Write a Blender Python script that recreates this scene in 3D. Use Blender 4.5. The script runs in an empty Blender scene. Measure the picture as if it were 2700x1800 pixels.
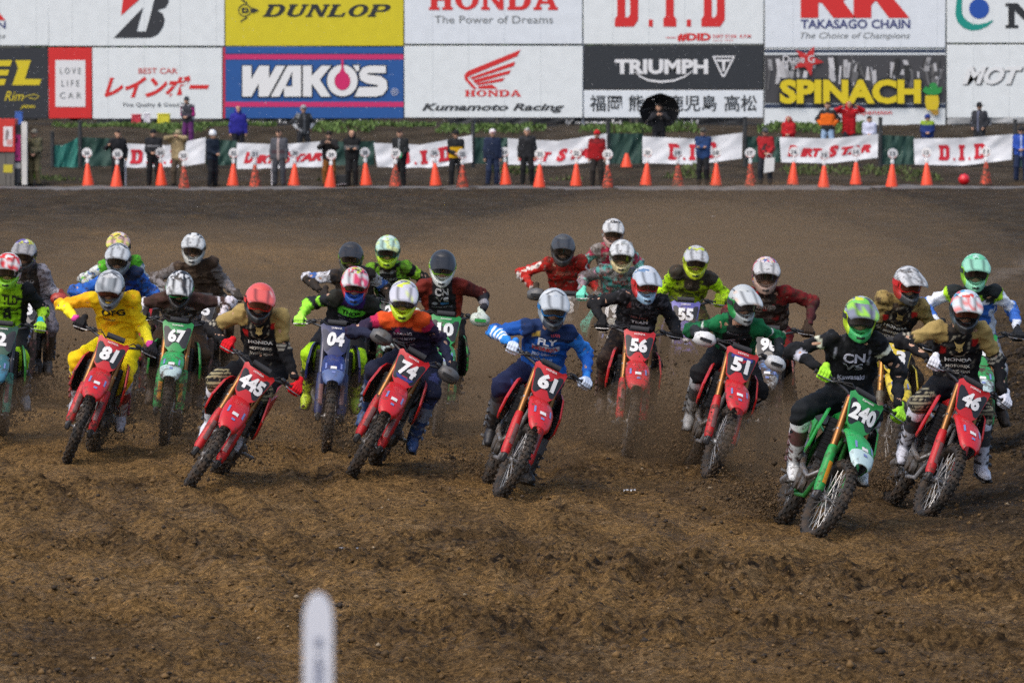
import bpy, math, random
import numpy as np
from mathutils import Vector, Matrix
from mathutils.bvhtree import BVHTree
R = math.radians
rnd = random.Random(7)
nrng = np.random.default_rng(11)
scene = bpy.context.scene
COL = scene.collection

# ------------------------------------------------------------------ camera, sky, sun
F, CX, CY, CAMH = 14000.0, 1350.0, 900.0, 3.48
PITCH = math.atan(715.0 / F)
cam_d = bpy.data.cameras.new('camera')
cam = bpy.data.objects.new('camera', cam_d)
COL.objects.link(cam)
cam.location = (0, 0, CAMH)
cam.rotation_euler = (R(90) - PITCH, 0, 0)
cam_d.sensor_width = 36
cam_d.lens = F / 2700 * 36
cam_d.clip_end = 5000
cam_d.dof.use_dof = True
cam_d.dof.focus_distance = 41.5
cam_d.dof.aperture_fstop = 7.0
scene.camera = cam

world = bpy.data.worlds.new('World')
scene.world = world
world.use_nodes = True
wn = world.node_tree
bg = wn.nodes['Background']
sky = wn.nodes.new('ShaderNodeTexSky')
sky.sky_type = 'NISHITA'
sky.sun_disc = False
SUN_EL, SUN_AZ = R(54), R(222)     # azimuth from +Y, clockwise: high on the left, a little behind the photographer
sky.sun_elevation = SUN_EL
sky.sun_rotation = SUN_AZ
sky.air_density = 1.0
sky.dust_density = 4.0
sky.ozone_density = 1.0
wn.links.new(sky.outputs[0], bg.inputs[0])
bg.inputs[1].default_value = 0.15
sun_d = bpy.data.lights.new('sun', 'SUN')
sun_d.energy = 0.6
sun_d.angle = R(50)
sun_d.color = (1.0, 0.97, 0.93)
sun = bpy.data.objects.new('sun', sun_d)
COL.objects.link(sun)
sdir = Vector((math.sin(SUN_AZ) * math.cos(SUN_EL), math.cos(SUN_AZ) * math.cos(SUN_EL), math.sin(SUN_EL)))
sun.rotation_euler = sdir.to_track_quat('Z', 'Y').to_euler()
scene.view_settings.view_transform = 'Standard'
scene.view_settings.look = 'None'
scene.view_settings.gamma = 1
scene.view_settings.exposure = 0.66
scene.cycles.use_denoising = False
scene.cycles.max_bounces = 6

# ------------------------------------------------------------------ helpers
def lin(h):
    if not isinstance(h, str):
        return tuple(h)
    h = h.lstrip('#')
    if len(h) == 3: h = ''.join(c * 2 for c in h)
    v = [int(h[i:i + 2], 16) / 255 for i in (0, 2, 4)]
    return tuple(c / 12.92 if c <= .04045 else ((c + .055) / 1.055) ** 2.4 for c in v)

CP, SP = math.cos(PITCH), math.sin(PITCH)
def P(px, py, Y):
    """the point at distance Y (metres ahead of the camera) seen at pixel px, py of the 2700 x 1800 photograph"""
    xc, yc = (px - CX) / F, -(py - CY) / F
    d = np.array((xc, CP + yc * SP, -SP + yc * CP))
    return np.array((0, 0, CAMH)) + d * (Y / d[1])
def G(px, py, z=0.0):
    xc, yc = (px - CX) / F, -(py - CY) / F
    d = np.array((xc, CP + yc * SP, -SP + yc * CP))
    return np.array((0, 0, CAMH)) + d * ((z - CAMH) / d[2])
def proj(p):
    q = np.asarray(p, float) - (0, 0, CAMH)
    dep = q[1] * CP - q[2] * SP
    up = q[1] * SP + q[2] * CP
    return CX + F * q[0] / dep, CY - F * up / dep

def nrm(v):
    v = np.asarray(v, float)
    return v / (np.linalg.norm(v) + 1e-9)

def hash3(i, j, k, seed):
    h = (i.astype(np.int64) * 374761393 + j.astype(np.int64) * 668265263 + k.astype(np.int64) * 2147483647 + seed * 974711) & 0xffffffff
    h = ((h ^ (h >> 13)) * 1274126177) & 0xffffffff
    h = ((h ^ (h >> 15)) * 2246822519) & 0xffffffff
    return ((h ^ (h >> 16)) & 0xffffff) / float(0xffffff)
def vnoise(p, seed=0):
    """value noise of points (N,3) or (N,2), 0..1"""
    p = np.asarray(p, float)
    if p.shape[1] == 2:
        i = np.floor(p).astype(np.int64); f = p - i; f = f * f * (3 - 2 * f)
        z = np.zeros(len(p), np.int64)
        g = lambda a, b: hash3(i[:, 0] + a, i[:, 1] + b, z, seed)
        u, v = f[:, 0], f[:, 1]
        return (g(0, 0) * (1 - u) + g(1, 0) * u) * (1 - v) + (g(0, 1) * (1 - u) + g(1, 1) * u) * v
    i = np.floor(p).astype(np.int64); f = p - i; f = f * f * (3 - 2 * f)
    g = lambda a, b, c: hash3(i[:, 0] + a, i[:, 1] + b, i[:, 2] + c, seed)
    u, v, w = f[:, 0], f[:, 1], f[:, 2]
    lo = (g(0, 0, 0) * (1 - u) + g(1, 0, 0) * u) * (1 - v) + (g(0, 1, 0) * (1 - u) + g(1, 1, 0) * u) * v
    hi = (g(0, 0, 1) * (1 - u) + g(1, 0, 1) * u) * (1 - v) + (g(0, 1, 1) * (1 - u) + g(1, 1, 1) * u) * v
    return lo * (1 - w) + hi * w
def sstep(a, b, x):
    t = np.clip((x - a) / (b - a), 0, 1)
    return t * t * (3 - 2 * t)

_mats = {}
MUD = (0.050, 0.032, 0.019)
def mat(col=None, rough=.6, metal=0., mud=0., bump=0., spec=.5, coat=0., vcol=False, bscale=60., var=0., name='paint'):
    col3 = lin(col) if col is not None else (0.5, .5, .5)
    key = (col3, rough, metal, mud, bump, spec, coat, vcol, bscale, var)
    if key in _mats:
        return _mats[key]
    m = bpy.data.materials.new(name)
    m.use_nodes = True
    nt = m.node_tree
    b = nt.nodes['Principled BSDF']
    b.inputs['Roughness'].default_value = rough
    b.inputs['Metallic'].default_value = metal
    b.inputs['Specular IOR Level'].default_value = spec
    if coat:
        b.inputs['Coat Weight'].default_value = coat
        b.inputs['Coat Roughness'].default_value = .15
    src = None
    if vcol:
        a = nt.nodes.new('ShaderNodeAttribute'); a.attribute_name = 'Col'
        src = a.outputs['Color']
    geo = nt.nodes.new('ShaderNodeNewGeometry')
    if var:
        n = nt.nodes.new('ShaderNodeTexNoise'); n.inputs['Scale'].default_value = 3.0; n.inputs['Detail'].default_value = 6
        nt.links.new(geo.outputs['Position'], n.inputs['Vector'])
        h = nt.nodes.new('ShaderNodeHueSaturation')
        mr = nt.nodes.new('ShaderNodeMapRange'); mr.inputs[1].default_value = .3; mr.inputs[2].default_value = .7
        mr.inputs[3].default_value = 1 - var; mr.inputs[4].default_value = 1 + var * .5
        nt.links.new(n.outputs['Fac'], mr.inputs[0]); nt.links.new(mr.outputs[0], h.inputs['Value'])
        if src: nt.links.new(src, h.inputs['Color'])
        else: h.inputs['Color'].default_value = (*col3, 1)
        src = h.outputs[0]
    if mud:
        n = nt.nodes.new('ShaderNodeTexNoise'); n.inputs['Scale'].default_value = 14 if not vcol else 24; n.inputs['Detail'].default_value = 8; n.inputs['Roughness'].default_value = .72
        nt.links.new(geo.outputs['Position'], n.inputs['Vector'])
        mr = nt.nodes.new('ShaderNodeMapRange')
        c = .74 - .48 * mud
        mr.inputs[1].default_value = c - .05; mr.inputs[2].default_value = c + .09
        nt.links.new(n.outputs['Fac'], mr.inputs[0])
        mx = nt.nodes.new('ShaderNodeMix'); mx.data_type = 'RGBA'
        nt.links.new(mr.outputs[0], mx.inputs[0])
        if src: nt.links.new(src, mx.inputs[6])
        else: mx.inputs[6].default_value = (*col3, 1)
        mx.inputs[7].default_value = (*MUD, 1)
        src = mx.outputs[2]
        rm = nt.nodes.new('ShaderNodeMix'); nt.links.new(mr.outputs[0], rm.inputs[0])
        rm.inputs[2].default_value = rough; rm.inputs[3].default_value = .8
        nt.links.new(rm.outputs[0], b.inputs['Roughness'])
        if metal:
            mm = nt.nodes.new('ShaderNodeMix'); nt.links.new(mr.outputs[0], mm.inputs[0])
            mm.inputs[2].default_value = metal; mm.inputs[3].default_value = 0
            nt.links.new(mm.outputs[0], b.inputs['Metallic'])
    if src: nt.links.new(src, b.inputs['Base Color'])
    else: b.inputs['Base Color'].default_value = (*col3, 1)
    if bump:
        n = nt.nodes.new('ShaderNodeTexNoise'); n.inputs['Scale'].default_value = bscale; n.inputs['Detail'].default_value = 5
        nt.links.new(geo.outputs['Position'], n.inputs['Vector'])
        bp = nt.nodes.new('ShaderNodeBump'); bp.inputs['Strength'].default_value = bump; bp.inputs['Distance'].default_value = .02
        nt.links.new(n.outputs['Fac'], bp.inputs['Height']); nt.links.new(bp.outputs[0], b.inputs['Normal'])
    _mats[key] = m
    return m

def tag(o, label=None, cat=None, group=None, kind=None):
    if label: o['label'] = label
    if cat: o['category'] = cat
    if group: o['group'] = group
    if kind: o['kind'] = kind
    return o
def empty(name, loc=(0, 0, 0), mw=None):
    o = bpy.data.objects.new(name, None)
    COL.objects.link(o)
    o.empty_display_size = .2
    if mw is not None: o.matrix_world = mw
    else: o.location = loc
    return o
def link(name, me, parent=None, loc=None):
    o = bpy.data.objects.new(name, me)
    COL.objects.link(o)
    if parent is not None: o.parent = parent
    if loc is not None: o.location = loc
    return o
def mesh(name, V, Fs, mats, midx=None, col=None, ang=40):
    me = bpy.data.meshes.new(name)
    V = np.asarray(V, float)
    me.from_pydata(V.tolist(), [], [tuple(int(i) for i in f) for f in Fs])
    if not isinstance(mats, (list, tuple)): mats = [mats]
    for m in mats: me.materials.append(m)
    if midx is not None:
        me.polygons.foreach_set('material_index', np.asarray(midx, np.int32))
    if col is not None:
        a = me.color_attributes.new('Col', 'FLOAT_COLOR', 'POINT')
        c = np.ones((len(V), 4), np.float32); c[:, :3] = col
        a.data.foreach_set('color', c.ravel())
    if ang:
        me.shade_smooth()
        if ang < 180: me.set_sharp_from_angle(angle=R(ang))
    me.update()
    return me

class MB:
    def __init__(self): self.v = []; self.f = []; self.m = []; self.n = 0
    def add(self, V, Fs, m=0):
        V = np.asarray(V, float).reshape(-1, 3)
        self.v.append(V)
        for f in Fs: self.f.append(tuple(i + self.n for i in f)); self.m.append(m)
        self.n += len(V)
        return self
    def tube(self, pts, r, n=8, m=0, caps=True, flat=1.0):
        pts = [np.asarray(p, float) for p in pts]
        rr = r if hasattr(r, '__len__') else [r] * len(pts)
        V = []; up = None
        for i, p in enumerate(pts):
            d = nrm(pts[min(i + 1, len(pts) - 1)] - pts[max(i - 1, 0)])
            if up is None:
                up = np.array((0, 0, 1.)) if abs(d[2]) < .9 else np.array((1., 0, 0))
            s = nrm(np.cross(d, up)); up = nrm(np.cross(s, d))
            for k in range(n):
                a = 2 * math.pi * k / n
                V.append(p + rr[i] * (math.cos(a) * s + flat * math.sin(a) * up))
        Fs = []
        for i in range(len(pts) - 1):
            for k in range(n):
                Fs.append((i * n + k, i * n + (k + 1) % n, (i + 1) * n + (k + 1) % n, (i + 1) * n + k))
        if caps:
            Fs.append(tuple(range(n))[::-1]); Fs.append(tuple((len(pts) - 1) * n + k for k in range(n)))
        return self.add(V, Fs, m)
    def box(self, c, s, m=0, M=None, bev=0.0):
        c = np.asarray(c, float); h = np.asarray(s, float) / 2
        b = min(bev, h.min() * .9) if bev else h.min() * .12
        V = []; idx = {}
        for sx in (-1, 1):
            for sy in (-1, 1):
                for sz in (-1, 1):
                    for ax in range(3):
                        q = np.array((sx, sy, sz)) * (h - b)
                        q[ax] = (sx, sy, sz)[ax] * h[ax]
                        idx[(sx, sy, sz, ax)] = len(V); V.append(q)
        Fs = []
        for ax in range(3):
            o = [a for a in range(3) if a != ax]
            for s_ in (-1, 1):
                q = []
                for (u, w) in ((-1, -1), (1, -1), (1, 1), (-1, 1)):
                    k = [0, 0, 0]; k[ax] = s_; k[o[0]] = u; k[o[1]] = w
                    q.append(idx[(*k, ax)])
                flip = (s_ < 0) ^ (ax == 1)
                Fs.append(q[::-1] if flip else q)
        for ax in range(3):
            o = [a for a in range(3) if a != ax]
            for u in (-1, 1):
                for w in (-1, 1):
                    k = [0, 0, 0]; k[o[0]] = u; k[o[1]] = w
                    k1 = list(k); k2 = list(k); k1[ax] = -1; k2[ax] = 1
                    q = [idx[(*k1, o[0])], idx[(*k1, o[1])], idx[(*k2, o[1])], idx[(*k2, o[0])]]
                    pv = [V[i] for i in q]
                    nn = np.cross(pv[1] - pv[0], pv[2] - pv[1])
                    Fs.append(q if nn.dot(sum(pv)) > 0 else q[::-1])
        for sx in (-1, 1):
            for sy in (-1, 1):
                for sz in (-1, 1):
                    q = [idx[(sx, sy, sz, a)] for a in range(3)]
                    pv = [V[i] for i in q]
                    nn = np.cross(pv[1] - pv[0], pv[2] - pv[1])
                    Fs.append(q if nn.dot(sum(pv)) > 0 else q[::-1])
        V = np.array(V)
        if M is not None: V = V @ np.asarray(M)[:3, :3].T
        return self.add(V + c, Fs, m)
    def loft(self, rings, m=0, caps=True, closed=True):
        n = len(rings[0]); V = [p for r in rings for p in r]; Fs = []
        for i in range(len(rings) - 1):
            for k in range(n if closed else n - 1):
                Fs.append((i * n + k, i * n + (k + 1) % n, (i + 1) * n + (k + 1) % n, (i + 1) * n + k))
        if caps and closed:
            Fs.append(tuple(range(n))[::-1]); Fs.append(tuple((len(rings) - 1) * n + k for k in range(n)))
        return self.add(V, Fs, m)
    def slab(self, poly, nv, th, m=0):
        poly = [np.asarray(p, float) for p in poly]; nv = nrm(nv); n = len(poly)
        cr = sum(np.cross(poly[i] - poly[0], poly[(i + 1) % n] - poly[0]) for i in range(1, n - 1))
        if cr.dot(nv) < 0: poly = poly[::-1]
        V = [p + nv * th / 2 for p in poly] + [p - nv * th / 2 for p in poly]
        Fs = [tuple(range(n)), tuple(range(2 * n - 1, n - 1, -1))]
        for k in range(n): Fs.append((k, n + k, n + (k + 1) % n, (k + 1) % n))
        return self.add(V, Fs, m)
    def lathe(self, prof, c=(0, 0, 0), n=32, m=0, closed=True):
        """profile [(radius, along)], turned about the y (lateral) axis"""
        k = len(prof); V = []; Fs = []; c = np.asarray(c, float)
        for i in range(n):
            a = 2 * math.pi * i / n
            for (r, y) in prof: V.append(c + np.array((r * math.cos(a), y, r * math.sin(a))))
        for i in range(n):
            j = (i + 1) % n
            for q in range(k if closed else k - 1):
                Fs.append((i * k + q, j * k + q, j * k + (q + 1) % k, i * k + (q + 1) % k))
        return self.add(V, Fs, m)
    def mirror(self):
        b = MB(); b.v = [v * (1, -1, 1) for v in self.v]; b.f = [f[::-1] for f in self.f]; b.m = list(self.m); b.n = self.n
        return b
    def me(self, name, mats, ang=40):
        return mesh(name, np.concatenate(self.v), self.f, mats, self.m, ang=ang)
    def build(self, name, mats, parent=None, ang=40):
        return link(name, self.me(name, mats, ang), parent)

# ---- flat shapes: text and polygons as filled meshes
_txt = {}
def text2d(s, bold=0.0, shear=0.0):
    key = (s, bold, shear)
    if key not in _txt:
        c = bpy.data.curves.new('t', 'FONT'); c.body = s; c.size = 1; c.offset = bold; c.shear = shear; c.resolution_u = 3
        o = bpy.data.objects.new('t', c); me = o.to_mesh()
        V = np.array([v.co[:2] for v in me.vertices]).reshape(-1, 2); Fs = [tuple(p.vertices) for p in me.polygons]
        o.to_mesh_clear(); bpy.data.objects.remove(o); bpy.data.curves.remove(c)
        _txt[key] = (V, Fs)
    return _txt[key]
def fill2d(polys, offset=0.0):
    c = bpy.data.curves.new('t', 'CURVE'); c.dimensions = '2D'; c.fill_mode = 'FRONT'; c.offset = offset
    for pts in polys:
        s = c.splines.new('POLY'); s.points.add(len(pts) - 1); s.use_cyclic_u = True
        for q, p in zip(s.points, pts): q.co = (p[0], p[1], 0, 1)
    o = bpy.data.objects.new('t', c); me = o.to_mesh()
    V = np.array([v.co[:2] for v in me.vertices]).reshape(-1, 2); Fs = [tuple(p.vertices) for p in me.polygons]
    o.to_mesh_clear(); bpy.data.objects.remove(o); bpy.data.curves.remove(c)
    return V, Fs
def fit(sh, x0, y0, x1, y1, flip=False):
    """stretch a flat shape to the box; y1 is its top"""
    V, Fs = sh
    lo, hi = V.min(0), V.max(0)
    W = (V - lo) / (hi - lo + 1e-9) * (np.array((x1, y1)) - (x0, y0)) + (x0, y0)
    return W, Fs
def ell(cx, cy, rx, ry, n=32, a0=0, a1=360):
    return [(cx + rx * math.cos(R(a0 + (a1 - a0) * i / n)), cy + ry * math.sin(R(a0 + (a1 - a0) * i / n))) for i in range(n + (0 if a1 - a0 == 360 else 1))]
SLAB = {
 'H': ([[(0,0),(4.4,0),(4.4,1.3),(3.5,1.3),(3.5,4.3),(6.5,4.3),(6.5,1.3),(5.6,1.3),(5.6,0),(10,0),(10,1.3),(9.2,1.3),(9.2,8.7),(10,8.7),(10,10),(5.6,10),(5.6,8.7),(6.5,8.7),(6.5,5.7),(3.5,5.7),(3.5,8.7),(4.4,8.7),(4.4,10),(0,10),(0,8.7),(.8,8.7),(.8,1.3),(0,1.3)]],10),
 'O': ([ell(5,5,5,5),ell(5,5,2.3,3.6)],10),
 'N': ([[(0,0),(3.6,0),(3.6,1.3),(2.6,1.3),(2.6,7),(7.4,0),(9.4,0),(9.4,8.7),(10,8.7),(10,10),(6.6,10),(6.6,8.7),(7.6,8.7),(7.6,3.6),(3.4,10),(0,10),(0,8.7),(.8,8.7),(.8,1.3),(0,1.3)]],10),
 'D': ([[(0,0),(6,0)]+ell(6,5,4,5,12,-90,90)+[(0,10),(0,8.7),(.8,8.7),(.8,1.3),(0,1.3)],[(3.4,1.6),(5.4,1.6)]+ell(5.4,5,1.8,3.4,10,-90,90)+[(3.4,8.4)]],10),
 'd': ([[(0,0),(7.6,0),(9.4,1.6),(9.4,8.4),(7.6,10),(0,10),(0,8.2),(1,7.4),(1,2.6),(0,1.8)],[(4.2,2.2),(5.4,2.2),(6.2,3),(6.2,7),(5.4,7.8),(4.2,7.8)]],9.4),
 'i': ([[(0,0),(5.2,0),(5.2,1.8),(4.2,2.6),(4.2,7.4),(5.2,8.2),(5.2,10),(0,10),(0,8.2),(1,7.4),(1,2.6),(0,1.8)]],5.2),
 'A': ([[(0,0),(3.6,0),(3.6,1.3),(2.7,1.3),(3.2,2.8),(6.6,2.8),(7,1.3),(6.2,1.3),(6.2,0),(10.3,0),(10.3,1.3),(9.6,1.3),(6.3,10),(3.9,10),(.8,1.3),(0,1.3)],[(3.7,4.2),(6.1,4.2),(4.95,7.6)]],10.3),
 'U': ([[(0,10),(0,8.7),(.8,8.7),(.8,3)]+ell(5,3,4.2,3,12,180,360)+[(9.2,8.7),(10,8.7),(10,10),(6.4,10),(6.4,8.7),(7.3,8.7),(7.3,3.4)]+ell(5.4,3.4,1.9,1.8,8,0,-180)+[(3.5,8.7),(4.4,8.7),(4.4,10)]],10),
 'L': ([[(0,0),(9,0),(9,3.4),(7.8,3.4),(7.4,1.5),(3.5,1.5),(3.5,8.7),(4.5,8.7),(4.5,10),(0,10),(0,8.7),(.8,8.7),(.8,1.3),(0,1.3)]],9),
 'P': ([[(0,0),(4.5,0),(4.5,1.3),(3.5,1.3),(3.5,4),(6.5,4)]+ell(6.5,7,3.5,3,10,-90,90)+[(0,10),(0,8.7),(.8,8.7),(.8,1.3),(0,1.3)],[(3.5,5.4),(5.8,5.4)]+ell(5.8,7,1.4,1.6,8,-90,90)+[(3.5,8.6)]],10),
 'R': ([[(0,0),(4,0),(4,3.6),(4.8,3.6),(7.4,0),(12.4,0),(9.6,4)]+[(11.2,5.4),(11.6,7.4),(10.8,9.2),(8.6,10),(0,10)],[(4,6.2),(6.6,6.2),(7.3,7),(6.6,7.8),(4,7.8)]],11.6),
 'K': ([[(0,0),(4,0),(4,3),(5,4.2),(8,0),(12.6,0),(7.6,6.4),(11.6,10),(6.6,10),(4,7),(4,10),(0,10)]],11.4),
 '.': ([[(0,0),(1.7,0),(1.7,1.7),(0,1.7)]],1.7),
}
def slabtext(s, gap=.8, shear=0.0):
    x = 0; polys = []
    for ch in s:
        pl, w = SLAB[ch]
        polys += [[(px + x + shear * py, py) for (px, py) in q] for q in pl]; x += w + gap
    return fill2d(polys)
def star2d(cx, cy, r, n=5, k=.42, rot=90):
    return [(cx + (r if i % 2 == 0 else r * k) * math.cos(R(rot + 180 * i / n)), cy + (r if i % 2 == 0 else r * k) * math.sin(R(rot + 180 * i / n))) for i in range(2 * n)]
def stroke2d(pts, w):
    """a flat band along a polyline"""
    pts = [np.asarray(p, float) for p in pts]; V = []; Fs = []
    for i, p in enumerate(pts):
        d = nrm(pts[min(i + 1, len(pts) - 1)] - pts[max(i - 1, 0)]); nn = np.array((-d[1], d[0]))
        ww = w[i] if hasattr(w, '__len__') else w
        V += [p - nn * ww / 2, p + nn * ww / 2]
    for i in range(len(pts) - 1): Fs.append((2 * i, 2 * i + 2, 2 * i + 3, 2 * i + 1))
    return np.array(V), Fs

# ---- smooth solids from tapered capsules: a distance field turned into a mesh
def capdist(Pt, c):
    a, b, r0, r1 = c[:4]
    d = b - a
    L = d.dot(d) + 1e-12
    t = np.clip((Pt - a) @ d / L, 0, 1)
    return np.sqrt((((Pt - a) - t[:, None] * d) ** 2).sum(1)) - (r0 + (r1 - r0) * t), t
def field(Pt, caps, k):
    D = None
    for c in caps:
        d, _ = capdist(Pt, c)
        if D is None: D = d
        else:
            h = np.clip(k - np.abs(D - d), 0, None) / k
            D = np.minimum(D, d) - h * h * k * .25
    return D
def surfnet(fun, lo, hi, h):
    lo = np.asarray(lo, float); n = np.ceil((np.asarray(hi) - lo) / h).astype(int) + 1
    ax = [lo[i] + h * np.arange(n[i]) for i in range(3)]
    X = np.stack(np.meshgrid(*ax, indexing='ij'), -1).reshape(-1, 3)
    D = fun(X).reshape(n)
    D[[0, -1]] = np.maximum(D[[0, -1]], 1e-3); D[:, [0, -1]] = np.maximum(D[:, [0, -1]], 1e-3); D[:, :, [0, -1]] = np.maximum(D[:, :, [0, -1]], 1e-3)
    s = D < 0
    m = n - 1
    cnt = np.zeros(m, int)
    sl = lambda o: tuple(slice(o[i], o[i] + m[i]) for i in range(3))
    for o in np.ndindex(2, 2, 2): cnt += s[sl(o)]
    act = (cnt > 0) & (cnt < 8)
    idx = -np.ones(m, int); idx[act] = np.arange(act.sum())
    acc = np.zeros((*m, 3)); w = np.zeros(m)
    for a in range(3):
        o2 = [i for i in range(3) if i != a]
        for u in (0, 1):
            for v in (0, 1):
                o = [0, 0, 0]; o[o2[0]] = u; o[o2[1]] = v; q = list(o); q[a] = 1
                A, B = D[sl(o)], D[sl(q)]
                cr = (A < 0) != (B < 0)
                t = np.where(cr, A / np.where(cr, A - B, 1), 0)
                pt = np.array(o, float)[None, None, None, :] * np.ones((*m, 1)); pt[..., a] += t
                acc += pt * cr[..., None]; w += cr
    ci = np.argwhere(act)
    V = lo + h * (ci + acc[act] / w[act][:, None])
    Q = []
    for a in range(3):
        o2 = [i for i in range(3) if i != a]
        A = [slice(1, -1)] * 3; A[a] = slice(0, n[a] - 1); B = list(A); B[a] = slice(1, n[a])
        s0, s1 = s[tuple(A)], s[tuple(B)]
        e = np.argwhere(s0 != s1)
        if not len(e): continue
        ins = s0[s0 != s1]
        e = e + 1; e[:, a] -= 1
        def cell(du, dv):
            c = e.copy(); c[:, o2[0]] += du; c[:, o2[1]] += dv
            return idx[c[:, 0], c[:, 1], c[:, 2]]
        q = np.stack([cell(-1, -1), cell(0, -1), cell(0, 0), cell(-1, 0)], 1)
        fl = ~ins if a != 1 else ins
        q[fl] = q[fl][:, ::-1]
        Q.append(q)
    return V, np.concatenate(Q)
def capmesh(caps, k, h, off=0.0, pad=.03, warp=None):
    caps = [(np.asarray(c[0], float), np.asarray(c[1], float)) + tuple(c[2:]) for c in caps]
    lo = np.min([np.minimum(c[0], c[1]) - max(c[2], c[3]) for c in caps], 0) - pad
    hi = np.max([np.maximum(c[0], c[1]) + max(c[2], c[3]) for c in caps], 0) + pad
    return surfnet(lambda X: field(X, caps, k) - off, lo, hi, h)
def nearest(V, caps):
    best = None
    for i, c in enumerate(caps):
        d, t = capdist(V, (np.asarray(c[0], float), np.asarray(c[1], float), c[2], c[3]))
        if best is None: best = d.copy(); ti = np.zeros(len(V), int); tt = t.copy()
        else:
            u = d < best; best[u] = d[u]; ti[u] = i; tt[u] = t[u]
    return ti, tt
def vnormals(V, Q):
    Q = np.asarray(Q)
    n = np.cross(V[Q[:, 2]] - V[Q[:, 0]], V[Q[:, 3]] - V[Q[:, 1]])
    N = np.zeros_like(V)
    for k in range(4): np.add.at(N, Q[:, k], n)
    return N / (np.linalg.norm(N, axis=1)[:, None] + 1e-9)
def ik(a, c, l1, l2, pole):
    a, c = np.asarray(a, float), np.asarray(c, float); d = c - a; L = np.linalg.norm(d)
    if L > (l1 + l2) * .995: s = L / ((l1 + l2) * .995); l1 *= s; l2 *= s
    u = d / L
    x = (l1 * l1 - l2 * l2 + L * L) / (2 * L); y = math.sqrt(max(l1 * l1 - x * x, 0))
    pv = np.asarray(pole, float) - a; pv = nrm(pv - u * pv.dot(u))
    return a + u * x + pv * y
# ------------------------------------------------------------------ ground
def gbase(x, y):
    x = np.asarray(x, float); y = np.asarray(y, float)
    z = 1.55 * sstep(27, 9, y)
    z = z + .10 * sstep(162, 164, y) + .36 * sstep(164, 167, y) + .2 * sstep(167, 171, y) + 1.0 * sstep(171, 177, y)
    return z
def seg_mask(p, a, b, w):
    a = np.array(G(*a)[:2]); b = np.array(G(*b)[:2]); d = b - a
    t = np.clip(((p - a) @ d) / d.dot(d), 0, 1); q = p - a - t[:, None] * d
    return np.exp(-(q ** 2).sum(1) / (w * w))
CHURN_SHADE = (((250, 1395), (1150, 1470), .8, .6), ((1100, 1440), (2000, 1480), .9, .9), ((2000, 1480), (2750, 1500), 1.3, .9), ((1200, 1610), (2750, 1720), .9, .7), ((-50, 1290), (700, 1330), .7, .5), ((1450, 1230), (1750, 1215), .6, .9), ((780, 1245), (1260, 1255), .5, .6), ((1350, 1330), (1500, 1420), .4, .5))  # churned bands; those under the bikes are dark soil plus painted-in shade
def churn_shade(p):
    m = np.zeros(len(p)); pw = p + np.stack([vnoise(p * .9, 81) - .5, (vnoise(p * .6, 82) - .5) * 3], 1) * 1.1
    for a, b, w, k in CHURN_SHADE: m = np.maximum(m, k * seg_mask(pw, a, b, w))
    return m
def grough(x, y):
    """relief of the churned dirt"""
    p = np.stack([x, y], 1)
    far = sstep(75, 120, y)
    rb = sstep(3.2, 4.4, x - (y - 42) * .045 + (vnoise(p * .6, 5) - .5) * 1.2) * sstep(30, 38, y) * (1 - sstep(60, 90, y))
    fore = sstep(41, 34, y + (vnoise(p * .7, 9) - .5) * 4)
    z = (vnoise(p * (.35, .35), 1) - .5) * .08
    q = np.stack([(x + .13 * y) * 2.2, y * .22], 1)      # ruts that run towards the photographer, slightly slanting
    z += (vnoise(q, 2) - .5) * .048 * (.6 + .5 * fore)
    q = np.stack([(x - .05 * y) * 5.0, y * .35], 1)
    z += (vnoise(q, 12) - .5) * .022
    for k, (sx, cx_) in enumerate(((.10, -3.1), (.03, -1.2), (-.02, .3), (-.06, 1.6), (-.09, 2.7), (.16, -4.2), (.07, -2.2))):   # wheel ruts
        u = x - (cx_ * (y / 42) - sx * (y - 40) + .25 * np.sin(y * .21 + k)) 
        z += (-.032 * np.exp(-(u / .10) ** 2) + .022 * np.exp(-((np.abs(u) - .22) / .09) ** 2)) * sstep(30, 34, y) * (1 - sstep(90, 120, y)) * (.5 + vnoise(np.stack([x * 0 + k * 3.3, y * .35], 1), 18))
    z += (vnoise(p * 1.1, 13) - .5) * .09 * sstep(60, 90, y) * (1 - .3 * sstep(150, 160, y))
    z += (vnoise(p * 2.3, 3) - .5) * (.035 + .06 * rb + .03 * fore) * (1 - .2 * far)
    patch = .25 * sstep(.4, .7, vnoise(p * .9, 14)) + 1.25 * churn_shade(p)           # churned patches between smoother, packed ones
    c = 1 - np.abs(2 * vnoise(p * 5.3 + 3, 4) - 1)
    z += np.clip(c - .45, 0, 1) * (.026 + .07 * rb + .030 * fore) * (1 - .7 * far) * (.3 + patch)
    c = vnoise(p * 12.5, 6); c2 = vnoise(p * 21 + 5, 16)
    z += np.clip(c - .5, 0, 1) * (.042 + .09 * rb + .02 * fore) * (1 - far) * (.3 + patch)
    z += np.clip(c2 - .55, 0, 1) * (.070 + .035 * fore + .06 * rb) * (1 - far) * (.45 + patch)
    z += (vnoise(p * 24, 7) - .5) * (.016 + .010 * fore) * (1 - far)
    z += (vnoise(p * 44, 17) - .5) * .014 * (1 - far)
    z += rb * .12 + .22 * sstep(4.0, 5.2, x - (y - 42) * .05) * sstep(37, 42, y) * (1 - sstep(60, 70, y))
    return z - .045
def gh(x, y):
    x = np.atleast_1d(np.asarray(x, float)); y = np.atleast_1d(np.asarray(y, float))
    return float((gbase(x, y) + grough(x, y))[0])

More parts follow.
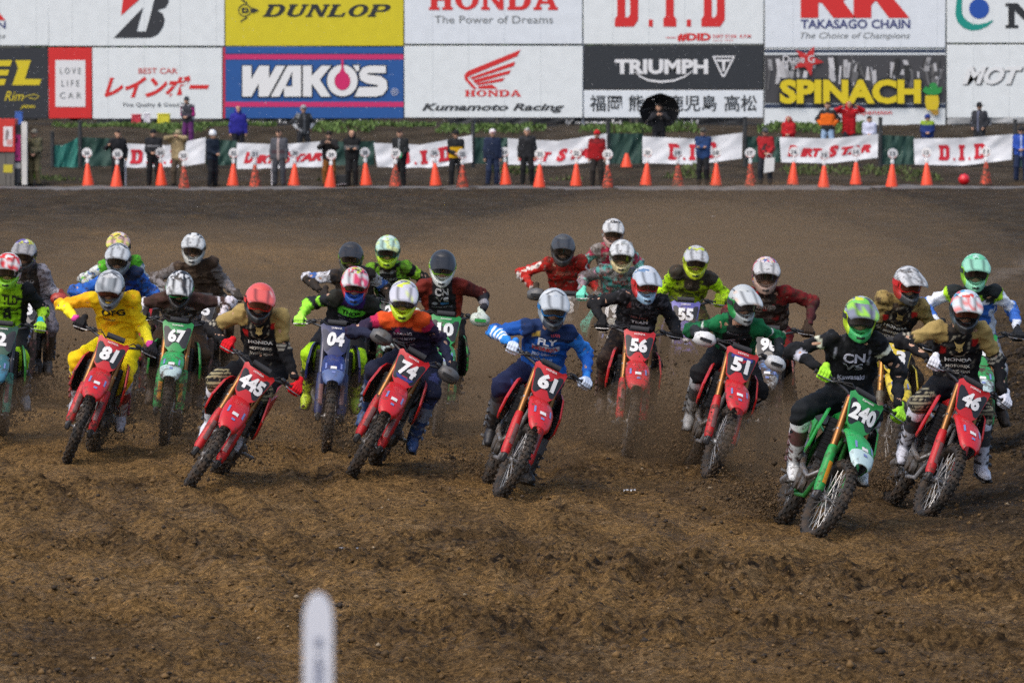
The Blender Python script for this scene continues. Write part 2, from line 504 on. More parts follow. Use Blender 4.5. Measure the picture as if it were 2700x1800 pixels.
def build_ground():
    ys = [6.0]
    while ys[-1] < 900:
        y = ys[-1]
        st = .16 if y < 28 else (.042 if y < 62 else (.042 + (y - 62) * .0022 if y < 178 else (y - 170) * .06))
        ys.append(y + st)
    ys = np.array(ys)
    xs = [0.0]
    while xs[-1] < 400:
        x = xs[-1]
        st = .021 if x < 4.4 else (.021 + (x - 4.4) * .02 if x < 20 else (x - 15) * .12)
        xs.append(x + st)
    xs = np.array(sorted([-x for x in xs[1:]] + xs))
    nx, ny = len(xs), len(ys)
    X, Y = np.meshgrid(xs, ys)
    x, y = X.ravel(), Y.ravel()
    edge = 1 - sstep(30, 60, np.abs(x))
    z = gbase(x, y) + grough(x, y)
    V = np.stack([x, y, z], 1)
    i = np.arange((ny - 1) * (nx - 1)); r, c = i // (nx - 1), i % (nx - 1)
    a = r * nx + c
    Fq = np.stack([a, a + 1, a + nx + 1, a + nx], 1)
    me = bpy.data.meshes.new('ground')
    me.vertices.add(len(V)); me.vertices.foreach_set('co', V.astype(np.float32).ravel())
    me.loops.add(Fq.size); me.loops.foreach_set('vertex_index', Fq.astype(np.int32).ravel())
    me.polygons.add(len(Fq)); me.polygons.foreach_set('loop_start', np.arange(0, Fq.size, 4, dtype=np.int32))
    me.update(calc_edges=True)
    # albedo: sandy brown where the bikes dig, dark wet loam round it, shade under the bikes and in pits painted in, pale dried crust in patches
    p = np.stack([x, y], 1)
    brown = np.array(GROUND_BROWN); dark = np.array(GROUND_DARK); pale = np.array(GROUND_PALE); grey = np.array(GROUND_GREY)
    pd = np.stack([x + .35 * y, y - .2 * x], 1); n1 = vnoise(pd * (.16, .07), 21); n2 = vnoise(pd * (.5, .16), 22); n3 = vnoise(pd * (2.2, .8), 23); n4 = vnoise(p * 11, 24); n5 = vnoise(p * 30, 25)
    w = sstep(74, 118, y + (n1 - .5) * 46 + (n2 - .5) * 22 + np.clip(x, 0, 9) * 4.5 * sstep(48, 70, y))   # greyer far straight
    w = np.maximum(w, sstep(2.9, 4.6, x - (y - 42) * .045 + (n2 - .5) * 2) * sstep(30, 37, y) * .9)     # right shoulder
    dk = sstep(.50, .72, .45 * n1 + .3 * n2 + .25 * n3 + .06 * sstep(37, 33, y) + .10 * sstep(-.5, 2.5, x) * sstep(38, 34, y))
    cl = brown * (1 - w)[:, None] + grey * w[:, None]
    ch = churn_shade(p); dk = np.maximum(dk * .6 * (1 - .5 * sstep(70, 110, y)), np.clip(ch * (.35 + .8 * n3), 0, 1)); cl = cl * (1 - .75 * dk)[:, None] + dark * (.75 * dk)[:, None]
    sp = np.maximum(sstep(.58, .74, .4 * n4 + .6 * n5), sstep(.74, .84, vnoise(p * (16, 9), 91))) * (.55 + .7 * ch)  # dark specks: mostly the shade of small pits painted in, plus dark soil
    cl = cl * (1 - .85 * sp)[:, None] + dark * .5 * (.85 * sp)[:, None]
    pl = sstep(.56, .8, .4 * n3 + .35 * n4 + .25 * vnoise(p * 22, 29)) * .55 * (1 - w * .5)
    cl = cl * (1 - pl)[:, None] + pale * pl[:, None]
    streak = sstep(.62, .8, vnoise(np.stack([(x + .13 * y) * 3.1, y * .25], 1), 31)) * .35
    cl = cl * (1 - streak)[:, None] + dark * streak[:, None]
    cl *= (.8 + .4 * vnoise(p * 17, 27))[:, None]
    a_, b_ = G(2530, 775)[:2], G(2720, 680)[:2]; dd = (b_ - a_) / np.linalg.norm(b_ - a_)
    off = (p - a_) @ np.array((-dd[1], dd[0])) + (n3 - .5) * .5; al = (p - a_) @ dd
    ln = np.exp(-(off / .22) ** 2) * sstep(-4, 2, al) * (1 - sstep(45, 60, al)) * (.35 + .65 * n4)
    cl = cl * (1 - .8 * ln)[:, None] + np.array((.20, .17, .14)) * (.8 * ln)[:, None]
    hp = sstep(3.9, 4.6, x - (y - 42) * .05 + (n3 - .5) * 1.0) * sstep(36, 41, y) * (1 - sstep(58, 66, y))
    cl *= (1 - .5 * hp * (n4 > .35))[:, None]
    bank = sstep(162.5, 165, y)
    soil = np.array((.058, .046, .032))[None] * (.6 + .8 * vnoise(p * (1.5, 3), 40))[:, None]
    cl = cl * (1 - bank)[:, None] + soil * bank[:, None]
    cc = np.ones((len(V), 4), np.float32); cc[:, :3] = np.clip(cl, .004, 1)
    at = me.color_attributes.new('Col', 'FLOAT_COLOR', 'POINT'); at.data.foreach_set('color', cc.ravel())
    m = bpy.data.materials.new('dirt'); m.use_nodes = True; nt = m.node_tree; b = nt.nodes['Principled BSDF']
    geo = nt.nodes.new('ShaderNodeNewGeometry'); att = nt.nodes.new('ShaderNodeAttribute'); att.attribute_name = 'Col'
    n = nt.nodes.new('ShaderNodeTexNoise'); n.inputs['Scale'].default_value = 30; n.inputs['Detail'].default_value = 5; n.inputs['Roughness'].default_value = .7
    nt.links.new(geo.outputs['Position'], n.inputs['Vector'])
    mr = nt.nodes.new('ShaderNodeMapRange'); mr.inputs[1].default_value = .3; mr.inputs[2].default_value = .7; mr.inputs[3].default_value = .05; mr.inputs[4].default_value = 1.7
    nt.links.new(n.outputs['Fac'], mr.inputs[0])
    mx = nt.nodes.new('ShaderNodeMix'); mx.data_type = 'RGBA'; mx.blend_type = 'MULTIPLY'; mx.inputs[0].default_value = 1
    nt.links.new(att.outputs['Color'], mx.inputs[6]); nt.links.new(mr.outputs[0], mx.inputs[7])
    nt.links.new(mx.outputs[2], b.inputs['Base Color'])
    n2_ = nt.nodes.new('ShaderNodeTexNoise'); n2_.inputs['Scale'].default_value = 1.1; n2_.inputs['Detail'].default_value = 4
    nt.links.new(geo.outputs['Position'], n2_.inputs['Vector'])
    mr2 = nt.nodes.new('ShaderNodeMapRange'); mr2.inputs[1].default_value = .35; mr2.inputs[2].default_value = .65; mr2.inputs[3].default_value = .62; mr2.inputs[4].default_value = .95
    nt.links.new(n2_.outputs['Fac'], mr2.inputs[0]); nt.links.new(mr2.outputs[0], b.inputs['Roughness'])
    b.inputs['Specular IOR Level'].default_value = .06
    bp = nt.nodes.new('ShaderNodeBump'); bp.inputs['Strength'].default_value = 1.0; bp.inputs['Distance'].default_value = .05
    nt.links.new(n.outputs['Fac'], bp.inputs['Height']); nt.links.new(bp.outputs[0], b.inputs['Normal'])
    me.materials.append(m); me.shade_smooth()
    o = link('ground', me); o['kind'] = 'structure'
    return m
GROUND_BROWN, GROUND_DARK, GROUND_PALE, GROUND_GREY = (.205, .120, .044), (.038, .025, .014), (.28, .18, .085), (.062, .045, .026)
dirt_mat = build_ground()

def bits(name, label, pts, sizes, cols, kind='stuff', rough=.8, flat=1.0):
    """many small irregular lumps in one mesh"""
    n = len(pts)
    base = np.array([(1, 0, 0), (-1, 0, 0), (0, 1, 0), (0, -1, 0), (0, 0, 1), (0, 0, -1)], float)
    fc = np.array([(0, 2, 4), (2, 1, 4), (1, 3, 4), (3, 0, 4), (2, 0, 5), (1, 2, 5), (3, 1, 5), (0, 3, 5)])
    V = base[None] * nrng.uniform(.55, 1.25, (n, 6, 1))
    a = nrng.uniform(0, 6.28, n); t = nrng.uniform(-.6, .6, n)
    ca, sa, ct, st = np.cos(a), np.sin(a), np.cos(t), np.sin(t)
    x = V[..., 0] * ca[:, None] - V[..., 1] * sa[:, None]; y = V[..., 0] * sa[:, None] + V[..., 1] * ca[:, None]
    z = V[..., 2] * flat
    y2 = y * ct[:, None] - z * st[:, None]; z2 = y * st[:, None] + z * ct[:, None]
    V = np.stack([x, y2, z2], -1) * np.asarray(sizes)[:, None, None] + np.asarray(pts)[:, None, :]
    Fq = (fc[None] + 6 * np.arange(n)[:, None, None]).reshape(-1, 3)
    me = bpy.data.meshes.new(name)
    V = V.reshape(-1, 3)
    me.vertices.add(len(V)); me.vertices.foreach_set('co', V.astype(np.float32).ravel())
    me.loops.add(Fq.size); me.loops.foreach_set('vertex_index', Fq.astype(np.int32).ravel())
    me.polygons.add(len(Fq)); me.polygons.foreach_set('loop_start', np.arange(0, Fq.size, 3, dtype=np.int32))
    me.update(calc_edges=True)
    cc = np.ones((n, 6, 4), np.float32); cc[..., :3] = np.asarray(cols)[:, None, :]
    at = me.color_attributes.new('Col', 'FLOAT_COLOR', 'POINT'); at.data.foreach_set('color', cc.ravel())
    me.materials.append(mat(rough=rough, vcol=True, spec=.3))
    o = link(name, me); tag(o, label, 'mud', kind=kind)
    return o
# loose clods lying on the dirt
N = 26000
cy = 26 + 40 * nrng.uniform(0, 1, N) ** 1.3; cx = nrng.uniform(-1, 1, N) * (.105 * cy + .3)
dens = vnoise(np.stack([cx, cy], 1) * .8, 51) + .25 * sstep(3, 4.4, cx - (cy - 42) * .045) + .15 * sstep(38, 34, cy)
k = dens > nrng.uniform(.35, .95, N)
cx, cy = cx[k], cy[k]
cz = gbase(cx, cy) + grough(cx, cy)
sz = .006 + .018 * nrng.uniform(0, 1, len(cx)) ** 3 + .026 * nrng.uniform(0, 1, len(cx)) ** 14
tone = nrng.uniform(0, 1, len(cx))[:, None]
cc = np.where(tone < .8, np.array(GROUND_BROWN) * (.2 + .55 * nrng.uniform(0, 1, (len(cx), 1))), np.array(GROUND_DARK) * .8)
cc = np.where(tone > .985, np.array((.25, .19, .12)), cc)
bits('clods', 'loose crumbs and clods of brown dirt lying on the track', np.stack([cx, cy, cz + sz * .3], 1), sz, cc, flat=.7)

# heap of dark churned clods on the right shoulder
n = 2600
hy = nrng.uniform(40, 60, n); hx = 4.25 + (hy - 42) * .05 + np.abs(nrng.normal(0, 1, n)) * .8 + (vnoise(np.stack([hy, hy * 0], 1) * .8, 52) - .3) * .5
hz = gbase(hx, hy) + grough(hx, hy); hs = .014 + .05 * nrng.uniform(0, 1, n) ** 4
bits('clods', 'dark churned clods heaped on the right shoulder of the track', np.stack([hx, hy, hz + hs * .35], 1), hs, np.array(GROUND_DARK) * nrng.uniform(.35, 1.1, (n, 1)), flat=.75)

# pale worn strip of gravel along the row of cones
def strip_at(y0, y1, x0, x1, name, col, dz):
    n = 160; V = []; xs = np.linspace(x0, x1, n)
    for x in xs:
        w0 = y0 + (rnd.random() - .5) * .5; w1 = y1 + (rnd.random() - .5) * .5
        for y in (w0, (w0 + w1) / 2, w1):
            V.append((x, y, gh(x, y) + dz + (.03 if y not in (w0, w1) else -.02)))
    Fs = [(3 * i + j, 3 * i + 3 + j, 3 * i + 4 + j, 3 * i + 1 + j) for i in range(n - 1) for j in (0, 1)]
    o = link(name, mesh(name, V, Fs, mat(col, rough=.7, bump=.6, bscale=8, var=.5)))
    o['kind'] = 'structure'
strip_at(157.2, 160.6, -40, 40, 'path', (.135, .12, .105), .02)

# ------------------------------------------------------------------ billboards
YB = 180.0
def wall2d(sh, Y):
    """flat shape given in photograph pixels, set upright at distance Y"""
    V, Fs = sh
    return np.array([P(v[0], v[1], Y) for v in V]), Fs
def boxpx(x0, y0, x1, y1, txt, **k):
    return fit(text2d(txt, **k), x0, y1, x1, y0)
def flat(mb, sh, Y, m):
    V, Fs = wall2d(sh, Y)
    # all faces must look at the road
    out = []
    for f in Fs:
        q = V[list(f)]
        nn = np.cross(q[1] - q[0], q[2] - q[0])
        out.append(tuple(f) if nn[1] < 0 else tuple(f)[::-1])
    mb.add(V, out, m)
WHITE = (.71, .755, .765)
def board(x0, y0, x1, y1, col, label, draws, seams=True, name='billboard'):
    """draws: list of (part name, [(shape, colour, layer)])"""
    a = P(x0, y1, YB); b = P(x1, y0, YB)
    root = tag(empty(name, ((a[0] + b[0]) / 2, YB, a[2])), label, 'billboard', 'advertising billboards behind the start straight')
    L = np.array(root.location)
    mb = MB(); g = .012
    mb.box(((a[0] + b[0]) / 2 - L[0], .06, (a[2] + b[2]) / 2 - L[2]), (b[0] - a[0] - g, .12, b[2] - a[2] - g), 0, bev=.01)
    if seams:
        sx = x0 + 95 - (x0 % 95)
        while sx < x1 - 20:
            p = P(sx, y1 - 3, YB); q = P(sx, y0 + 3, YB)
            mb.box((p[0] - L[0], -.002, (p[2] + q[2]) / 2 - L[2]), (.018, .006, q[2] - p[2]), 1)
            sx += 95
    c = lin(col)
    mb.build('panel', [mat(c, rough=.45, var=.06), mat(tuple(v * .86 for v in c), rough=.6)], root)
    for pname, items in draws:
        mb = MB(); ms = []
        for sh, cl, layer in items:
            m = mat(cl, rough=.5)
            if m not in ms: ms.append(m)
            t = MB(); flat(t, sh, YB - .012 * layer, ms.index(m))
            mb.add(np.concatenate(t.v) - L, t.f, ms.index(m))
        mb.build(pname, ms, root, ang=0)
    return root
RED = (.60, .018, .018); NAVY = (.03, .04, .16); BLK = (.016, .019, .023); GRY = (.16, .17, .17)
def rect(x0, y0, x1, y1): return (np.array([(x0, y1), (x1, y1), (x1, y0), (x0, y0)], float), [(0, 1, 2, 3)])
def poly(*pls): return fill2d(pls)
def zoompoly(pts, x0, y0, k): return [(x0 + a / k, y0 + b / k) for a, b in pts]

board(-340, -75, 128, 121, WHITE, 'white billboard cut off at the left end of the upper row', [
    ('lettering', [(fit(slabtext('RK', .3), -280, 54, 14, -62), RED, 1), (boxpx(-280, 56, 15, 76, 'TAKASAGO CHAIN', bold=.02), NAVY, 1), (boxpx(-280, 88, 15, 106, 'The Choice of Champions', shear=.25), GRY, 1)])])
k1 = lambda pts: zoompoly(pts, 0, 0, 3.135)
board(128, -75, 592, 122, WHITE, 'white billboard with a big black and red letter B emblem', [
    ('emblem', [(poly(k1([(940, 315), (1185, 60), (1130, 262), (1205, 262), (1235, 160), (1290, -60), (1400, -60), (1392, 25), (1370, 65), (1300, 88), (1345, 115), (1362, 165), (1350, 220), (1320, 270), (1285, 300), (1240, 314)])), (.025, .028, .034), 1),
                (poly(k1([(1025, -70), (1185, -70), (1150, 0), (1000, 132)])), RED, 1)])])
k2 = lambda pts: zoompoly(pts, 580, 0, 3.135)
dun = []
board(594, -75, 1064, 122, (.62, .53, .012), 'plain yellow billboard with slanted black lettering and a round arrow emblem', [
    ('lettering', [(fit(slabtext('DUNLOP', 1.2, .32), 692, 45, 1030, 12), BLK, 1)]),
    ('emblem', [(poly(k2(ell(205, 88, 55, 52)), k2(ell(205, 88, 46, 43))), BLK, 1), (poly(k2([(262, 62), (325, 88), (262, 114)])), BLK, 2),
                (poly(k2([(180, 66), (225, 66), (240, 88), (225, 110), (180, 110)]), k2([(198, 80), (215, 80), (222, 88), (215, 96), (198, 96)])), BLK, 1),
                (stroke2d(k2([(175, -5), (225, 32)]), 4), BLK, 1), (stroke2d(k2([(170, 182), (225, 145)]), 4), BLK, 1)])], seams=False)
k3 = lambda pts: zoompoly(pts, 1180, 0, 3.135)
board(1066, -75, 1536, 117, (.69, .74, .785), 'white billboard with wide red serif lettering over a grey slogan', [
    ('lettering', [(fit(slabtext('HONDA', 1.0), 1131, 27, 1471, -30), RED, 1), (boxpx(1145, 42, 1458, 62, 'The Power of Dreams'), GRY, 1)])])
board(1538, -75, 2014, 117, WHITE, 'white billboard with three huge red slab letters and dots', [
    ('lettering', [(fit(slabtext('d.i.d', 4.2), 1621, 71, 1911, -40), RED, 1), (boxpx(1786, 88, 1874, 110, '#DID', bold=.05), RED, 1), (rect(1756, 99, 1782, 101), RED, 1),
                   (boxpx(1880, 92, 1980, 101, 'DIRT STAR  R.P.M', bold=.01), RED, 1), (boxpx(1880, 105, 1932, 109, 'since 1933'), RED, 1)])])
board(2016, -75, 2494, 127, (.69, .74, .785), 'white billboard with two giant red letters above navy lettering', [
    ('lettering', [(fit(slabtext('RK', .35), 2111, 48, 2398, -62), RED, 1), (boxpx(2111, 52, 2400, 76, 'TAKASAGO CHAIN', bold=.025), NAVY, 1), (boxpx(2110, 86, 2399, 107, 'The Choice of Champions', shear=.25), GRY, 1)])])
k5 = lambda pts: zoompoly(pts, 2200, 0, 3.136)
gr = [(1040, -60), (1030, 40), (1028, 120), (1045, 165), (1085, 205), (1140, 228), (1200, 225), (1260, 205), (1312, 172)]
board(2496, -75, 2960, 114, WHITE, 'white billboard with a blue ball hugged by a green swoosh', [
    ('emblem', [(poly(k5(ell(1197, 74, 83, 83))), (.01, .07, .36), 1), (stroke2d(k5(gr), [14, 15, 18, 21, 21, 18, 14, 10, 3]), (0, .26, .21), 1)]),
    ('lettering', [(fit(slabtext('N'), 2651, 75, 2745, 9), BLK, 1), (fit(slabtext('O'), 2760, 75, 2830, 9), BLK, 1)])])
# lower row
board(-340, 126, 127, 313, (.022, .025, .032), 'black billboard with yellow italic letters and a small yellow script', [
    ('lettering', [(poly(k1([(125, 500), (255, 500), (205, 655), (342, 655), (325, 705), (100, 705), (150, 565)])), (.62, .5, .01), 1),
                   (poly(k1([(-120, 500), (100, 500), (85, 548), (-30, 548), (-40, 580), (75, 580), (62, 625), (-55, 625), (-65, 655), (50, 655), (35, 705), (-200, 705)])), (.62, .5, .01), 1),
                   (boxpx(12, 241, 62, 266, 'Rim', shear=.3), (.62, .5, .01), 1), (boxpx(54, 277, 93, 288, 'JAPAN', shear=.3, bold=.02), (.62, .5, .01), 1),
                   (stroke2d(k1([(190, 810), (235, 790), (290, 780), (325, 800), (290, 820), (240, 810)]), 3), (.4, .33, .03), 1)])], seams=False)
board(128, 126, 242, 313, RED, 'narrow red billboard with a white panel of spaced grey words', [
    ('inner_panel', [(rect(146, 159, 225, 282), (.7, .71, .72), 1)]),
    ('lettering', [(boxpx(158, 179, 213, 195, 'L O V E'), GRY, 2), (boxpx(162, 212, 209, 228, 'L I F E'), GRY, 2), (boxpx(158, 244, 214, 260, 'C A R'), GRY, 2)])], seams=False)
board(244, 126, 586, 314, WHITE, 'white billboard with slanted red katakana lettering', [
    ('lettering', [(boxpx(365, 180, 468, 195, 'BEST CAR', bold=.015), (.55, .10, .09), 1), (boxpx(275, 200, 551, 258, 'レインボー', bold=.04, shear=.35), RED, 1),
                   (boxpx(325, 271, 512, 285, 'Fine Quality & Good Price', bold=.004), (.07, .075, .08), 1)])])
wk = [[(185, 545), (260, 545), (260, 655), (325, 545), (405, 545), (405, 650), (465, 545), (540, 545), (400, 800), (320, 800), (320, 690), (260, 800), (185, 800)],
      [(560, 545), (670, 545), (670, 800), (530, 800), (530, 725), (490, 800), (420, 800)], [(598, 592), (598, 716), (540, 716)],
      [(686, 545), (758, 545), (758, 630), (838, 545), (920, 545), (825, 660), (915, 800), (835, 800), (758, 690), (758, 800), (686, 800)],
      [(1100, 540), (1150, 540), (1150, 585), (1128, 592)],
      [(1230, 545), (1370, 545), (1370, 605), (1225, 605), (1215, 618), (1330, 632), (1378, 668), (1384, 735), (1345, 785), (1290, 800), (1112, 800), (1150, 722), (1305, 720), (1305, 705), (1210, 690), (1160, 660), (1150, 610), (1180, 562)]]
oo = [ell(1012, 668, 126, 130), ell(1012, 672, 66, 76)]
board(588, 124, 1064, 313, (.012, .085, .30), 'blue billboard with magenta stripes and fat white letters around a pink drop', [
    ('stripe', [(rect(594, 144, 1064, 157), (.55, .02, .13), 1), (rect(594, 269, 1064, 282), (.55, .02, .13), 1), (rect(594, 141, 1064, 144), (.02, .02, .08), 1), (rect(588, 125, 594, 312), (.45, .02, .05), 1)]),
    ('lettering', [(poly(*[k2(p) for p in wk if p[0] != (598, 592)]), BLK, 2)] if False else
        [(fill2d([k2(p) for p in wk], 2.6), BLK, 2), (fill2d([k2(p) for p in wk]), (.74, .75, .75), 4), (fill2d([k2(p) for p in oo], 2.6), BLK, 3), (fill2d([k2(p) for p in oo]), (.74, .75, .75), 5), (boxpx(1031, 233, 1050, 252, '®'), (.5, .52, .6), 2)]),
    ('drop', [(poly(k2([(1004, 495), (1020, 495), (1022, 570)] + [(1012 + 64 * math.sin(R(a)), 672 - 74 * math.cos(R(a))) for a in range(25, 340, 10)] + [(1002, 570)])), (.58, .012, .12), 6)])], seams=False)
wing = [[(605, 412), (578, 465), (200, 622), (165, 640), (175, 662), (245, 738), (215, 738), (142, 658), (138, 622), (165, 590)],
        [(182, 643), (558, 510), (548, 548), (205, 658)], [(205, 664), (525, 580), (508, 612), (228, 690)], [(232, 692), (474, 643), (455, 672), (250, 708)], [(250, 716), (365, 700), (398, 722), (412, 735), (255, 735)]]
board(1066, 121, 1537, 311, WHITE, 'white billboard with a red feathered wing emblem above black italics', [
    ('emblem', [(poly(*[k3(w) for w in wing]), RED, 1)]),
    ('lettering', [(fit(slabtext('HONDA', 1.0), 1226, 255, 1374, 238), RED, 1), (boxpx(1113, 273, 1488, 298, 'Kumamoto Racing', bold=.03, shear=.3), (.03, .033, .036), 1)])])
board(1539, 120, 2013, 236, (.022, .026, .032), 'dark billboard with white block letters, a curved underline and triangle', [
    ('lettering', [(boxpx(1621, 157, 1867, 196, 'TRIUMPH', bold=.045), (.7, .71, .72), 1), (stroke2d(k3([(1550, 590), (1590, 632), (1660, 665), (1760, 678), (1870, 668), (1960, 635), (2030, 585)]), [2, 4, 5, 6, 5, 4, 2]), (.7, .71, .72), 2)]),
    ('emblem', [(poly([(1878, 148), (1938, 148), (1932, 162), (1911, 203), (1904, 203), (1884, 162)], [(1884, 152), (1932, 152), (1927, 162), (1909, 197), (1906, 197), (1889, 162)]), (.7, .71, .72), 1),
                (poly([(1888, 157), (1928, 157), (1924, 163), (1912, 163), (1911, 188), (1905, 188), (1904, 163), (1891, 163)]), (.7, .71, .72), 1)])], seams=False)
board(1539, 238, 2013, 311, (.70, .75, .785), 'shallow white billboard with a row of black kanji', [
    ('lettering', [(boxpx(1555, 251, 1640, 294, '福岡', bold=.012), BLK, 1), (boxpx(1657, 251, 1742, 294, '熊本', bold=.012), BLK, 1), (boxpx(1760, 251, 1890, 294, '鹿児島', bold=.012), BLK, 1), (boxpx(1910, 251, 1996, 294, '高松', bold=.012), BLK, 1)])], seams=False)
# comic-like strip with yellow letters
art = []
ar = random.Random(3)
for (xa, xb, nn) in ((2020, 2170, 26), (2180, 2320, 26), (2325, 2490, 30)):
    for i in range(nn):
        w = ar.uniform(3, 16); x = ar.uniform(xa, xb - w); y = ar.uniform(148, 190); h = ar.uniform(8, 62); y2 = min(y + h, 268); s = ar.uniform(-12, 12)
        g = ar.choice([.45, .3, .55, .12, .02, .05])
        x2 = lambda v: min(max(v, 2018), 2491)
        art.append((poly([(x2(x), y), (x2(x + w), y + ar.uniform(-3, 3)), (x2(x + w + s), y2), (x2(x + s), y2)]), (g, g, g * 1.03), 3 + i * .14))
sp = boxpx(2056, 210, 2428, 274, 'SPINACH', bold=.05)
spo = boxpx(2051, 205, 2433, 279, 'SPINACH', bold=.085)
board(2015, 129, 2494, 340, (.70, .745, .76), 'white billboard with a black and white picture strip under fat yellow letters', [
    ('picture_strip', [(rect(2016, 131, 2493, 139), (.02, .035, .075), 1), (rect(2016, 275, 2493, 285), (.02, .035, .075), 1), (rect(2016, 145, 2493, 272), (.05, .05, .055), 2)] + art),
    ('star', [(poly(star2d(2130, 160, 42, 5, .42, 78)), (.5, .02, .02), 9)]),
    ('lettering', [(spo, BLK, 10), (sp, (.66, .52, .008), 12), (boxpx(2064, 146, 2148, 166, 'Dune G', bold=.012), (.6, .6, .62), 10.5), (boxpx(2170, 290, 2352, 306, 'Racing Suspension', bold=.006), RED, 2)]),
    ('potted_plant', [(poly([(2440, 252), (2474, 252), (2476, 272), (2472, 290), (2444, 290), (2439, 272)]), (.62, .47, .012), 13), (poly([(2450, 290), (2476, 291), (2474, 303), (2462, 304)]), (.35, .2, .02), 12),
                      (poly([(2432, 240), (2440, 228), (2450, 232), (2452, 220), (2462, 218), (2470, 222), (2472, 232), (2484, 230), (2482, 244), (2470, 250), (2446, 250)]), (.02, .25, .05), 13)])], seams=False)
board(2496, 118, 2960, 311, WHITE, 'white billboard with outlined leaning letters at the right end', [
    ('lettering', [(boxpx(2540, 177, 2700, 226, 'MOT', bold=.06, shear=.35), (.06, .065, .07), 1), (boxpx(2537, 175, 2697, 223, 'MOT', bold=.045, shear=.35), (.72, .74, .745), 2)])])
# timber legs carrying the boards
for i, px in enumerate((60, 242, 300, 590, 830, 1066, 1250, 1310, 1537, 1678, 1780, 2014, 2200, 2494, 2610)):
    x = P(px, 311, YB + .2)[0]; z0 = gh(x, YB + .25) - .2; z1 = P(px, 100, YB)[2]
    mb = MB(); mb.box((0, 0, (z1 - z0) / 2), (.10, .10, z1 - z0), 0, bev=.01)
    o = mb.build('post', mat((.30, .27, .22) if i % 2 else (.34, .36, .40), rough=.8, var=.3)); o.location = (x, YB + .24, z0)
    tag(o, 'slim upright post carrying the billboards above the bank', 'post', 'posts under the billboards')
# ------------------------------------------------------------------ behind the cones: fence, banners, grass bank
YF = 167.0
def fence_post(px, h=1.45, Y=YF + .12, col=(.03, .033, .035), label='black fence post between the hanging cloths'):
    p = P(px, 430, Y); z0 = gh(p[0], Y) - .15
    mb = MB(); mb.tube([(0, 0, 0), (0, 0, h + .15)], .062, 8); mb.box((0, 0, h + .15), (.15, .15, .05), 0, bev=.02)
    o = mb.build('fence_post', mat(col, rough=.7, var=.3)); o.location = (p[0], Y, z0)
    tag(o, label, 'post', 'fence posts along the start straight')
for px, h in ((138, 1.1), (211, 1.45), (1247, 1.5), (1603, 1.5), (1964, 1.55), (2321, 1.55), (2676, 1.5)):
    fence_post(px, h)
def cloth(name, label, cat, pts_top, pts_bot, Y, col, sag=.03, wr=.02, group=None, texts=(), rough=.7, th=True):
    """hanging sheet between a top and a bottom line given in photograph pixels; lettering is printed on it"""
    tops = np.array(pts_top, float); bots = np.array(pts_bot, float)
    x0, x1 = tops[0, 0], tops[-1, 0]
    nx, nz = 60, 10
    sd = rnd.randrange(999)
    def surf(u, v):
        px = x0 + (x1 - x0) * u; bx = bots[0, 0] + (bots[-1, 0] - bots[0, 0]) * u
        ty = np.interp(px, tops[:, 0], tops[:, 1]); by = np.interp(bx, bots[:, 0], bots[:, 1])
        a = P(px, ty, Y); b = P(bx, by, Y)
        q = a * (1 - v) + b * v
        w = (vnoise(np.array([[u * 9 + v * 3, v * 2.5]]), sd)[0] - .5) * wr * 3 + math.sin(u * 21 + v * 2) * wr * .3 - sag * math.sin(math.pi * v)
        return q + (0, -w, 0)
    V = [surf(i / nx, j / nz) for i in range(nx + 1) for j in range(nz + 1)]
    Fs = [(i * (nz + 1) + j, i * (nz + 1) + j + 1, (i + 1) * (nz + 1) + j + 1, (i + 1) * (nz + 1) + j) for i in range(nx) for j in range(nz)]
    o0 = V[len(V) // 2].copy(); o0[2] = V[nz][2]
    o = link(name, mesh(name, np.array(V) - o0, Fs, mat(col, rough=rough, var=.12), ang=180)); o.location = o0
    tag(o, label, cat, group)
    if texts:
        mb = MB(); ms = []
        for sh, u0, v0, u1, v1, cl in texts:
            S, Ft = fit(sh, u0, v1, u1, v0)
            W = np.array([surf(s[0], s[1]) + (0, -.015, 0) for s in S]) - o0
            m = mat(cl, rough=.7)
            if m not in ms: ms.append(m)
            out = []
            for f in Ft:
                q = W[list(f[:3])]; nn = np.cross(q[1] - q[0], q[2] - q[0])
                out.append(tuple(f) if nn[1] < 0 else tuple(f)[::-1])
            mb.add(W, out, ms.index(m))
        mb.build('lettering', ms, o, ang=0)
    return o
BW = (.76, .78, .81)
DID = slabtext('d.i.d', 3.2)
def dirt(u0, v0, u1, v1):
    w = u1 - u0; h = v1 - v0
    c = (.56, .015, .03)
    return [(text2d('D', .08, .35), u0, v0, u0 + w * .13, v1, c), (text2d('IRT', .07, .35), u0 + w * .15, v0 + h * .22, u0 + w * .42, v1, c),
            (text2d('S', .08, .35), u0 + w * .47, v0 - h * .05, u0 + w * .62, v1, c), (text2d('TAR', .07, .35), u0 + w * .64, v0 + h * .2, u1, v1 - h * .06, c)]
RB = (.56, .012, .03)
cloth('banner', 'white cloth banner with red slab letters behind the man in black near the green netting', 'banner', [(326, 378), (440, 384), (543, 362)], [(322, 447), (440, 446), (540, 430)], YF, BW, texts=[(DID, .09, .22, .72, .78, RB)], group='cloth banners on the fence')
cloth('banner', 'white cloth banner with slanted red lettering, second cloth from the green netting', 'banner', [(624, 377), (740, 381), (850, 373)], [(624, 446), (740, 446), (852, 440)], YF, BW, texts=dirt(.08, .34, .99, .78), group='cloth banners on the fence')
cloth('banner', 'white cloth banner with red slab letters behind the yellow and black jacket', 'banner', [(985, 377), (1110, 382), (1245, 356)], [(995, 440), (1110, 446), (1246, 428)], YF, BW, texts=[(DID, .22, .25, .78, .82, RB)], group='cloth banners on the fence')
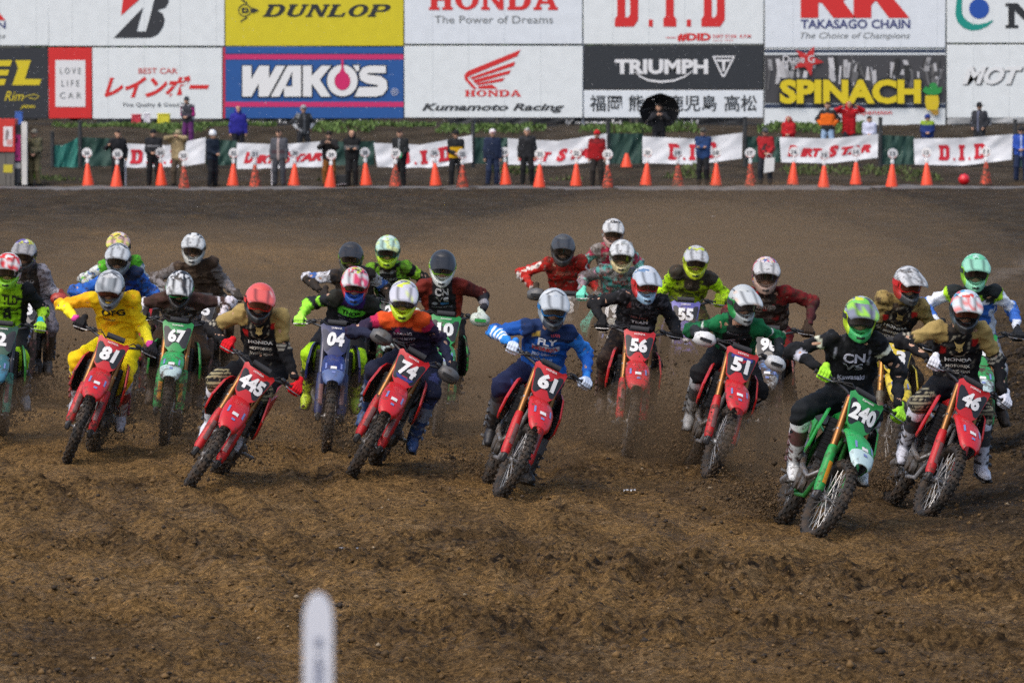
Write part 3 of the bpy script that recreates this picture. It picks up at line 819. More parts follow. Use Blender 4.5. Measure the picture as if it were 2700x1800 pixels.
cloth('banner', 'white cloth banner with slanted red lettering behind the red jacket and cap', 'banner', [(1338, 365), (1470, 372), (1600, 352)], [(1340, 434), (1470, 437), (1600, 424)], YF, BW, texts=dirt(.1, .36, .92, .84), group='cloth banners on the fence')
cloth('banner', 'white cloth banner with red slab letters half hidden by the man in a blue jacket', 'banner', [(1694, 360), (1830, 366), (1958, 350)], [(1694, 430), (1830, 434), (1956, 418)], YF, BW, texts=[(DID, .26, .22, .74, .84, RB)], group='cloth banners on the fence')
cloth('banner', 'white cloth banner with slanted red lettering below the red coat with raised arms', 'banner', [(2055, 362), (2190, 366), (2316, 353)], [(2060, 428), (2190, 431), (2314, 416)], YF, BW, texts=dirt(.07, .3, .93, .76), group='cloth banners on the fence')
cloth('banner', 'white cloth banner with red slab letters at the far right, above the red ball', 'banner', [(2409, 366), (2540, 364), (2671, 354)], [(2412, 434), (2540, 437), (2668, 421)], YF, BW, texts=[(DID, .25, .25, .72, .82, RB)], group='cloth banners on the fence')
# green netting between the cloths
netc = (.018, .17, .14); netd = (.018, .06, .047)
cloth('netting', 'bright teal green netting sagging between the two left posts', 'netting', [(138, 382), (165, 384), (207, 362)], [(142, 462), (170, 458), (207, 440)], YF + .2, netc, wr=.05)
nets = [((215, 362), (330, 366), 438, 'dark green netting behind the pointing man in black'), ((543, 366), (626, 372), 436, 'dark green netting behind the white hard hat'),
        ((850, 374), (987, 372), 436, 'dark green netting behind the hooded black jacket'), ((1250, 362), (1340, 364), 432, 'dark green netting behind the navy raincoat'),
        ((1606, 352), (1696, 352), 432, 'dark green netting behind the lone small cone'), ((1966, 360), (2057, 362), 428, 'dark green netting behind the red jacket with white bag'),
        ((2323, 356), (2411, 360), 434, 'dark green netting below the blue jacket with bright shoulders'), ((2678, 352), (2800, 352), 440, 'dark green netting at the right end of the fence')]
for a, b, yb, lb in nets:
    cloth('netting', lb, 'netting', [a, b], [(a[0], yb), (b[0], yb)], YF + .2, netd, wr=.05, group='green netting on the fence')
# dark banners beyond the bank
YK = 186.0
for (xa, xb, tx, lb) in ((560, 770, [('Kawasaki', .38, .93)], 'long black cloth with white lettering below the blue billboard, left piece'), (775, 985, [('Kawasaki', .27, .93)], 'long black cloth with white lettering below the blue billboard, right piece'),
                         (1400, 1660, [('Kawasaki', .35, .92)], 'long black cloth with white lettering below the wing billboard'), (1665, 1960, [('Kawasaki', .2, .6)], 'long black cloth with white lettering behind the umbrella')):
    cloth('dark_banner', lb, 'banner', [(xa, 303), (xb, 303)], [(xa, 342), (xb, 342)], YK, (.022, .026, .032), texts=[(text2d(t, .03), u0, .30, u1, .80, (.66, .68, .70)) for t, u0, u1 in tx], group='dark cloth banners beyond the bank', wr=.03)
cloth('dark_banner', 'grey cloth beyond the bank below the wing emblem', 'banner', [(1180, 303), (1395, 303)], [(1180, 342), (1395, 342)], YK, (.05, .055, .065), wr=.03, group='dark cloth banners beyond the bank')
cloth('dark_banner', 'grey and white cloth below the slanted red katakana', 'banner', [(255, 303), (430, 303)], [(255, 340), (430, 340)], YK, (.035, .04, .05), wr=.03, group='dark cloth banners beyond the bank')
cloth('pale_banner', 'pale cloth with thick red letters low behind the blue jacket at the right', 'banner', [(2300, 318), (2480, 316)], [(2300, 352), (2480, 352)], 183, (.6, .62, .63), texts=[(text2d('HRC', .06), .25, .15, .75, .6, RED)], wr=.03)
cloth('pale_banner', 'pale cloth below the outlined leaning letters at the right end', 'banner', [(2490, 303), (2800, 303)], [(2490, 350), (2800, 350)], YK, (.45, .47, .48), wr=.03)
cloth('pale_banner', 'pale cloth hung below the comic strip billboard', 'banner', [(2016, 338), (2300, 338)], [(2016, 352), (2300, 352)], YK, (.6, .62, .63), wr=.03)

def leafmass(n, cfun, size, col, name, label=None, cat=None, kind=None, group=None, dirs=None):
    """many small leaf-shaped faces"""
    pts = cfun(n); V = []; Fs = []
    a = nrng.uniform(0, 6.28, n); e = nrng.uniform(-.6, 1.2, n); s = size * nrng.uniform(.5, 1.5, n)
    d = np.stack([np.cos(a) * np.cos(e), np.sin(a) * np.cos(e), np.sin(e)], 1)
    if dirs is not None: d = d * .5 + np.array(dirs)
    d /= np.linalg.norm(d, axis=1)[:, None]
    sd = np.cross(d, nrng.normal(size=(n, 3))); sd /= np.linalg.norm(sd, axis=1)[:, None]
    w = .28
    V = np.stack([pts, pts + d * s[:, None] * .5 + sd * s[:, None] * w, pts + d * s[:, None], pts + d * s[:, None] * .5 - sd * s[:, None] * w], 1).reshape(-1, 3)
    Fq = np.arange(4 * n).reshape(n, 4)
    me = bpy.data.meshes.new(name)
    me.vertices.add(len(V)); me.vertices.foreach_set('co', V.astype(np.float32).ravel())
    me.loops.add(Fq.size); me.loops.foreach_set('vertex_index', Fq.astype(np.int32).ravel())
    me.polygons.add(n); me.polygons.foreach_set('loop_start', np.arange(0, Fq.size, 4, dtype=np.int32))
    me.update(calc_edges=True)
    cc = np.ones((n, 4, 4), np.float32); cc[..., :3] = (np.array(col)[None] * nrng.uniform(.5, 1.5, (n, 1)))[:, None, :]
    at = me.color_attributes.new('Col', 'FLOAT_COLOR', 'POINT'); at.data.foreach_set('color', cc.ravel())
    me.materials.append(mat(rough=.7, vcol=True, spec=.3))
    o = link(name, me); tag(o, label, cat, group, kind)
    return o
def on_bank(y0, y1, thr):
    def f(n):
        out = []
        while len(out) < n:
            x = nrng.uniform(-19, 19, n * 2); y = nrng.uniform(y0, y1, n * 2)
            k = vnoise(np.stack([x * .55, y * .5], 1), 77) > thr
            x, y = x[k], y[k]
            z = gbase(x, y) + grough(x, y)
            out += list(np.stack([x, y, z - .02], 1))
        return np.array(out[:n])
    return f
leafmass(5200, on_bank(175.2, 178.5, .50), .15, (.085, .14, .035), 'grass', 'tufts of green grass along the top of the bank', 'grass', 'stuff', dirs=(0, 0, .9))
leafmass(1800, on_bank(164.3, 166.8, .64), .12, (.075, .10, .03), 'grass', 'low weeds on the soil at the foot of the fence', 'grass', 'stuff', dirs=(0, 0, .9))
# far trees that show in the gap below the boards
for i, (px, w, h, lb) in enumerate(((1010, 6.5, 5, 'dark leafy tree showing under the boards right of the blue billboard'), (1160, 5, 6, 'dark leafy tree showing under the boards below the red serif lettering'), (200, 5.5, 6, 'dark leafy tree behind the parked white van'),
                                    (1420, 6, 5.5, 'dark leafy tree behind the grey cloth under the wing billboard'), (2560, 6, 5, 'dark leafy tree far behind the dark brimmed hat'), (420, 6, 5.5, 'dark leafy tree under the slanted katakana billboard'))):
    x = P(px, 330, 205)[0]
    t = tag(empty('tree', (x, 205, gh(x, 205))), lb, 'tree', 'trees behind the billboards')
    mb = MB(); mb.tube([(0, 0, -.3), (.1, 0, 1.2), (0, .1, h * .7)], [.22, .17, .05], 8)
    for a in range(5): mb.tube([(.05, 0, 1.0 + .3 * a), (math.cos(a * 1.3) * 1.3, math.sin(a * 1.3) * 1.2, 1.9 + .35 * a)], [.08, .03], 6)
    mb.build('trunk', mat((.05, .04, .03), rough=.9), t)
    def fo(n, w=w, h=h):
        c = nrng.normal(size=(40, 3)) * (w * .24, w * .22, h * .2) + (0, 0, h * .5)
        return c[nrng.integers(0, 40, n)] + nrng.normal(size=(n, 3)) * .42
    leafmass(2600, fo, .26, (.028, .05, .018), 'crown').parent = t

# ------------------------------------------------------------------ parked things at the far left
def van(px, Y, label, col):
    x = P(px, 330, Y)[0]; t = tag(empty('van', (x, Y, gh(x, Y))), label, 'van')
    body = mat(col, rough=.3, coat=.5); blk = mat((.02, .022, .025), rough=.2); ty = mat((.02, .02, .02), rough=.8)
    mb = MB()
    prof = [(-2.2, .35), (2.15, .35), (2.25, .9), (2.1, 1.15), (1.45, 1.9), (1.1, 2.0), (-2.1, 2.0), (-2.25, 1.7)]
    rings = []
    for yy, k in ((-.85, .93), (-.8, 1), (.8, 1), (.85, .93)):
        rings.append([np.array((a * (1 if k == 1 else .985), yy, .35 + (z - .35) * (1 if k == 1 else .985))) for a, z in prof])
    mb.loft(rings); mb.build('body', body, t)
    mb = MB(); mb.box((-.2, -.86, 1.5), (2.7, .03, .5), 0, bev=.01); mb.build('window', blk, t)
    for a in (-1.4, 1.4):
        mb = MB(); mb.lathe([(.1, -.1), (.3, -.1), (.33, -.05), (.33, .05), (.3, .1), (.1, .1)], (a, -.78, .33), 20); mb.build('wheel', ty, t)
van(190, 192, 'white van parked beyond the bank under the red narrow billboard', (.62, .63, .65))
van(100, 193, 'dark teal van parked beyond the bank behind the man in camouflage', (.02, .08, .075))
def crate(px, py, w, h, col, label, Y=178.5, name='crate'):
    p = P(px, py, Y); t = tag(empty(name, (p[0], Y, gh(p[0], Y))), label, name.replace('_', ' '))
    m = mat(col, rough=.5); mb = MB(); z = max(p[2] - t.location.z, .25) + h / 2
    mb.box((0, 0, z / 2), (w, w * .7, z), 0, bev=.03)
    for s in (-1, 1): mb.box((s * w * .38, -w * .36, z / 2), (.05, .03, z * .8), 0)
    mb.build('bin', m, t)
    mb = MB(); mb.box((0, 0, z + .02), (w * 1.06, w * .76, .05), 0, bev=.015); mb.build('lid', m, t)
crate(432, 330, .42, .3, (.60, .55, .03), 'bright yellow box on the bank below the slanted katakana', name='box')
crate(360, 328, .32, .25, (.5, .03, .05), 'red and dark box on the bank left of the yellow box', name='box')
crate(388, 328, .22, .3, (.62, .6, .66), 'pale lilac box standing next to the yellow box', name='box')
crate(50, 318, .25, .3, (.04, .12, .42), 'small blue box above the pink sign at the left edge', name='box')
# gate hut at the left edge
def slabsign(px0, py0, px1, py1, Y, col, name, label, cat, th=.06, inner=()):
    a = P(px0, py1, Y); b = P(px1, py0, Y); z0 = a[2]
    t = tag(empty(name, ((a[0] + b[0]) / 2, Y, z0)), label, cat)
    mb = MB(); mb.box((0, th / 2, (b[2] - z0) / 2), (b[0] - a[0], th, b[2] - z0), 0, bev=.01); mb.build('panel', mat(col, rough=.5, var=.15), t)
    for (nm, sh, cl, ly) in inner:
        mb2 = MB(); tmp = MB(); flat(tmp, sh, Y - .008 * ly, 0); mb2.add(np.concatenate(tmp.v) - np.array(t.location), tmp.f, 0); mb2.build(nm, mat(cl, rough=.6), t, ang=0)
    return t
YG = 162.0
slabsign(-60, 402, 38, 492, YG, (.13, .12, .105), 'gate_hut', 'weathered grey timber hut with a yellow notice at the left edge', 'hut', th=1.2,
         inner=[('notice', rect(9, 434, 33, 455), (.5, .42, .03), 1), ('plank_gap', rect(14, 406, 16, 490), (.05, .045, .04), .5), ('plank_gap', rect(27, 458, 29, 490), (.05, .045, .04), .5)])
slabsign(-60, 314, 39, 401, YG - .05, (.55, .03, .02), 'red_sign', 'big red sign with a white sheet above the grey hut', 'sign', th=1.1,
         inner=[('sheet', rect(9, 334, 33, 386), (.7, .66, .66), 1), ('picture', poly([(15, 345), (20, 340), (24, 350), (20, 366), (14, 372)]), (.25, .2, .2), 2), ('picture', rect(18, 368, 31, 382), (.6, .3, .28), 2)])
slabsign(40, 329, 54, 482, YG + .2, (.03, .033, .045), 'notice_board', 'narrow dark board carrying a pink notice', 'board', th=.08,
         inner=[('pink_notice', rect(39.5, 356, 54.5, 424), (.55, .03, .22), 1), ('notice', rect(40, 430, 54, 444), (.45, .45, .44), 1), ('mark', rect(42, 364, 47, 376), (.08, .01, .05), 2), ('mark', rect(42, 408, 48, 416), (.15, .02, .08), 2)])
slabsign(57, 322, 71, 488, YG + .1, (.62, .61, .58), 'white_pillar', 'white painted pillar of the start gate', 'pillar', th=.16)
slabsign(73, 437, 107, 469, YG + .8, (.22, .40, .03), 'green_board', 'lime green board leaning at the feet of the man in camouflage', 'board', th=.03)

# ------------------------------------------------------------------ cones with number discs
ORG = (.78, .062, .012); MUDO = (.30, .075, .03)
def make_cone(px, py, muddy, num, label, disc=True, h=.70, Y=None):
    Yd = G(px, py)[1] if Y is None else Y
    x = P(px, py, Yd)[0]; z = gh(x, Yd)
    t = tag(empty('traffic_cone', (x, Yd, z - .01)), label, 'cone', 'orange cones along the start straight')
    om = mat(ORG, rough=.45, mud=(.62 if muddy else .22)); wm = mat((.72, .72, .72), rough=.5, mud=.25)
    if disc: t.rotation_euler = (R(nrng.uniform(-2, 2)), R(nrng.uniform(-3, 3)), R(nrng.uniform(-25, 25)))
    mb = MB(); n = 20
    rg = lambda r, z: [np.array((r * math.cos(2 * math.pi * k / n), r * math.sin(2 * math.pi * k / n), z)) for k in range(n)]
    mb.loft([rg(.185, .03), rg(.18, .06), rg(.05, h - .02), rg(.035, h)]); mb.build('cone_body', om, t)
    mb = MB(); mb.box((0, 0, .018), (.40, .40, .036), 0, bev=.012); mb.build('base', mat((.035, .03, .028), rough=.8, mud=.6), t)
    if disc:
        mb = MB(); mb.tube([(0, 0, h - .06), (0, 0, h + .22)], .026, 8); mb.box((0, 0, h + .07), (.11, .06, .13), 0, bev=.02); mb.build('post', wm, t)
        mb = MB(); k = 24
        mb.loft([[np.array((.155 * math.cos(2 * math.pi * i / k), yy, h + .32 + .155 * math.sin(2 * math.pi * i / k))) for i in range(k)] for yy in (.012, -.012)])
        V, Fs = fit(text2d(num, .05), -.085, h + .25, .085, h + .385)
        mb.add(np.array([(v[0], -.017, v[1]) for v in V]), Fs, 1)
        V, Fs = stroke2d([(.135 * math.cos(R(a)), h + .32 + .135 * math.sin(R(a))) for a in range(205, 340, 9)], .022)
        mb.add(np.array([(v[0], -.016, v[1]) for v in V]), [f[::-1] for f in Fs], 2)
        mb.build('number_disc', [wm, mat((.12, .125, .14), rough=.6), mat((.45, .12, .1), rough=.6)], t)
    return t
cones = [(233, 487, 0, 'below the bright teal netting'), (307, 492, 0, 'in front of the pointing man in black'), (426, 487, 0, 'between the beanie and the tan jacket'), (486, 493, 1, 'right of the tan jacket, mud splashed'),
         (614, 487, 0, 'right of the white hard hat'), (673, 492, 1, 'left of the man in the grey suit'), (775, 487, 0, 'right of the man in the grey suit'), (870, 492, 0, 'below the brown trousers'), (966, 487, 0, 'right of the hooded black jacket'),
         (1042, 493, 1, 'at the feet of the man with the cup'), (1149, 487, 0, 'left of the yellow and black jacket'), (1220, 493, 1, 'right of the yellow and black jacket, mud splashed'), (1334, 487, 0, 'right of the navy raincoat'),
         (1422, 493, 0, 'right of the white haired man in black'), (1519, 487, 0, 'left of the red jacket and cap'), (1603, 493, 2, 'right of the red jacket and cap, brown with mud'), (1703, 487, 0, 'below the left end of the fifth cloth'),
         (1788, 492, 1, 'left of the man in the blue jacket'), (1888, 487, 0, 'right of the man in the blue jacket'), (1980, 492, 2, 'left of the white bag, brown with mud'), (2090, 487, 0, 'below the red hooded coat'),
         (2172, 493, 0, 'below the orange and black jacket'), (2257, 487, 0, 'below the lilac coat'), (2351, 493, 0, 'below the second netting from the right'), (2444, 488, 0, 'left of the red ball'), (2599, 487, 1, 'right of the red ball, mud splashed')]
for i, (px, py, md, lb) in enumerate(cones):
    make_cone(px, py, md, str(36 - i), 'orange cone with white disc ' + lb)
make_cone(1652, 430, 0, '', 'small plain orange cone without a disc in front of dark netting', disc=False, h=.46, Y=166.6)
p = G(2542, 486); t = tag(empty('ball', (p[0], p[1], gh(p[0], p[1]))), 'glossy red ball lying between two cones at the right', 'ball')
mb = MB(); n = 20
mb.loft([[np.array((.17 * math.sin(a) * math.cos(2 * math.pi * k / n), .17 * math.sin(a) * math.sin(2 * math.pi * k / n), .165 - .17 * math.cos(a))) for k in range(n)] for a in [R(v) for v in (1, 15, 30, 45, 60, 75, 90, 105, 120, 135, 150, 165, 179)]])
mb.build('shell', mat((.62, .012, .02), rough=.3, coat=.3), t)
mb = MB(); mb.lathe([(.168, -.008), (.174, -.008), (.174, .008), (.168, .008)], (0, 0, .165), 28); mb.build('band', mat((.4, .01, .015), rough=.4), t)

# ------------------------------------------------------------------ marker stake near the photographer
YS = 9.0
a = P(839, 1564, YS); z0 = gh(a[0], YS) - .2; sc = 14000 / YS
t = tag(empty('marker_stake', (a[0], YS, z0 + .2)), 'white round-topped marker stake, blurred in the near foreground', 'stake')
mb = MB(); H = a[2] - z0 - .2; hw = 39 / sc; n = 24
outl = [(-hw, -.2)] + [(-hw * math.cos(R(v)) , H - .05 + .05 * math.sin(R(v)) ** .8) for v in range(0, 181, 12)] + [(hw, -.2)]
mb.slab([np.array((u, 0, w)) for u, w in outl], (0, -1, 0), .028)
mb.build('blade', mat((.64, .66, .72), rough=.45, var=.05), t)
mb = MB()
for z1, z0_, w in ((.105, .132, .016), (.150, .165, .012), (.170, .222, .019), (.262, .30, .016), (.305, .335, .012)):
    f_ = YS / 13.0; z1 *= f_; z0_ *= f_; w *= f_
    mb.box((.0, -.0155, H - (z1 + z0_) / 2), (w, .003, z0_ - z1), 0)
    mb.box((-.004 + w * .6, -.0155, H - z1 - .006), (.006, .003, .006), 0)
mb.build('printed_mark', mat((.27, .29, .37), rough=.6), t, ang=0)
# scraps on the dirt
def scrap(px, py, w, d, col, label):
    p = G(px, py); mb = MB(); m = 8
    for i in range(m):
        pass
    V = []; k = 9
    for i in range(k):
        for j in (0, 1, 2): V.append(((i / (k - 1) - .5) * w, (j - 1) * d / 2, .012 + .02 * abs(math.sin(i * 1.9 + j))))
    Fs = [(3 * i + j, 3 * i + 3 + j, 3 * i + 4 + j, 3 * i + 1 + j) for i in range(k - 1) for j in (0, 1)]
    o = link('paper_scrap', mesh('paper_scrap', V, Fs, mat(col, rough=.5))); o.location = (p[0], p[1], gh(p[0], p[1]) + .012)
    tag(o, label, 'litter')
scrap(1660, 1283, .10, .05, (.5, .5, .5), 'thin white strip of litter on the dirt right of the blue rider')
scrap(1881, 570, .075, .12, (.7, .71, .75), 'white scrap lying on the grey dirt up the straight')
scrap(1713, 592, .07, .1, (.5, .48, .45), 'small pale scrap left of the white scrap up the straight')
scrap(905, 1450, .06, .05, (.26, .26, .27), 'crumpled grey wrapper on the dirt, left of the pair')
scrap(946, 1453, .06, .05, (.24, .24, .26), 'crumpled grey wrapper on the dirt, right of the pair')
# ------------------------------------------------------------------ motocross bikes. local axes: x forward, y to the rider's left, z up
WB = .74                       # half the wheelbase
ST0 = np.array((.60, 0, .55)); STD = nrm((-.447, 0, .894))       # steering axis
def steer_m(deg):
    return Matrix.Translation(ST0) @ Matrix.Rotation(R(deg), 4, Vector(STD)) @ Matrix.Translation(-ST0)
RUB = mat((.012, .011, .010), rough=.8, mud=.50, bump=.3, bscale=40)
RIMM = mat((.05, .05, .055), rough=.35, mud=.35)
ALU = mat((.30, .30, .30), rough=.42, metal=.9, mud=.5)
SPK = mat((.24, .24, .24), rough=.35, metal=.6, mud=.12)
BLKP = mat((.018, .018, .02), rough=.5, mud=.35)
BLKC = mat((.014, .014, .016), rough=.45, mud=.15)
STEEL = mat((.28, .27, .26), rough=.4, metal=.9, mud=.5)
_wheel = {}
def wheel_meshes(front):
    if front in _wheel: return _wheel[front]
    Rt, sec, rimr, nk = (.345, .040, .272, 42) if front else (.335, .056, .246, 36)
    r0 = Rt - sec - .012
    t = MB(); n = 56; mm = 12
    prof = [(r0 + sec * math.cos(2 * math.pi * k / mm), sec * 1.02 * math.sin(2 * math.pi * k / mm)) for k in range(mm)]
    t.lathe(prof[::-1], (0, 0, 0), n)
    for i in range(nk):
        for row, (yy, tilt) in enumerate(((-.92, -55), (-.45, -24), (.45, 24), (.92, 55)) if i % 2 else ((-.72, -42), (0, 0), (.72, 42))):
            a = 2 * math.pi * (i + (.0 if row % 2 else .15)) / nk
            rr = r0 + sec * math.cos(R(tilt) * 1.15); yv = sec * math.sin(R(tilt) * 1.15)
            M = np.array(Matrix.Rotation(-a, 3, 'Y') @ Matrix.Rotation(R(tilt), 3, 'Z'))
            c = np.array((rr * math.cos(a), yv, rr * math.sin(a)))
            t.box(c, (.022, .019 if front else .026, .022 if front else .027), 0, M=M)
    tyre = t.me('tyre', RUB, 30)
    t = MB(); t.lathe([(rimr - .016, -.014), (rimr + .012, -.022), (rimr + .014, .022), (rimr - .016, .014)], (0, 0, 0), 48); rim = t.me('rim', RIMM, 30)
    t = MB()
    for i in range(36):
        a = 2 * math.pi * i / 36; b = a + R(38 if i % 4 < 2 else -38); s = 1 if i % 2 else -1
        t.tube([(.034 * math.cos(b), s * .032, .034 * math.sin(b)), ((rimr - .008) * math.cos(a), s * .006, (rimr - .008) * math.sin(a))], .0036, 4, 0)
    spokes = t.me('spokes', SPK, 60)
    t = MB(); t.lathe([(.012, -.06), (.03, -.055), (.036, -.036), (.022, -.026), (.022, .026), (.036, .036), (.03, .055), (.012, .06)], (0, 0, 0), 20)
    t.tube([(0, -.125, 0), (0, .125, 0)], .011, 10); t.tube([(0, -.135, 0), (0, -.115, 0)], .02, 8); t.tube([(0, .115, 0), (0, .135, 0)], .02, 8)
    hub = t.me('hub', ALU, 40)
    t = MB(); rd = .13 if front else .12
    t.lathe([(rd - .03, .048), (rd, .048), (rd, .052), (rd - .03, .052)], (0, 0, 0), 32)
    for i in range(5):
        a = 2 * math.pi * i / 5; t.tube([(.03 * math.cos(a), .05, .03 * math.sin(a)), ((rd - .02) * math.cos(a), .05, (rd - .02) * math.sin(a))], .006, 5)
    if not front:
        t.lathe([(.085, -.048), (.105, -.048), (.105, -.052), (.085, -.052)], (0, 0, 0), 26)
    disc = t.me('brake_disc', STEEL, 30)
    _wheel[front] = (hub, tyre, rim, spokes, disc)
    return _wheel[front]

SCH = {
 'red':    dict(main=(.47, .008, .009), plate=(.50, .008, .009), fork=(.22, .10, .028), guard=(.46, .008, .010), tank=(.42, .010, .010), fender=(.52, .012, .016), seat=(.02, .02, .022), tip=None, frame=(.25, .25, .26)),
 'green':  dict(main=(.012, .27, .035), plate=(.016, .26, .05), fork=(.26, .11, .03), guard=(.012, .27, .05), tank=(.012, .26, .04), fender=(.02, .33, .08), seat=(.015, .018, .016), tip=(.42, .55, .55), frame=(.02, .16, .03)),
 'neon':   dict(main=(.03, .26, .04), plate=(.02, .07, .035), fork=(.05, .05, .055), guard=(.03, .20, .14), tank=(.03, .26, .05), fender=(.035, .13, .15), seat=(.015, .018, .016), tip=(.05, .18, .26), frame=(.05, .05, .05)),
 'blue':   dict(main=(.006, .012, .085), plate=(.006, .012, .085), fork=(.06, .06, .08), guard=(.007, .014, .075), tank=(.006, .012, .08), fender=(.013, .026, .14), seat=(.012, .013, .02), tip=(.08, .12, .26), frame=(.03, .04, .1)),
 'violet': dict(main=(.11, .10, .38), plate=(.12, .11, .38), fork=(.1, .1, .12), guard=(.20, .17, .42), tank=(.10, .09, .33), fender=(.15, .13, .46), seat=(.02, .02, .03), tip=None, frame=(.05, .05, .1)),
 'yellow': dict(main=(.62, .46, .012), plate=(.62, .46, .012), fork=(.30, .14, .03), guard=(.12, .11, .08), tank=(.55, .42, .012), fender=(.62, .47, .03), seat=(.02, .02, .02), tip=None, frame=(.05, .05, .05)),
 'dusty':  dict(main=(.30, .055, .04), plate=(.22, .20, .17), fork=(.16, .11, .07), guard=(.20, .06, .045), tank=(.25, .05, .04), fender=(.10, .20, .42), seat=(.05, .04, .035), tip=(.4, .42, .42), frame=(.12, .1, .08)),
 'mint':   dict(main=(.30, .50, .42), plate=(.4, .42, .38), fork=(.14, .11, .08), guard=(.26, .3, .26), tank=(.22, .4, .33), fender=(.42, .36, .27), seat=(.05, .045, .04), tip=None, frame=(.1, .09, .07)),
}
_bm = {}
def bike_meshes(sch, mud, guards):
    key = (sch, mud, guards)
    if key in _bm: return _bm[key]
    S = SCH[sch]; D = {}
    pm = lambda c, r=.36: mat(c, rough=r + .06, mud=min(mud + .08, 1), coat=.08)
    # fork: clamps, legs, guards
    ax = lambda t, l: np.array((WB - .447 * t / .894 * .98, l, .345 + t))
    t = MB()
    for zz, w in ((.50, .27), (.69, .25)):
        c = ax(zz, 0) + (-.02, 0, 0); M = np.array(Matrix.Rotation(R(26.5), 3, 'Y')).T
        t.box(c, (.085, w, .035), 0, M=M, bev=.01)
    t.tube([ax(.45, 0) + (-.05, 0, 0), ax(.73, 0) + (-.05, 0, 0)], .022, 8)
    D['clamp'] = t.me('fork', ALU, 40)
    for side, s in (('l', 1), ('r', -1)):
        t = MB(); l = s * .108
        t.tube([ax(.24, l), ax(.30, l), ax(.44, l), ax(.76, l)], [.0265, .029, .0295, .0285], 12)
        t.tube([ax(.757, l), ax(.775, l)], .024, 10, 1)
        t.tube([ax(-.01, l), ax(.25, l)], .0215, 10, 2)
        t.box(ax(.0, l) + (.0, 0, -.005), (.075, .045, .085), 3, bev=.012)
        D['leg' + side] = t.me('fork_leg', [mat(S['fork'], rough=.28, metal=.65, mud=mud * .7), mat((.25, .03, .03), rough=.4), STEEL, BLKP], 40)
        t = MB(); rings = []
        for q, k in ((.02, .75), (.05, 1), (.30, 1), (.375, .85), (.39, .5)):
            c = ax(q, l); rr = .031 * k + .004
            rings.append([c + rr * 1.15 * (math.cos(a) * np.array((.894, 0, .447)) + math.sin(a) * np.array((0, 1, 0))) for a in [R(v) for v in range(-110, 111, 22)]]
                         + [c + (rr - .005) * 1.15 * (math.cos(a) * np.array((.894, 0, .447)) + math.sin(a) * np.array((0, 1, 0))) for a in [R(v) for v in range(110, -111, -22)]])
        t.loft(rings, 0)
        # sticker on the guard
        st = [(.10, .27)] if sch != 'green' else [(.08, .25)]
        for q0, q1 in st:
            V = []
            for q in (q0, q1):
                for a in (-26, -9, 9, 26):
                    V.append(ax(q, l) + 0.0435 * (math.cos(R(a - 14 * s)) * np.array((.894, 0, .447)) + math.sin(R(a - 14 * s)) * np.array((0, 1, 0))))
            t.add(V, [(0, 1, 5, 4), (1, 2, 6, 5), (2, 3, 7, 6)], 1)
        D['guard' + side] = t.me('fork_guard', [mat(S['guard'], rough=.5, mud=min(mud + .12, 1)), mat((.62, .26, .02) if sch == 'green' else (.20, .10, .10), rough=.5, mud=min(mud + .12, 1))], 40)
    # front fender
    t = MB(); rings = []
    fz = ((.30, .835, .060, .03), (.42, .872, .075, .03), (.50, .905, .078, .03), (.58, .905, .092, .032), (.70, .885, .108, .042), (.82, .848, .114, .050), (.92, .796, .106, .052), (1.00, .735, .086, .044), (1.035, .700, .056, .03))
    def arch(a, z, w, dr, off):
        m = 10; return [np.array((a - off * .4, w * math.sin(R(v)) * (1 if off == 0 else .97), z - off - dr * (1 - math.cos(R(v)))  - (.012 if abs(v) > 80 else 0))) for v in np.linspace(-90, 90, m)]
    for (a, z, w, dr) in fz:
        rings.append(arch(a, z, w, dr, 0) + arch(a, z, w, dr, .006)[::-1])
    t.loft(rings, 0)
    if S['tip']:
        for i, f in enumerate(t.f):
            if i // 20 >= 6: t.m[i] = 1
    # a pale sticker and a dark dot on the nose
    def onf(u, w):      # u along 0..1 between ring 4 and ring 7, w across
        k = 4 + u * 3; i = int(min(k, 6)); fr = k - i
        A = fz[i]; B = fz[i + 1]; a, z, ww, dr = [A[j] * (1 - fr) + B[j] * fr for j in range(4)]
        v = math.asin(max(-.98, min(.98, w / ww)))
        return np.array((a + .003, w, z + .004 - dr * (1 - math.cos(v))))
    for (u0, u1, w0, w1, mi) in ((.55, .68, -.028, .028, 2), (.80, .88, -.012, .02, 3), (.35, .62, -.078, -.062, 3), (.35, .62, .062, .078, 3)):
        V = [onf(u0 + (u1 - u0) * i / 4, w0 + (w1 - w0) * j / 3) for i in range(5) for j in range(4)]
        t.add(V, [(i * 4 + j, i * 4 + j + 1, i * 4 + j + 5, i * 4 + j + 4) for i in range(4) for j in range(3)], mi)
    D['fender'] = t.me('front_fender', [pm(S['fender'], .3), pm(S['tip'] or S['fender'], .35), mat((.68, .66, .64), rough=.5, mud=.1), mat((.16, .2, .42), rough=.5, mud=.15)], 50)
    # handlebar
    BAR = [(.245, .40, 1.165), (.275, .27, 1.175), (.335, .15, 1.145), (.355, .10, 1.12), (.355, -.10, 1.12), (.335, -.15, 1.145), (.275, -.27, 1.175), (.245, -.40, 1.165)]
    t = MB(); t.tube(BAR, .0125, 8, 0); 
    for s in (1, -1):
        t.box((.352, s * .05, 1.09), (.045, .04, .06), 0, bev=.008)
        t.box((.275, s * .255, 1.17), (.045, .03, .045), 1, bev=.008)
        t.box((.30, s * .215, 1.185), (.05, .055, .035), 1, bev=.012)
    t.tube([(.315, .25, 1.165), (.40, .17, 1.20), (.47, .06, 1.10), (.43, .10, .95), (.50, .125, .80), (.66, .12, .46)], .0055, 5, 1)
    t.tube([(.315, -.25, 1.165), (.39, -.15, 1.21), (.44, -.03, 1.13), (.36, -.06, .98)], .0055, 5, 1)
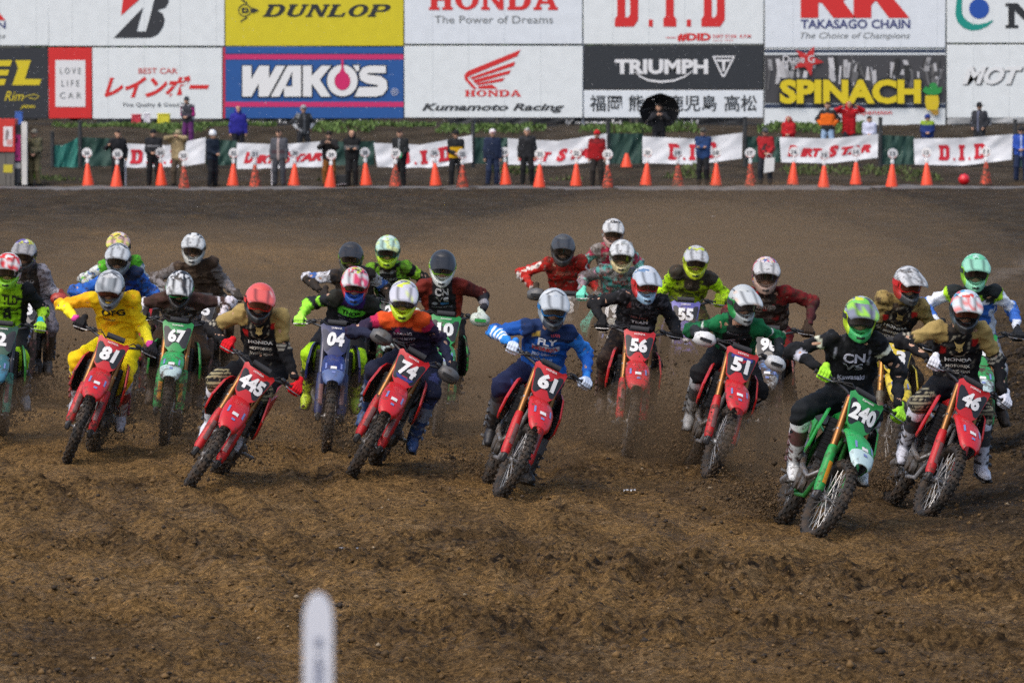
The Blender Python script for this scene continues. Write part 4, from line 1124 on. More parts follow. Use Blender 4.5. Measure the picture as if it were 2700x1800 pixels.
    t.tube([(.30, -.215, 1.175), (.38, -.12, 1.19), (.42, -.02, 1.09)], .005, 5, 1)
    D['bar'] = t.me('handlebar', [mat((.06, .06, .065), rough=.4, metal=.5, mud=.2), BLKC], 40)
    t = MB(); t.tube([(.335, .085, 1.185), (.335, -.085, 1.185)], .027, 10); D['pad'] = t.me('bar_pad', mat((.03, .03, .033), rough=.8, mud=.1), 40)
    for side, s in (('l', 1), ('r', -1)):
        t = MB(); t.tube([(.268, s * .29, 1.173), (.243, s * .405, 1.164)], .0165, 10); t.tube([(.2425, s * .405, 1.164), (.2415, s * .413, 1.1635)], .021, 10); D['grip' + side] = t.me('grip', mat((.02, .02, .022), rough=.8), 40)
        t = MB(); t.tube([(.30, s * .245, 1.165), (.325, s * .27, 1.155), (.315, s * .33, 1.148), (.30, s * .40, 1.145)], [.008, .009, .007, .008], 6, flat=.7); D['lever' + side] = t.me('lever', ALU, 40)
        if guards:
            gc = {'w': (.62, .63, .63), 'r': (.40, .05, .035), 'g': (.60, .66, .58), 'm': (.10, .10, .10)}[guards]
            t = MB(); rings = []
            for (l, z0, z1, a) in ((.235, 1.13, 1.185, .335), (.27, 1.10, 1.215, .36), (.33, 1.085, 1.225, .365), (.39, 1.09, 1.21, .345), (.43, 1.11, 1.18, .305)):
                m = 6; rings.append([np.array((a - .02 * abs(v - .5) ** 2 * 8, s * l, z0 + (z1 - z0) * v)) for v in np.linspace(0, 1, m)] + [np.array((a - .008 - .02 * abs(v - .5) ** 2 * 8, s * l, z0 + (z1 - z0) * v)) for v in np.linspace(1, 0, m)])
            t.loft(rings if s < 0 else [r for r in rings][::-1], 0)
            V = [np.array((.3725 - .004 * abs(l - .32) * 20, s * l, z)) for z in (1.135, 1.165) for l in (.28, .32, .36, .39)]
            t.add(V, [(i, i + 1, i + 5, i + 4) for i in range(3)], 1)
            D['hg' + side] = t.me('hand_guard', [mat(gc, rough=.45, mud=.3), BLKC if guards != 'g' else mat((.02, .3, .05), rough=.5)], 60)
    # shrouds, tank, radiators
    for side, s in (('l', 1), ('r', -1)):
        t = MB()
        pts = [(.40, .215, .955), (.455, .245, .80), (.42, .25, .66), (.30, .235, .60), (.16, .19, .60), (.02, .155, .70), (-.12, .145, .83), (-.05, .145, .91), (.16, .165, .985), (.30, .195, .99)]
        ring = [np.array((a, s * l, z)) for a, l, z in pts]; cen = sum(ring) / len(ring)
        inner = [cen + (p - cen) * .9 + (0, s * .014, 0) for p in ring]
        back = [p + np.array((0, -s * .012, 0)) for p in ring]
        n = len(ring); V = inner + ring + back
        fcs = [tuple(range(n))] + [(i, n + i, n + (i + 1) % n, (i + 1) % n) for i in range(n)] + [(n + i, 2 * n + i, 2 * n + (i + 1) % n, n + (i + 1) % n) for i in range(n)] + [tuple(range(3 * n - 1, 2 * n - 1, -1))]
        t.add(V, fcs if s < 0 else [f[::-1] for f in fcs], 0)
        t.m = [1 if j == len(t.m) - 1 else 0 for j in range(len(t.m))]
        D['shroud' + side] = t.me('radiator_shroud', [pm(S['main'], .33), BLKC], 30)
        t = MB(); t.box((.345, s * .118, .765), (.05, .105, .33), 0, bev=.012)
        for k in range(9): t.box((.372, s * .118, .63 + k * .034), (.012, .10, .006), 1)
        D['radiator' + side] = t.me('radiator', [BLKC, BLKP], 30)
        t = MB(); t.slab([(-.30, s * .13, .86), (-.78, s * .125, .90), (-.74, s * .13, .72), (-.42, s * .14, .62), (-.28, s * .14, .68)], (0, s, 0), .014); D['side' + side] = t.me('side_panel', pm(S['main'], .4), 30)
        t = MB(); t.tube([(-.10, s * .13, .40), (-.11, s * .26, .405)], .013, 6); t.box((-.105, s * .225, .412), (.055, .095, .018), 0); D['peg' + side] = t.me('foot_peg', STEEL, 30)
    t = MB(); rings = []
    for (a, w, z0, z1) in ((.36, .06, .90, 1.0), (.28, .105, .80, 1.03), (.10, .12, .78, 1.02), (-.10, .10, .82, .955)):
        rings.append([np.array((a, w * math.sin(R(v)), (z0 + z1) / 2 + (z1 - z0) / 2 * math.cos(R(v)))) for v in range(0, 360, 30)])
    t.loft(rings); D['tank'] = t.me('fuel_tank', pm(S['tank']), 60)
    t = MB(); rings = []
    for (a, w, z0, z1) in ((.20, .05, .96, 1.0), (.10, .075, .92, .985), (-.15, .095, .86, .955), (-.45, .11, .86, .955), (-.72, .105, .89, .965), (-.80, .08, .92, .955)):
        rings.append([np.array((a, w * sgn, zz)) for sgn, zz in ((-1, z0), (-1.02, z1 - .03), (-.7, z1 - .004), (0, z1), (.7, z1 - .004), (1.02, z1 - .03), (1, z0))])
    t.loft(rings); D['seat'] = t.me('seat', mat(S['seat'], rough=.75, mud=.25, bump=.2), 50)
    t = MB(); rings = []
    for (a, w, z) in ((-.55, .085, .86), (-.80, .10, .93), (-1.02, .09, 1.0), (-1.12, .06, 1.02)):
        rings.append([np.array((a, w * k, z - .03 * k * k)) for k in (-1, -.5, 0, .5, 1)] + [np.array((a, w * k, z - .008 - .03 * k * k)) for k in (1, .5, 0, -.5, -1)])
    t.loft(rings); D['rfender'] = t.me('rear_fender', pm(S['main']), 50)
    # frame, swingarm, engine, exhaust
    fm = mat(S['frame'], rough=.45, metal=.3, mud=mud)
    t = MB()
    t.tube([(.36, 0, .98), (.43, 0, .80)], .035, 10)
    for s in (1, -1):
        t.tube([(.38, s * .03, .90), (.18, s * .10, .84), (-.10, s * .12, .66), (-.16, s * .115, .42), (-.08, s * .10, .30)], [.03, .028, .028, .026, .022], 8)
        t.tube([(.40, s * .015, .82), (.33, s * .05, .52), (.22, s * .085, .30), (-.10, s * .09, .285)], .019, 8)
        t.tube([(-.05, s * .08, .80), (-.40, s * .09, .85), (-.70, s * .08, .90)], .014, 6)
        t.tube([(-.12, s * .11, .60), (-.42, s * .10, .82)], .013, 6)
    D['frame'] = t.me('frame', fm, 50)
    t = MB()
    for s in (1, -1): t.tube([(-.14, s * .105, .42), (-.45, s * .115, .40), (-.76, s * .115, .335)], [.034, .032, .024], 8, flat=1.25)
    t.tube([(-.30, -.11, .41), (-.30, .11, .41)], .03, 8); D['swing'] = t.me('swingarm', ALU, 50)
    t = MB()
    t.box((.02, 0, .42), (.40, .23, .22), 0, bev=.05); t.box((.13, 0, .60), (.19, .19, .22), 0, M=np.array(Matrix.Rotation(R(12), 3, 'Y')), bev=.03)
    t.box((.16, 0, .735), (.16, .15, .10), 1, bev=.03)
    for s in (1, -1):
        t.lathe([(.0, s * .11), (.095, s * .11), (.09, s * .15), (.06, s * .165), (.0, s * .168)][::s], (-.01, 0, .41), 20, 0, closed=False)
        t.lathe([(.0, s * .11), (.06, s * .11), (.055, s * .14), (.0, s * .145)][::s], (.14, 0, .38), 16, 0, closed=False)
    for k in range(5): t.box((.155, 0, .53 + k * .033), (.22, .205, .007), 0)
    D['engine'] = t.me('engine', [mat((.12, .115, .11), rough=.5, metal=.6, mud=.55), BLKP], 40)
    t = MB(); t.tube([(.24, -.03, .60), (.34, -.07, .52), (.30, -.13, .44), (.08, -.165, .50), (-.14, -.15, .62), (-.34, -.14, .72)], [.02, .021, .022, .024, .024, .024], 9)
    t.tube([(-.34, -.145, .72), (-.40, -.15, .745), (-.74, -.165, .86), (-.80, -.165, .88)], [.03, .055, .055, .03], 12, flat=1.2); D['exhaust'] = t.me('exhaust', STEEL, 50)
    t = MB(); t.tube([(-.74, -.05, .335 + .095), (-.05, -.05, .40 + .05)], .012, 6); t.tube([(-.74, -.05, .335 - .095), (-.05, -.05, .40 - .03)], .012, 6); D['chain'] = t.me('chain', mat((.05, .045, .04), rough=.5, metal=.6, mud=.5), 50)
    _bm[key] = D
    return D
PU, PW = np.array((0, 1., 0)), nrm((-.36, 0, .933)); PN = np.cross(PU, PW); PO = np.array((.515, 0, 1.045))
def plate_mesh(sch, num, mud, style):
    S = SCH[sch]; t = MB()
    back = [(-.060, -.155), (.060, -.155), (.100, -.112), (.124, .00), (.138, .075), (.148, .135), (.124, .152), (.095, .130), (-.095, .130), (-.124, .152), (-.148, .135), (-.138, .075), (-.124, .0), (-.100, -.112)]
    cv = lambda x, y, o: PO + PU * x + PW * y + PN * (o - 1.6 * x * x)
    n = len(back)
    V = [cv(x, y, 0) for x, y in back] + [cv(x, y, -.014) for x, y in back] + [cv(0, -.01, .0)]
    Fs = [(i, (i + 1) % n, 2 * n) for i in range(n)] + [(i, n + i, n + (i + 1) % n, (i + 1) % n) for i in range(n)] + [tuple(range(2 * n - 1, n - 1, -1))]
    t.add(V, Fs, 0)
    blk = [(-.085, -.116), (.085, -.116), (.100, -.100), (.118, .0), (.130, .07), (.122, .094), (-.122, .094), (-.130, .07), (-.118, .0), (-.100, -.100)]
    m = len(blk); t.add([cv(x, y, .0035) for x, y in blk] + [cv(0, -.01, .0045)], [(i, (i + 1) % m, m) for i in range(m)], 1)
    wdt = .062 * len(num) + .036
    if num:
        tv, tf = text2d(num, .05, .12 if num in ('04', '46', '81') else 0)
        tv, tf = fit((tv, tf), -wdt / 2, -.076, wdt / 2, .058); tv = tv + (0, .006)
        # split wide faces so that the digits follow the curve
        t.add([cv(x, y, .0085) for x, y in tv], tf, 2)
    # maker strip along the top
    tv, tf = fit(text2d('HONDA' if sch in ('red', 'dusty') else 'Kawasaki' if sch in ('green', 'neon', 'mint') else 'YAMAHA' if sch in ('blue', 'violet') else 'SUZUKI', .02), -.05, .096, .05, .114)
    t.add([cv(x, y, .004) for x, y in tv], tf, 3)
    if style == 'bluebar':
        q = [(-.098, .052), (.098, .052), (.1, .083), (-.1, .083)]; t.add([cv(x, y, .006) for x, y in q] + [cv(0, .067, .0068)], [(i, (i + 1) % 4, 4) for i in range(4)], 4)
    if style == 'bluefoot':
        q = [(-.06, -.103), (.06, -.103), (.088, -.068), (0, -.078), (-.088, -.068)]; t.add([cv(x, y, .006) for x, y in q], [(0, 1, 2, 3), (0, 3, 4)], 4)
    blackc = (.012, .012, .014) if sch not in ('blue',) else (.010, .013, .045)
    return t.me('number_plate', [mat(S['plate'], rough=.35, mud=mud * .6, coat=.25), mat(blackc, rough=.4, mud=mud * .4), mat((.74, .74, .73), rough=.5, mud=mud * .35), mat((.66, .62, .6), rough=.5, mud=mud * .4), mat((.02, .03, .20), rough=.5)], 60)

def make_bike(root_m, sch, num, steer, mud, guards, style, label):
    D = bike_meshes(sch, mud, guards)
    root = tag(empty('motocross_bike', mw=root_m), label, 'motorcycle', 'motocross bikes charging off the start')
    SM = steer_m(steer)
    def fr(name, me, parent=root, m=SM):
        o = link(name, me, parent)
        if m is not None: o.matrix_local = m
        return o
    hub, tyre, rim, spokes, disc = wheel_meshes(True)
    w = fr('front_wheel', hub, m=SM @ Matrix.Translation((WB, 0, .345)) @ Matrix.Rotation(rnd.random() * 6, 4, 'Y'))
    for nm, me in (('tyre', tyre), ('rim', rim), ('spokes', spokes), ('brake_disc', disc)): link(nm, me, w)
    hub, tyre, rim, spokes, disc = wheel_meshes(False)
    w = fr('rear_wheel', hub, m=Matrix.Translation((-WB, 0, .335)) @ Matrix.Rotation(rnd.random() * 6, 4, 'Y'))
    for nm, me in (('tyre', tyre), ('rim', rim), ('spokes', spokes), ('brake_disc', disc)): link(nm, me, w)
    fk = fr('fork', D['clamp'])
    for s in 'lr': link('fork_leg', D['leg' + s], fk); link('fork_guard', D['guard' + s], fk)
    fr('front_fender', D['fender']); fr('number_plate', plate_mesh(sch, num, mud, style))
    hb = fr('handlebar', D['bar']); link('bar_pad', D['pad'], hb)
    for s in 'lr':
        link('grip', D['grip' + s], hb); link('lever', D['lever' + s], hb)
        if guards: link('hand_guard', D['hg' + s], hb)
        link('radiator_shroud', D['shroud' + s], root); link('radiator', D['radiator' + s], root); link('side_panel', D['side' + s], root); link('foot_peg', D['peg' + s], root)
    for nm, k in (('fuel_tank', 'tank'), ('seat', 'seat'), ('rear_fender', 'rfender'), ('frame', 'frame'), ('swingarm', 'swing'), ('engine', 'engine'), ('exhaust', 'exhaust'), ('chain', 'chain')):
        link(nm, D[k], root)
    return root
def bike_matrix(cx, cy, yaw, lean, steer, z=0.0):
    """front tyre touches the ground at pixel cx, cy"""
    g = G(cx, cy, z)
    Mr = Matrix.Rotation(R(yaw - 90), 4, 'Z') @ Matrix.Rotation(-R(lean), 4, 'X')
    c = Mr @ Vector((WB, 0, 0))
    loc = Vector(g) - c
    gz = (gh(loc.x - c.x * 0, loc.y) + gh(g[0], g[1])) / 2
    loc.z = gh(loc.x, loc.y) - .02
    return Matrix.Translation(loc) @ Mr
# ------------------------------------------------------------------ riders
def nz3(V, s, seed): return vnoise(V * s, seed)
def subm(V, Q, keep):
    u, inv = np.unique(Q[keep].ravel(), return_inverse=True)
    return V[u], inv.reshape(-1, Q.shape[1])
# helmet: shell with chin bar and eye port. local axes x forward, y left, z up, origin at the head's centre
def ellip(Xp, c, r):
    q = (Xp - np.array(c)) / np.array(r); k = np.linalg.norm(q, axis=1)
    return (k - 1) * min(r) * .5 + (k - 1) * k / (np.linalg.norm(q / np.array(r), axis=1) + 1e-9) * .5
def smin(a, b, k):
    h = np.clip(k - np.abs(a - b), 0, None) / k
    return np.minimum(a, b) - h * h * k * .25
def smax(a, b, k): return -smin(-a, -b, k)
def helmet_field(X):
    d = ellip(X, (-.005, 0, .03), (.142, .122, .128))
    d = smin(d, ellip(X, (-.03, 0, -.05), (.100, .102, .075)), .05)
    pts = [(-.02, .098, -.072), (.08, .080, -.084), (.145, .046, -.092), (.180, 0, -.096), (.145, -.046, -.092), (.08, -.080, -.084), (-.02, -.098, -.072)]
    c = None
    for a, b in zip(pts[:-1], pts[1:]):
        Xs = X * (1, 1, .72); a = np.array(a) * (1, 1, .72); b = np.array(b) * (1, 1, .72)
        q, _ = capdist(Xs, (a, b, .027, .027)); c = q if c is None else np.minimum(c, q)
    d = smin(d, c, .02)
    port = ellip(X, (.155, 0, -.006), (.152, .112, .070))
    d = smax(d, -port, .012)
    neck = ellip(X, (-.015, 0, -.155), (.10, .085, .075))
    return smax(d, -neck, .012)
HV, HQ = surfnet(helmet_field, (-.19, -.17, -.19), (.26, .17, .20), .0078)
HV = HV * 1.06; HV[:, 2] = np.where(HV[:, 2] < -.02, -.02 + (HV[:, 2] + .02) * 1.14, HV[:, 2])
def visor_mesh():
    V = []; n = 13; secs = ((.04, .110, .126, .056), (.105, .118, .108, .048), (.170, .117, .086, .038), (.230, .108, .064, .030), (.266, .092, .050, .024))
    rings = []
    for x, w, z, dr in secs:
        up = [np.array((x - .012 * (v / 90) ** 2, w * math.sin(R(v)) / math.sin(R(80)), z + .012 - dr * (1 - math.cos(R(v))) * 1.15)) for v in np.linspace(-80, 80, n)]
        rings.append(up + [p - (0, 0, .006) for p in up[::-1]])
    t = MB(); t.loft(rings); return t
VIS = visor_mesh(); VIS.v = [v * 1.06 for v in VIS.v]
def goggle_mesh():
    t = MB(); rings = []
    S = lambda a, z, k: np.array((.006 + (.132 * k) * math.cos(R(a)), (.112 * k) * math.sin(R(a)), z))
    outer = [(-62, -.018), (-48, -.046), (-22, -.040), (0, -.026), (22, -.040), (48, -.046), (62, -.018), (60, .026), (40, .044), (0, .046), (-40, .044), (-60, .026)]
    cen = (0, .004)
    o = [S(a, z, 1.0) for a, z in outer]; o2 = [S(a, z, .86) for a, z in outer]
    i_ = [S(a * .86, cen[1] + (z - cen[1]) * .76, 1.02) for a, z in outer]; i2 = [S(a * .86, cen[1] + (z - cen[1]) * .76, .92) for a, z in outer]
    t.loft([o2, o, i_, i2], 0, caps=False)
    # strap round the shell
    t.add([p for a in range(60, 301, 12) for p in (S(a, -.016, 1.13) if False else np.array((-.005 + .148 * math.cos(R(a)), .1275 * math.sin(R(a)), -.004)), np.array((-.005 + .148 * math.cos(R(a)), .1275 * math.sin(R(a)), .034)))],
          [(2 * k, 2 * k + 2, 2 * k + 3, 2 * k + 1) for k in range(20)], 0)
    lens = MB(); g = [[S(a, 0, 1.0)] for a in ()]
    rows = []
    for f in np.linspace(-1, 1, 7):
        rows.append([S(u * 52, cen[1] + f * (.034 if f > 0 else (.036 - .012 * math.cos(R(u * 90)) ** 2)), .985) for u in np.linspace(-1, 1, 17)])
    lens.loft(rows, 0, caps=False, closed=False)
    return t, lens
GOG, LENS = goggle_mesh(); GOG.v = [v * 1.06 for v in GOG.v]; LENS.v = [v * 1.06 for v in LENS.v]
# glove closed round a grip along y. x forward, z up; y outward
def glove_caps():
    c = []
    for i, (y, L) in enumerate(((-.036, .95), (-.013, 1.05), (.011, 1.0), (.034, .85))):
        pts = [(.006, y, .040), (.034, y, .030), (.042 * L, y * .98, .000), (.026, y * .96, -.030 * L), (.002, y * .95, -.031 * L)]
        for a, b in zip(pts[:-1], pts[1:]): c.append((a, b, .0118, .0108))
    for y in (-.027, -.008, .012, .028): c.append(((.006, y, .036), (-.052, y * .7, .034), .0155, .018))
    for a, b in (((-.035, -.028, .028), (-.012, -.056, .004)), ((-.012, -.056, .004), (.014, -.052, -.020)), ((.014, -.052, -.020), (.030, -.044, -.028))): c.append((a, b, .0145, .012))
    c.append(((-.05, 0, .034), (-.095, 0, .042), .027, .031))
    return c
_k = sstep(-.02, -.13, HV[:, 2]); HV[:, 1] *= 1 - .24 * _k
GV, GQ = capmesh(glove_caps(), .008, .0058, pad=.012)
# free hand, slightly curled (spectators reuse it). wrist at origin, fingers along -z
def boot_parts():
    c = [((0, 0, .0), (-.012, 0, .20), .056, .066), ((-.012, 0, .20), (-.005, 0, .36), .068, .078), ((-.035, 0, -.055), (.09, 0, -.065), .049, .046), ((.09, 0, -.068), (.165, 0, -.078), .044, .036), ((-.055, 0, -.06), (-.03, 0, .02), .046, .05), ((.035, 0, .03), (.03, 0, .32), .040, .052)]
    V, Q = capmesh(c, .03, .0125, pad=.02)
    return V, Q
BV, BQ = boot_parts()
BV[:, 2] = np.maximum(BV[:, 2], -.105)
CLOTH = mat(rough=.85, vcol=True, mud=.2, bump=.3, bscale=16, spec=.25, name='fabric')
CLOTHM = mat(rough=.88, vcol=True, mud=.42, bump=.35, bscale=18, spec=.22, name='muddy_fabric')
CLOTHX = mat(rough=.9, vcol=True, mud=.62, bump=.4, bscale=26, spec=.2, name='mud_caked_fabric')
SHELL = mat(rough=.42, vcol=True, mud=.16, coat=.12, name='helmet_paint')
SHELLM = mat(rough=.5, vcol=True, mud=.34, coat=.08, name='muddy_helmet_paint')
BOOTM = mat(rough=.5, vcol=True, mud=.36, name='boot_shell')
BOOTX = mat(rough=.55, vcol=True, mud=.58, name='muddy_boot_shell')
LENSM = mat((.030, .022, .018), rough=.08, coat=.6, spec=.8)
LENSR = mat((.09, .02, .012), rough=.08, coat=.6, spec=.8)
LENSG = mat((.05, .05, .055), rough=.07, coat=.6, spec=.9)
INNER = mat((.012, .012, .013), rough=.9)
SKIN = (.45, .26, .17)

def frame_m(o, x, up):
    x = nrm(x); y = nrm(np.cross(up, x)); z = np.cross(x, y)
    return np.stack([x, y, z], 1), np.asarray(o)

def pattern(V, spec, seed):
    """helmet shell colours: base, splashes of other colours, chin colour"""
    c = np.tile(np.array(lin(spec['c'])), (len(V), 1))
    for i, (colr, thr, sc) in enumerate(spec.get('n', ())):
        n = .65 * vnoise(V * sc + seed * 7.3 + i * 31, seed + i) + .35 * vnoise(V * sc * 2.3 + i * 17, seed + 9 + i)
        c[n > thr - .035] = lin(colr)
    rr = np.random.default_rng(seed * 13 + 1); dark = np.array(((.02, .022, .025), (.12, .13, .14), (.05, .05, .06))[seed % 3])
    for k in range(3):      # slim graphic bands sweeping back over the shell
        o_, m_, w_, c_ = rr.uniform(-.06, .12), rr.uniform(-.7, .9), rr.uniform(.004, .009), rr.uniform(8, 22)
        ln = V[:, 2] - o_ - m_ * V[:, 0] - .012 * np.sin(V[:, 0] * c_ * 2 + k) - 1.6 * (np.abs(V[:, 1]) - .06) * (.5 if k % 2 else -.4)
        c[np.abs(ln) < w_ * 1.1] = dark if k < 2 else lin(spec.get('g', (.02, .02, .02)))
    c *= .74
    if 'mid' in spec:     # band over the crown
        c[(np.abs(V[:, 1]) < .03) & (V[:, 2] > .04)] = lin(spec['mid'])
    if 'top' in spec: c[(V[:, 2] > .10)] = lin(spec['top'])
    if 'chin' in spec: c[(V[:, 2] < -.045) & (V[:, 0] > .03)] = lin(spec['chin'])
    c[(np.abs(V[:, 1]) < .032) & (V[:, 0] > .15) & (np.abs(V[:, 2] + .112) < .012)] = (.012, .012, .013)
    if 'side' in spec: c[(np.abs(V[:, 1]) > .085) & (V[:, 2] < .05)] = lin(spec['side'])
    return c

def make_helmet(root, loc, M, o, spec, seed, muddy):
    L = np.array(root.location)
    put = lambda V: V @ M.T + o - L
    sh = SHELLM if muddy else SHELL
    h = link('helmet', mesh('helmet', put(HV), HQ, sh, col=pattern(HV, spec, seed), ang=180), root)
    vv = np.concatenate(VIS.v)
    vc = np.tile(np.array(lin(spec.get('v', spec['c']))), (len(vv), 1))
    if 'vn' in spec:
        colr, thr, sc = spec['vn']; n = .6 * vnoise(vv * sc + seed, seed + 3) + .4 * vnoise(vv * sc * 2.2, seed + 5); vc[n > thr - .03] = lin(colr)
    vc = vc * .72
    vc[(np.abs(np.abs(vv[:, 1]) - .055) < .007)] *= .35; vc[vv[:, 0] > .262] *= .4
    link('visor', mesh('visor', put(vv), VIS.f, sh, col=vc, ang=50), h)
    gv = np.concatenate(GOG.v)
    g = link('goggles', mesh('goggles', put(gv), GOG.f, mat(spec.get('g', (.02, .02, .02)), rough=.5, mud=.1), ang=40), root)
    lv = np.concatenate(LENS.v)
    link('lens', mesh('lens', put(lv), LENS.f, {'r': LENSR, 'g': LENSG}.get(spec.get('l'), LENSM), ang=180), g)
    return h

def paint(spec, V, tags, ti, tt, uu, vv, nn, seed):
    c = np.tile(np.array(lin(spec['b'])), (len(V), 1)); T = np.array(tags)[ti]; dv = spec.get('dv', .13)
    tor = (T == 'torso') | (T == 'sh')
    def n3(sc, k): return .6 * vnoise(V * sc + k * 13.7, seed + k) + .4 * vnoise(V * sc * 2.1 + k * 5.1, seed + 40 + k)
    if 'bn' in spec:      # splashes on the torso
        for k, (colr, thr, sc) in enumerate(spec['bn']): c[tor & (n3(sc, k) > thr)] = lin(colr)
    if 'sd' in spec: c[tor & (np.abs(uu) > .135)] = lin(spec['sd'])
    if 'y' in spec: c[tor & (vv > spec.get('yv', .86))] = lin(spec['y'])
    if 'sh' in spec: c[(T == 'sh') & (np.abs(uu) > .10)] = lin(spec['sh'])
    if 'bl' in spec: c[tor & (vv < spec.get('blv', .30))] = lin(spec['bl'])
    for s in ('L', 'R'):
        ua, fa = T == 'ua' + s, T == 'fa' + s
        c[ua] = lin(spec.get('ua' + s, spec.get('ua', spec['b']))); c[fa] = lin(spec.get('fa' + s, spec.get('fa', spec.get('ua', spec['b']))))
    arm = np.char.startswith(T, 'ua') | np.char.startswith(T, 'fa')
    for (seg, t0, t1, colr) in spec.get('st', ()):
        c[np.char.startswith(T, seg) & (tt > t0) & (tt < t1)] = lin(colr)
    if 'an' in spec:
        for k, (colr, thr, sc) in enumerate(spec['an']): c[arm & (n3(sc, 20 + k) > thr)] = lin(colr)
    if 'line' in spec:    # pale line along the outside of the arms
        side = arm & (n_out_mask(V, nn, uu)); c[side] = lin(spec['line'])
    for (u0, u1, v0, v1, colr) in spec.get('rect', ()):
        c[tor & (uu > u0) & (uu < u1) & (vv > v0 + dv) & (vv < v1 + dv) & (nn > -.02)] = lin(colr)
    for (u, v, r, colr) in spec.get('disc', ()):
        c[tor & ((uu - u) ** 2 + ((vv - v - dv) * .5) ** 2 < r * r) & (nn > -.02)] = lin(colr)
    return c
def n_out_mask(V, nn, uu): return np.abs(nn - .0) < .016

def colmat(muddy): return (CLOTH, CLOTHM, CLOTHX)[muddy]

def make_rider(bm, steer, sp, label):
    """bm: bike matrix. sp: pose hints in photograph pixels and clothing colours"""
    B = np.array(bm); seed = sp['seed']
    bl = lambda a, l, z: (B @ np.array((a, l, z, 1)))[:3]
    fwd, left, up = B[:3, 0], B[:3, 1], B[:3, 2]
    SM = B @ np.array(steer_m(steer))
    root = tag(empty('person', tuple(bl(0, 0, 0))), label, 'person', 'riders charging off the start')
    Lr = np.array(root.location)
    wz = np.array((0, 0, 1.))
    ah = sp.get('ah', .26)
    head = P(*sp['head'], bl(ah, 0, 1.5)[1])
    lat = sp.get('hl', 0)
    up2 = nrm(up * .45 + wz * .55)
    hip = bl(sp.get('ahip', -.18), lat, 1.09)
    side = nrm(left + np.array((left[0], left[1], 0)))
    nk = sp.get('nk', .14)
    neck = head - up2 * nk - fwd * math.sqrt(max(.175 ** 2 - nk ** 2, .06 ** 2))
    v = neck - hip; L = np.linalg.norm(v)
    if L > .60: hip = hip + v * (1 - .60 / L)
    if L < .44: hip = neck - v / L * .44
    v = nrm(neck - hip)
    side = nrm(side - v * side.dot(v)); nrmf = np.cross(side, v)
    nrmf = nrmf if nrmf.dot(fwd) > 0 else -nrmf
    mid = (hip + neck) / 2 - nrmf * .055
    chest = hip * .30 + neck * .70 - nrmf * .035
    hand = {}; elbow = {}; shd = {}; wrist = {}; knee = {}; ank = {}; hj = {}
    for s, k in (('L', 1), ('R', -1)):
        shd[s] = neck + side * k * .178 - v * .055 + nrmf * .005
        gp = (SM @ np.array((.256, k * .345, 1.169, 1)))[:3]
        hand[s] = gp
        bar = nrm((SM @ np.array((-.03, k * .115, -.009, 0)))[:3])
        el = sp.get('e' + s)
        pole = P(*el, (shd[s][1] + gp[1]) / 2 + .10) if el else (shd[s] + gp) / 2 + left * k * .4 + wz * .12 - fwd * .15
        wr = gp + up * .045 - fwd * .075
        e = ik(shd[s], wr, .305, .265, pole)
        fd = nrm(e - gp); wr = gp + fd * .085 + up * .02
        elbow[s] = ik(shd[s], wr, .305, .265, pole); wrist[s] = wr
        hj[s] = hip + left * k * .10
        if 'f' + s in sp:
            fx = sp['f' + s]; da = fx[2] if len(fx) > 2 else .15
            ank[s] = P(fx[0], fx[1], bl(da, 0, .3)[1])
        else: ank[s] = bl(-.10, k * .215, .535)
        kn = sp.get('k' + s)
        pole = P(*kn, bl(.28, 0, .8)[1]) if kn else bl(.6, k * .34, .95)
        knee[s] = ik(hj[s], ank[s], .45, .43, pole)
    mud = sp.get('mud', 0); cm = colmat(mud)
    # jersey
    J = sp['j']; caps = []; tags = []
    def add(a, b, r0, r1, t): caps.append((a, b, r0, r1)); tags.append(t)
    for k in (1, -1):
        add(hip + side * k * .075 + v * .02, mid + side * k * .08, .108, .108, 'torso'); add(mid + side * k * .08, chest + side * k * .085, .108, .114, 'torso')
    add(hip + v * .02, mid, .11, .115, 'torso'); add(mid, chest, .115, .122, 'torso')
    add(chest, neck - v * .02, .115, .070, 'torso')
    for s, k in (('L', 1), ('R', -1)):
        add(chest + side * k * .085 + v * .03, shd[s], .095, .068, 'sh')
        add(shd[s], elbow[s], .062, .052, 'ua' + s); add(elbow[s], wrist[s], .052, .036, 'fa' + s)
    V, Q = capmesh(caps, .045, .0165, pad=.03)
    N = vnormals(V, Q)
    fold = 1 - np.abs(2 * vnoise((V + .25 * V[:, [2, 0, 1]]) * (9, 9, 20), seed + 12) - 1)
    wr_ = np.clip(fold - .55, 0, 1) * .034 - .006 + (vnoise(V * (13, 13, 26), seed + 2) - .5) * .018 + (vnoise(V * 36, seed + 3) - .5) * .010
    ti, tt = nearest(V, caps)
    bend = np.zeros(len(V))
    for i, t in enumerate(tags):
        m = ti == i
        if t[:2] == 'ua': bend[m] = np.sin(tt[m] * 34 + V[m, 0] * 20) * .007 * sstep(.35, .9, tt[m])
        if t[:2] == 'fa': bend[m] = np.sin(tt[m] * 30 + V[m, 2] * 20) * .006 * sstep(.6, .05, tt[m])
    V = V + N * (wr_ + bend)[:, None]
    rel = V - hip; uu = rel @ side; vv = (rel @ v) / np.linalg.norm(neck - hip); nn = (V - (mid if True else hip)) @ nrmf
    # arm-relative depth for the line along the arms
    col = paint(J, V, tags, ti, tt, uu, vv, nn if 'line' not in J else np.where(np.char.startswith(np.array(tags)[ti], 'ua') | np.char.startswith(np.array(tags)[ti], 'fa'), ((V - np.array([c[0] for c in caps])[ti] - tt[:, None] * np.array([c[1] - c[0] for c in caps])[ti]) @ nrmf) - .035, nn), seed)
    Vl, Fl, Cl = [V], [tuple(q) for q in Q], [col]
    nv = len(V)
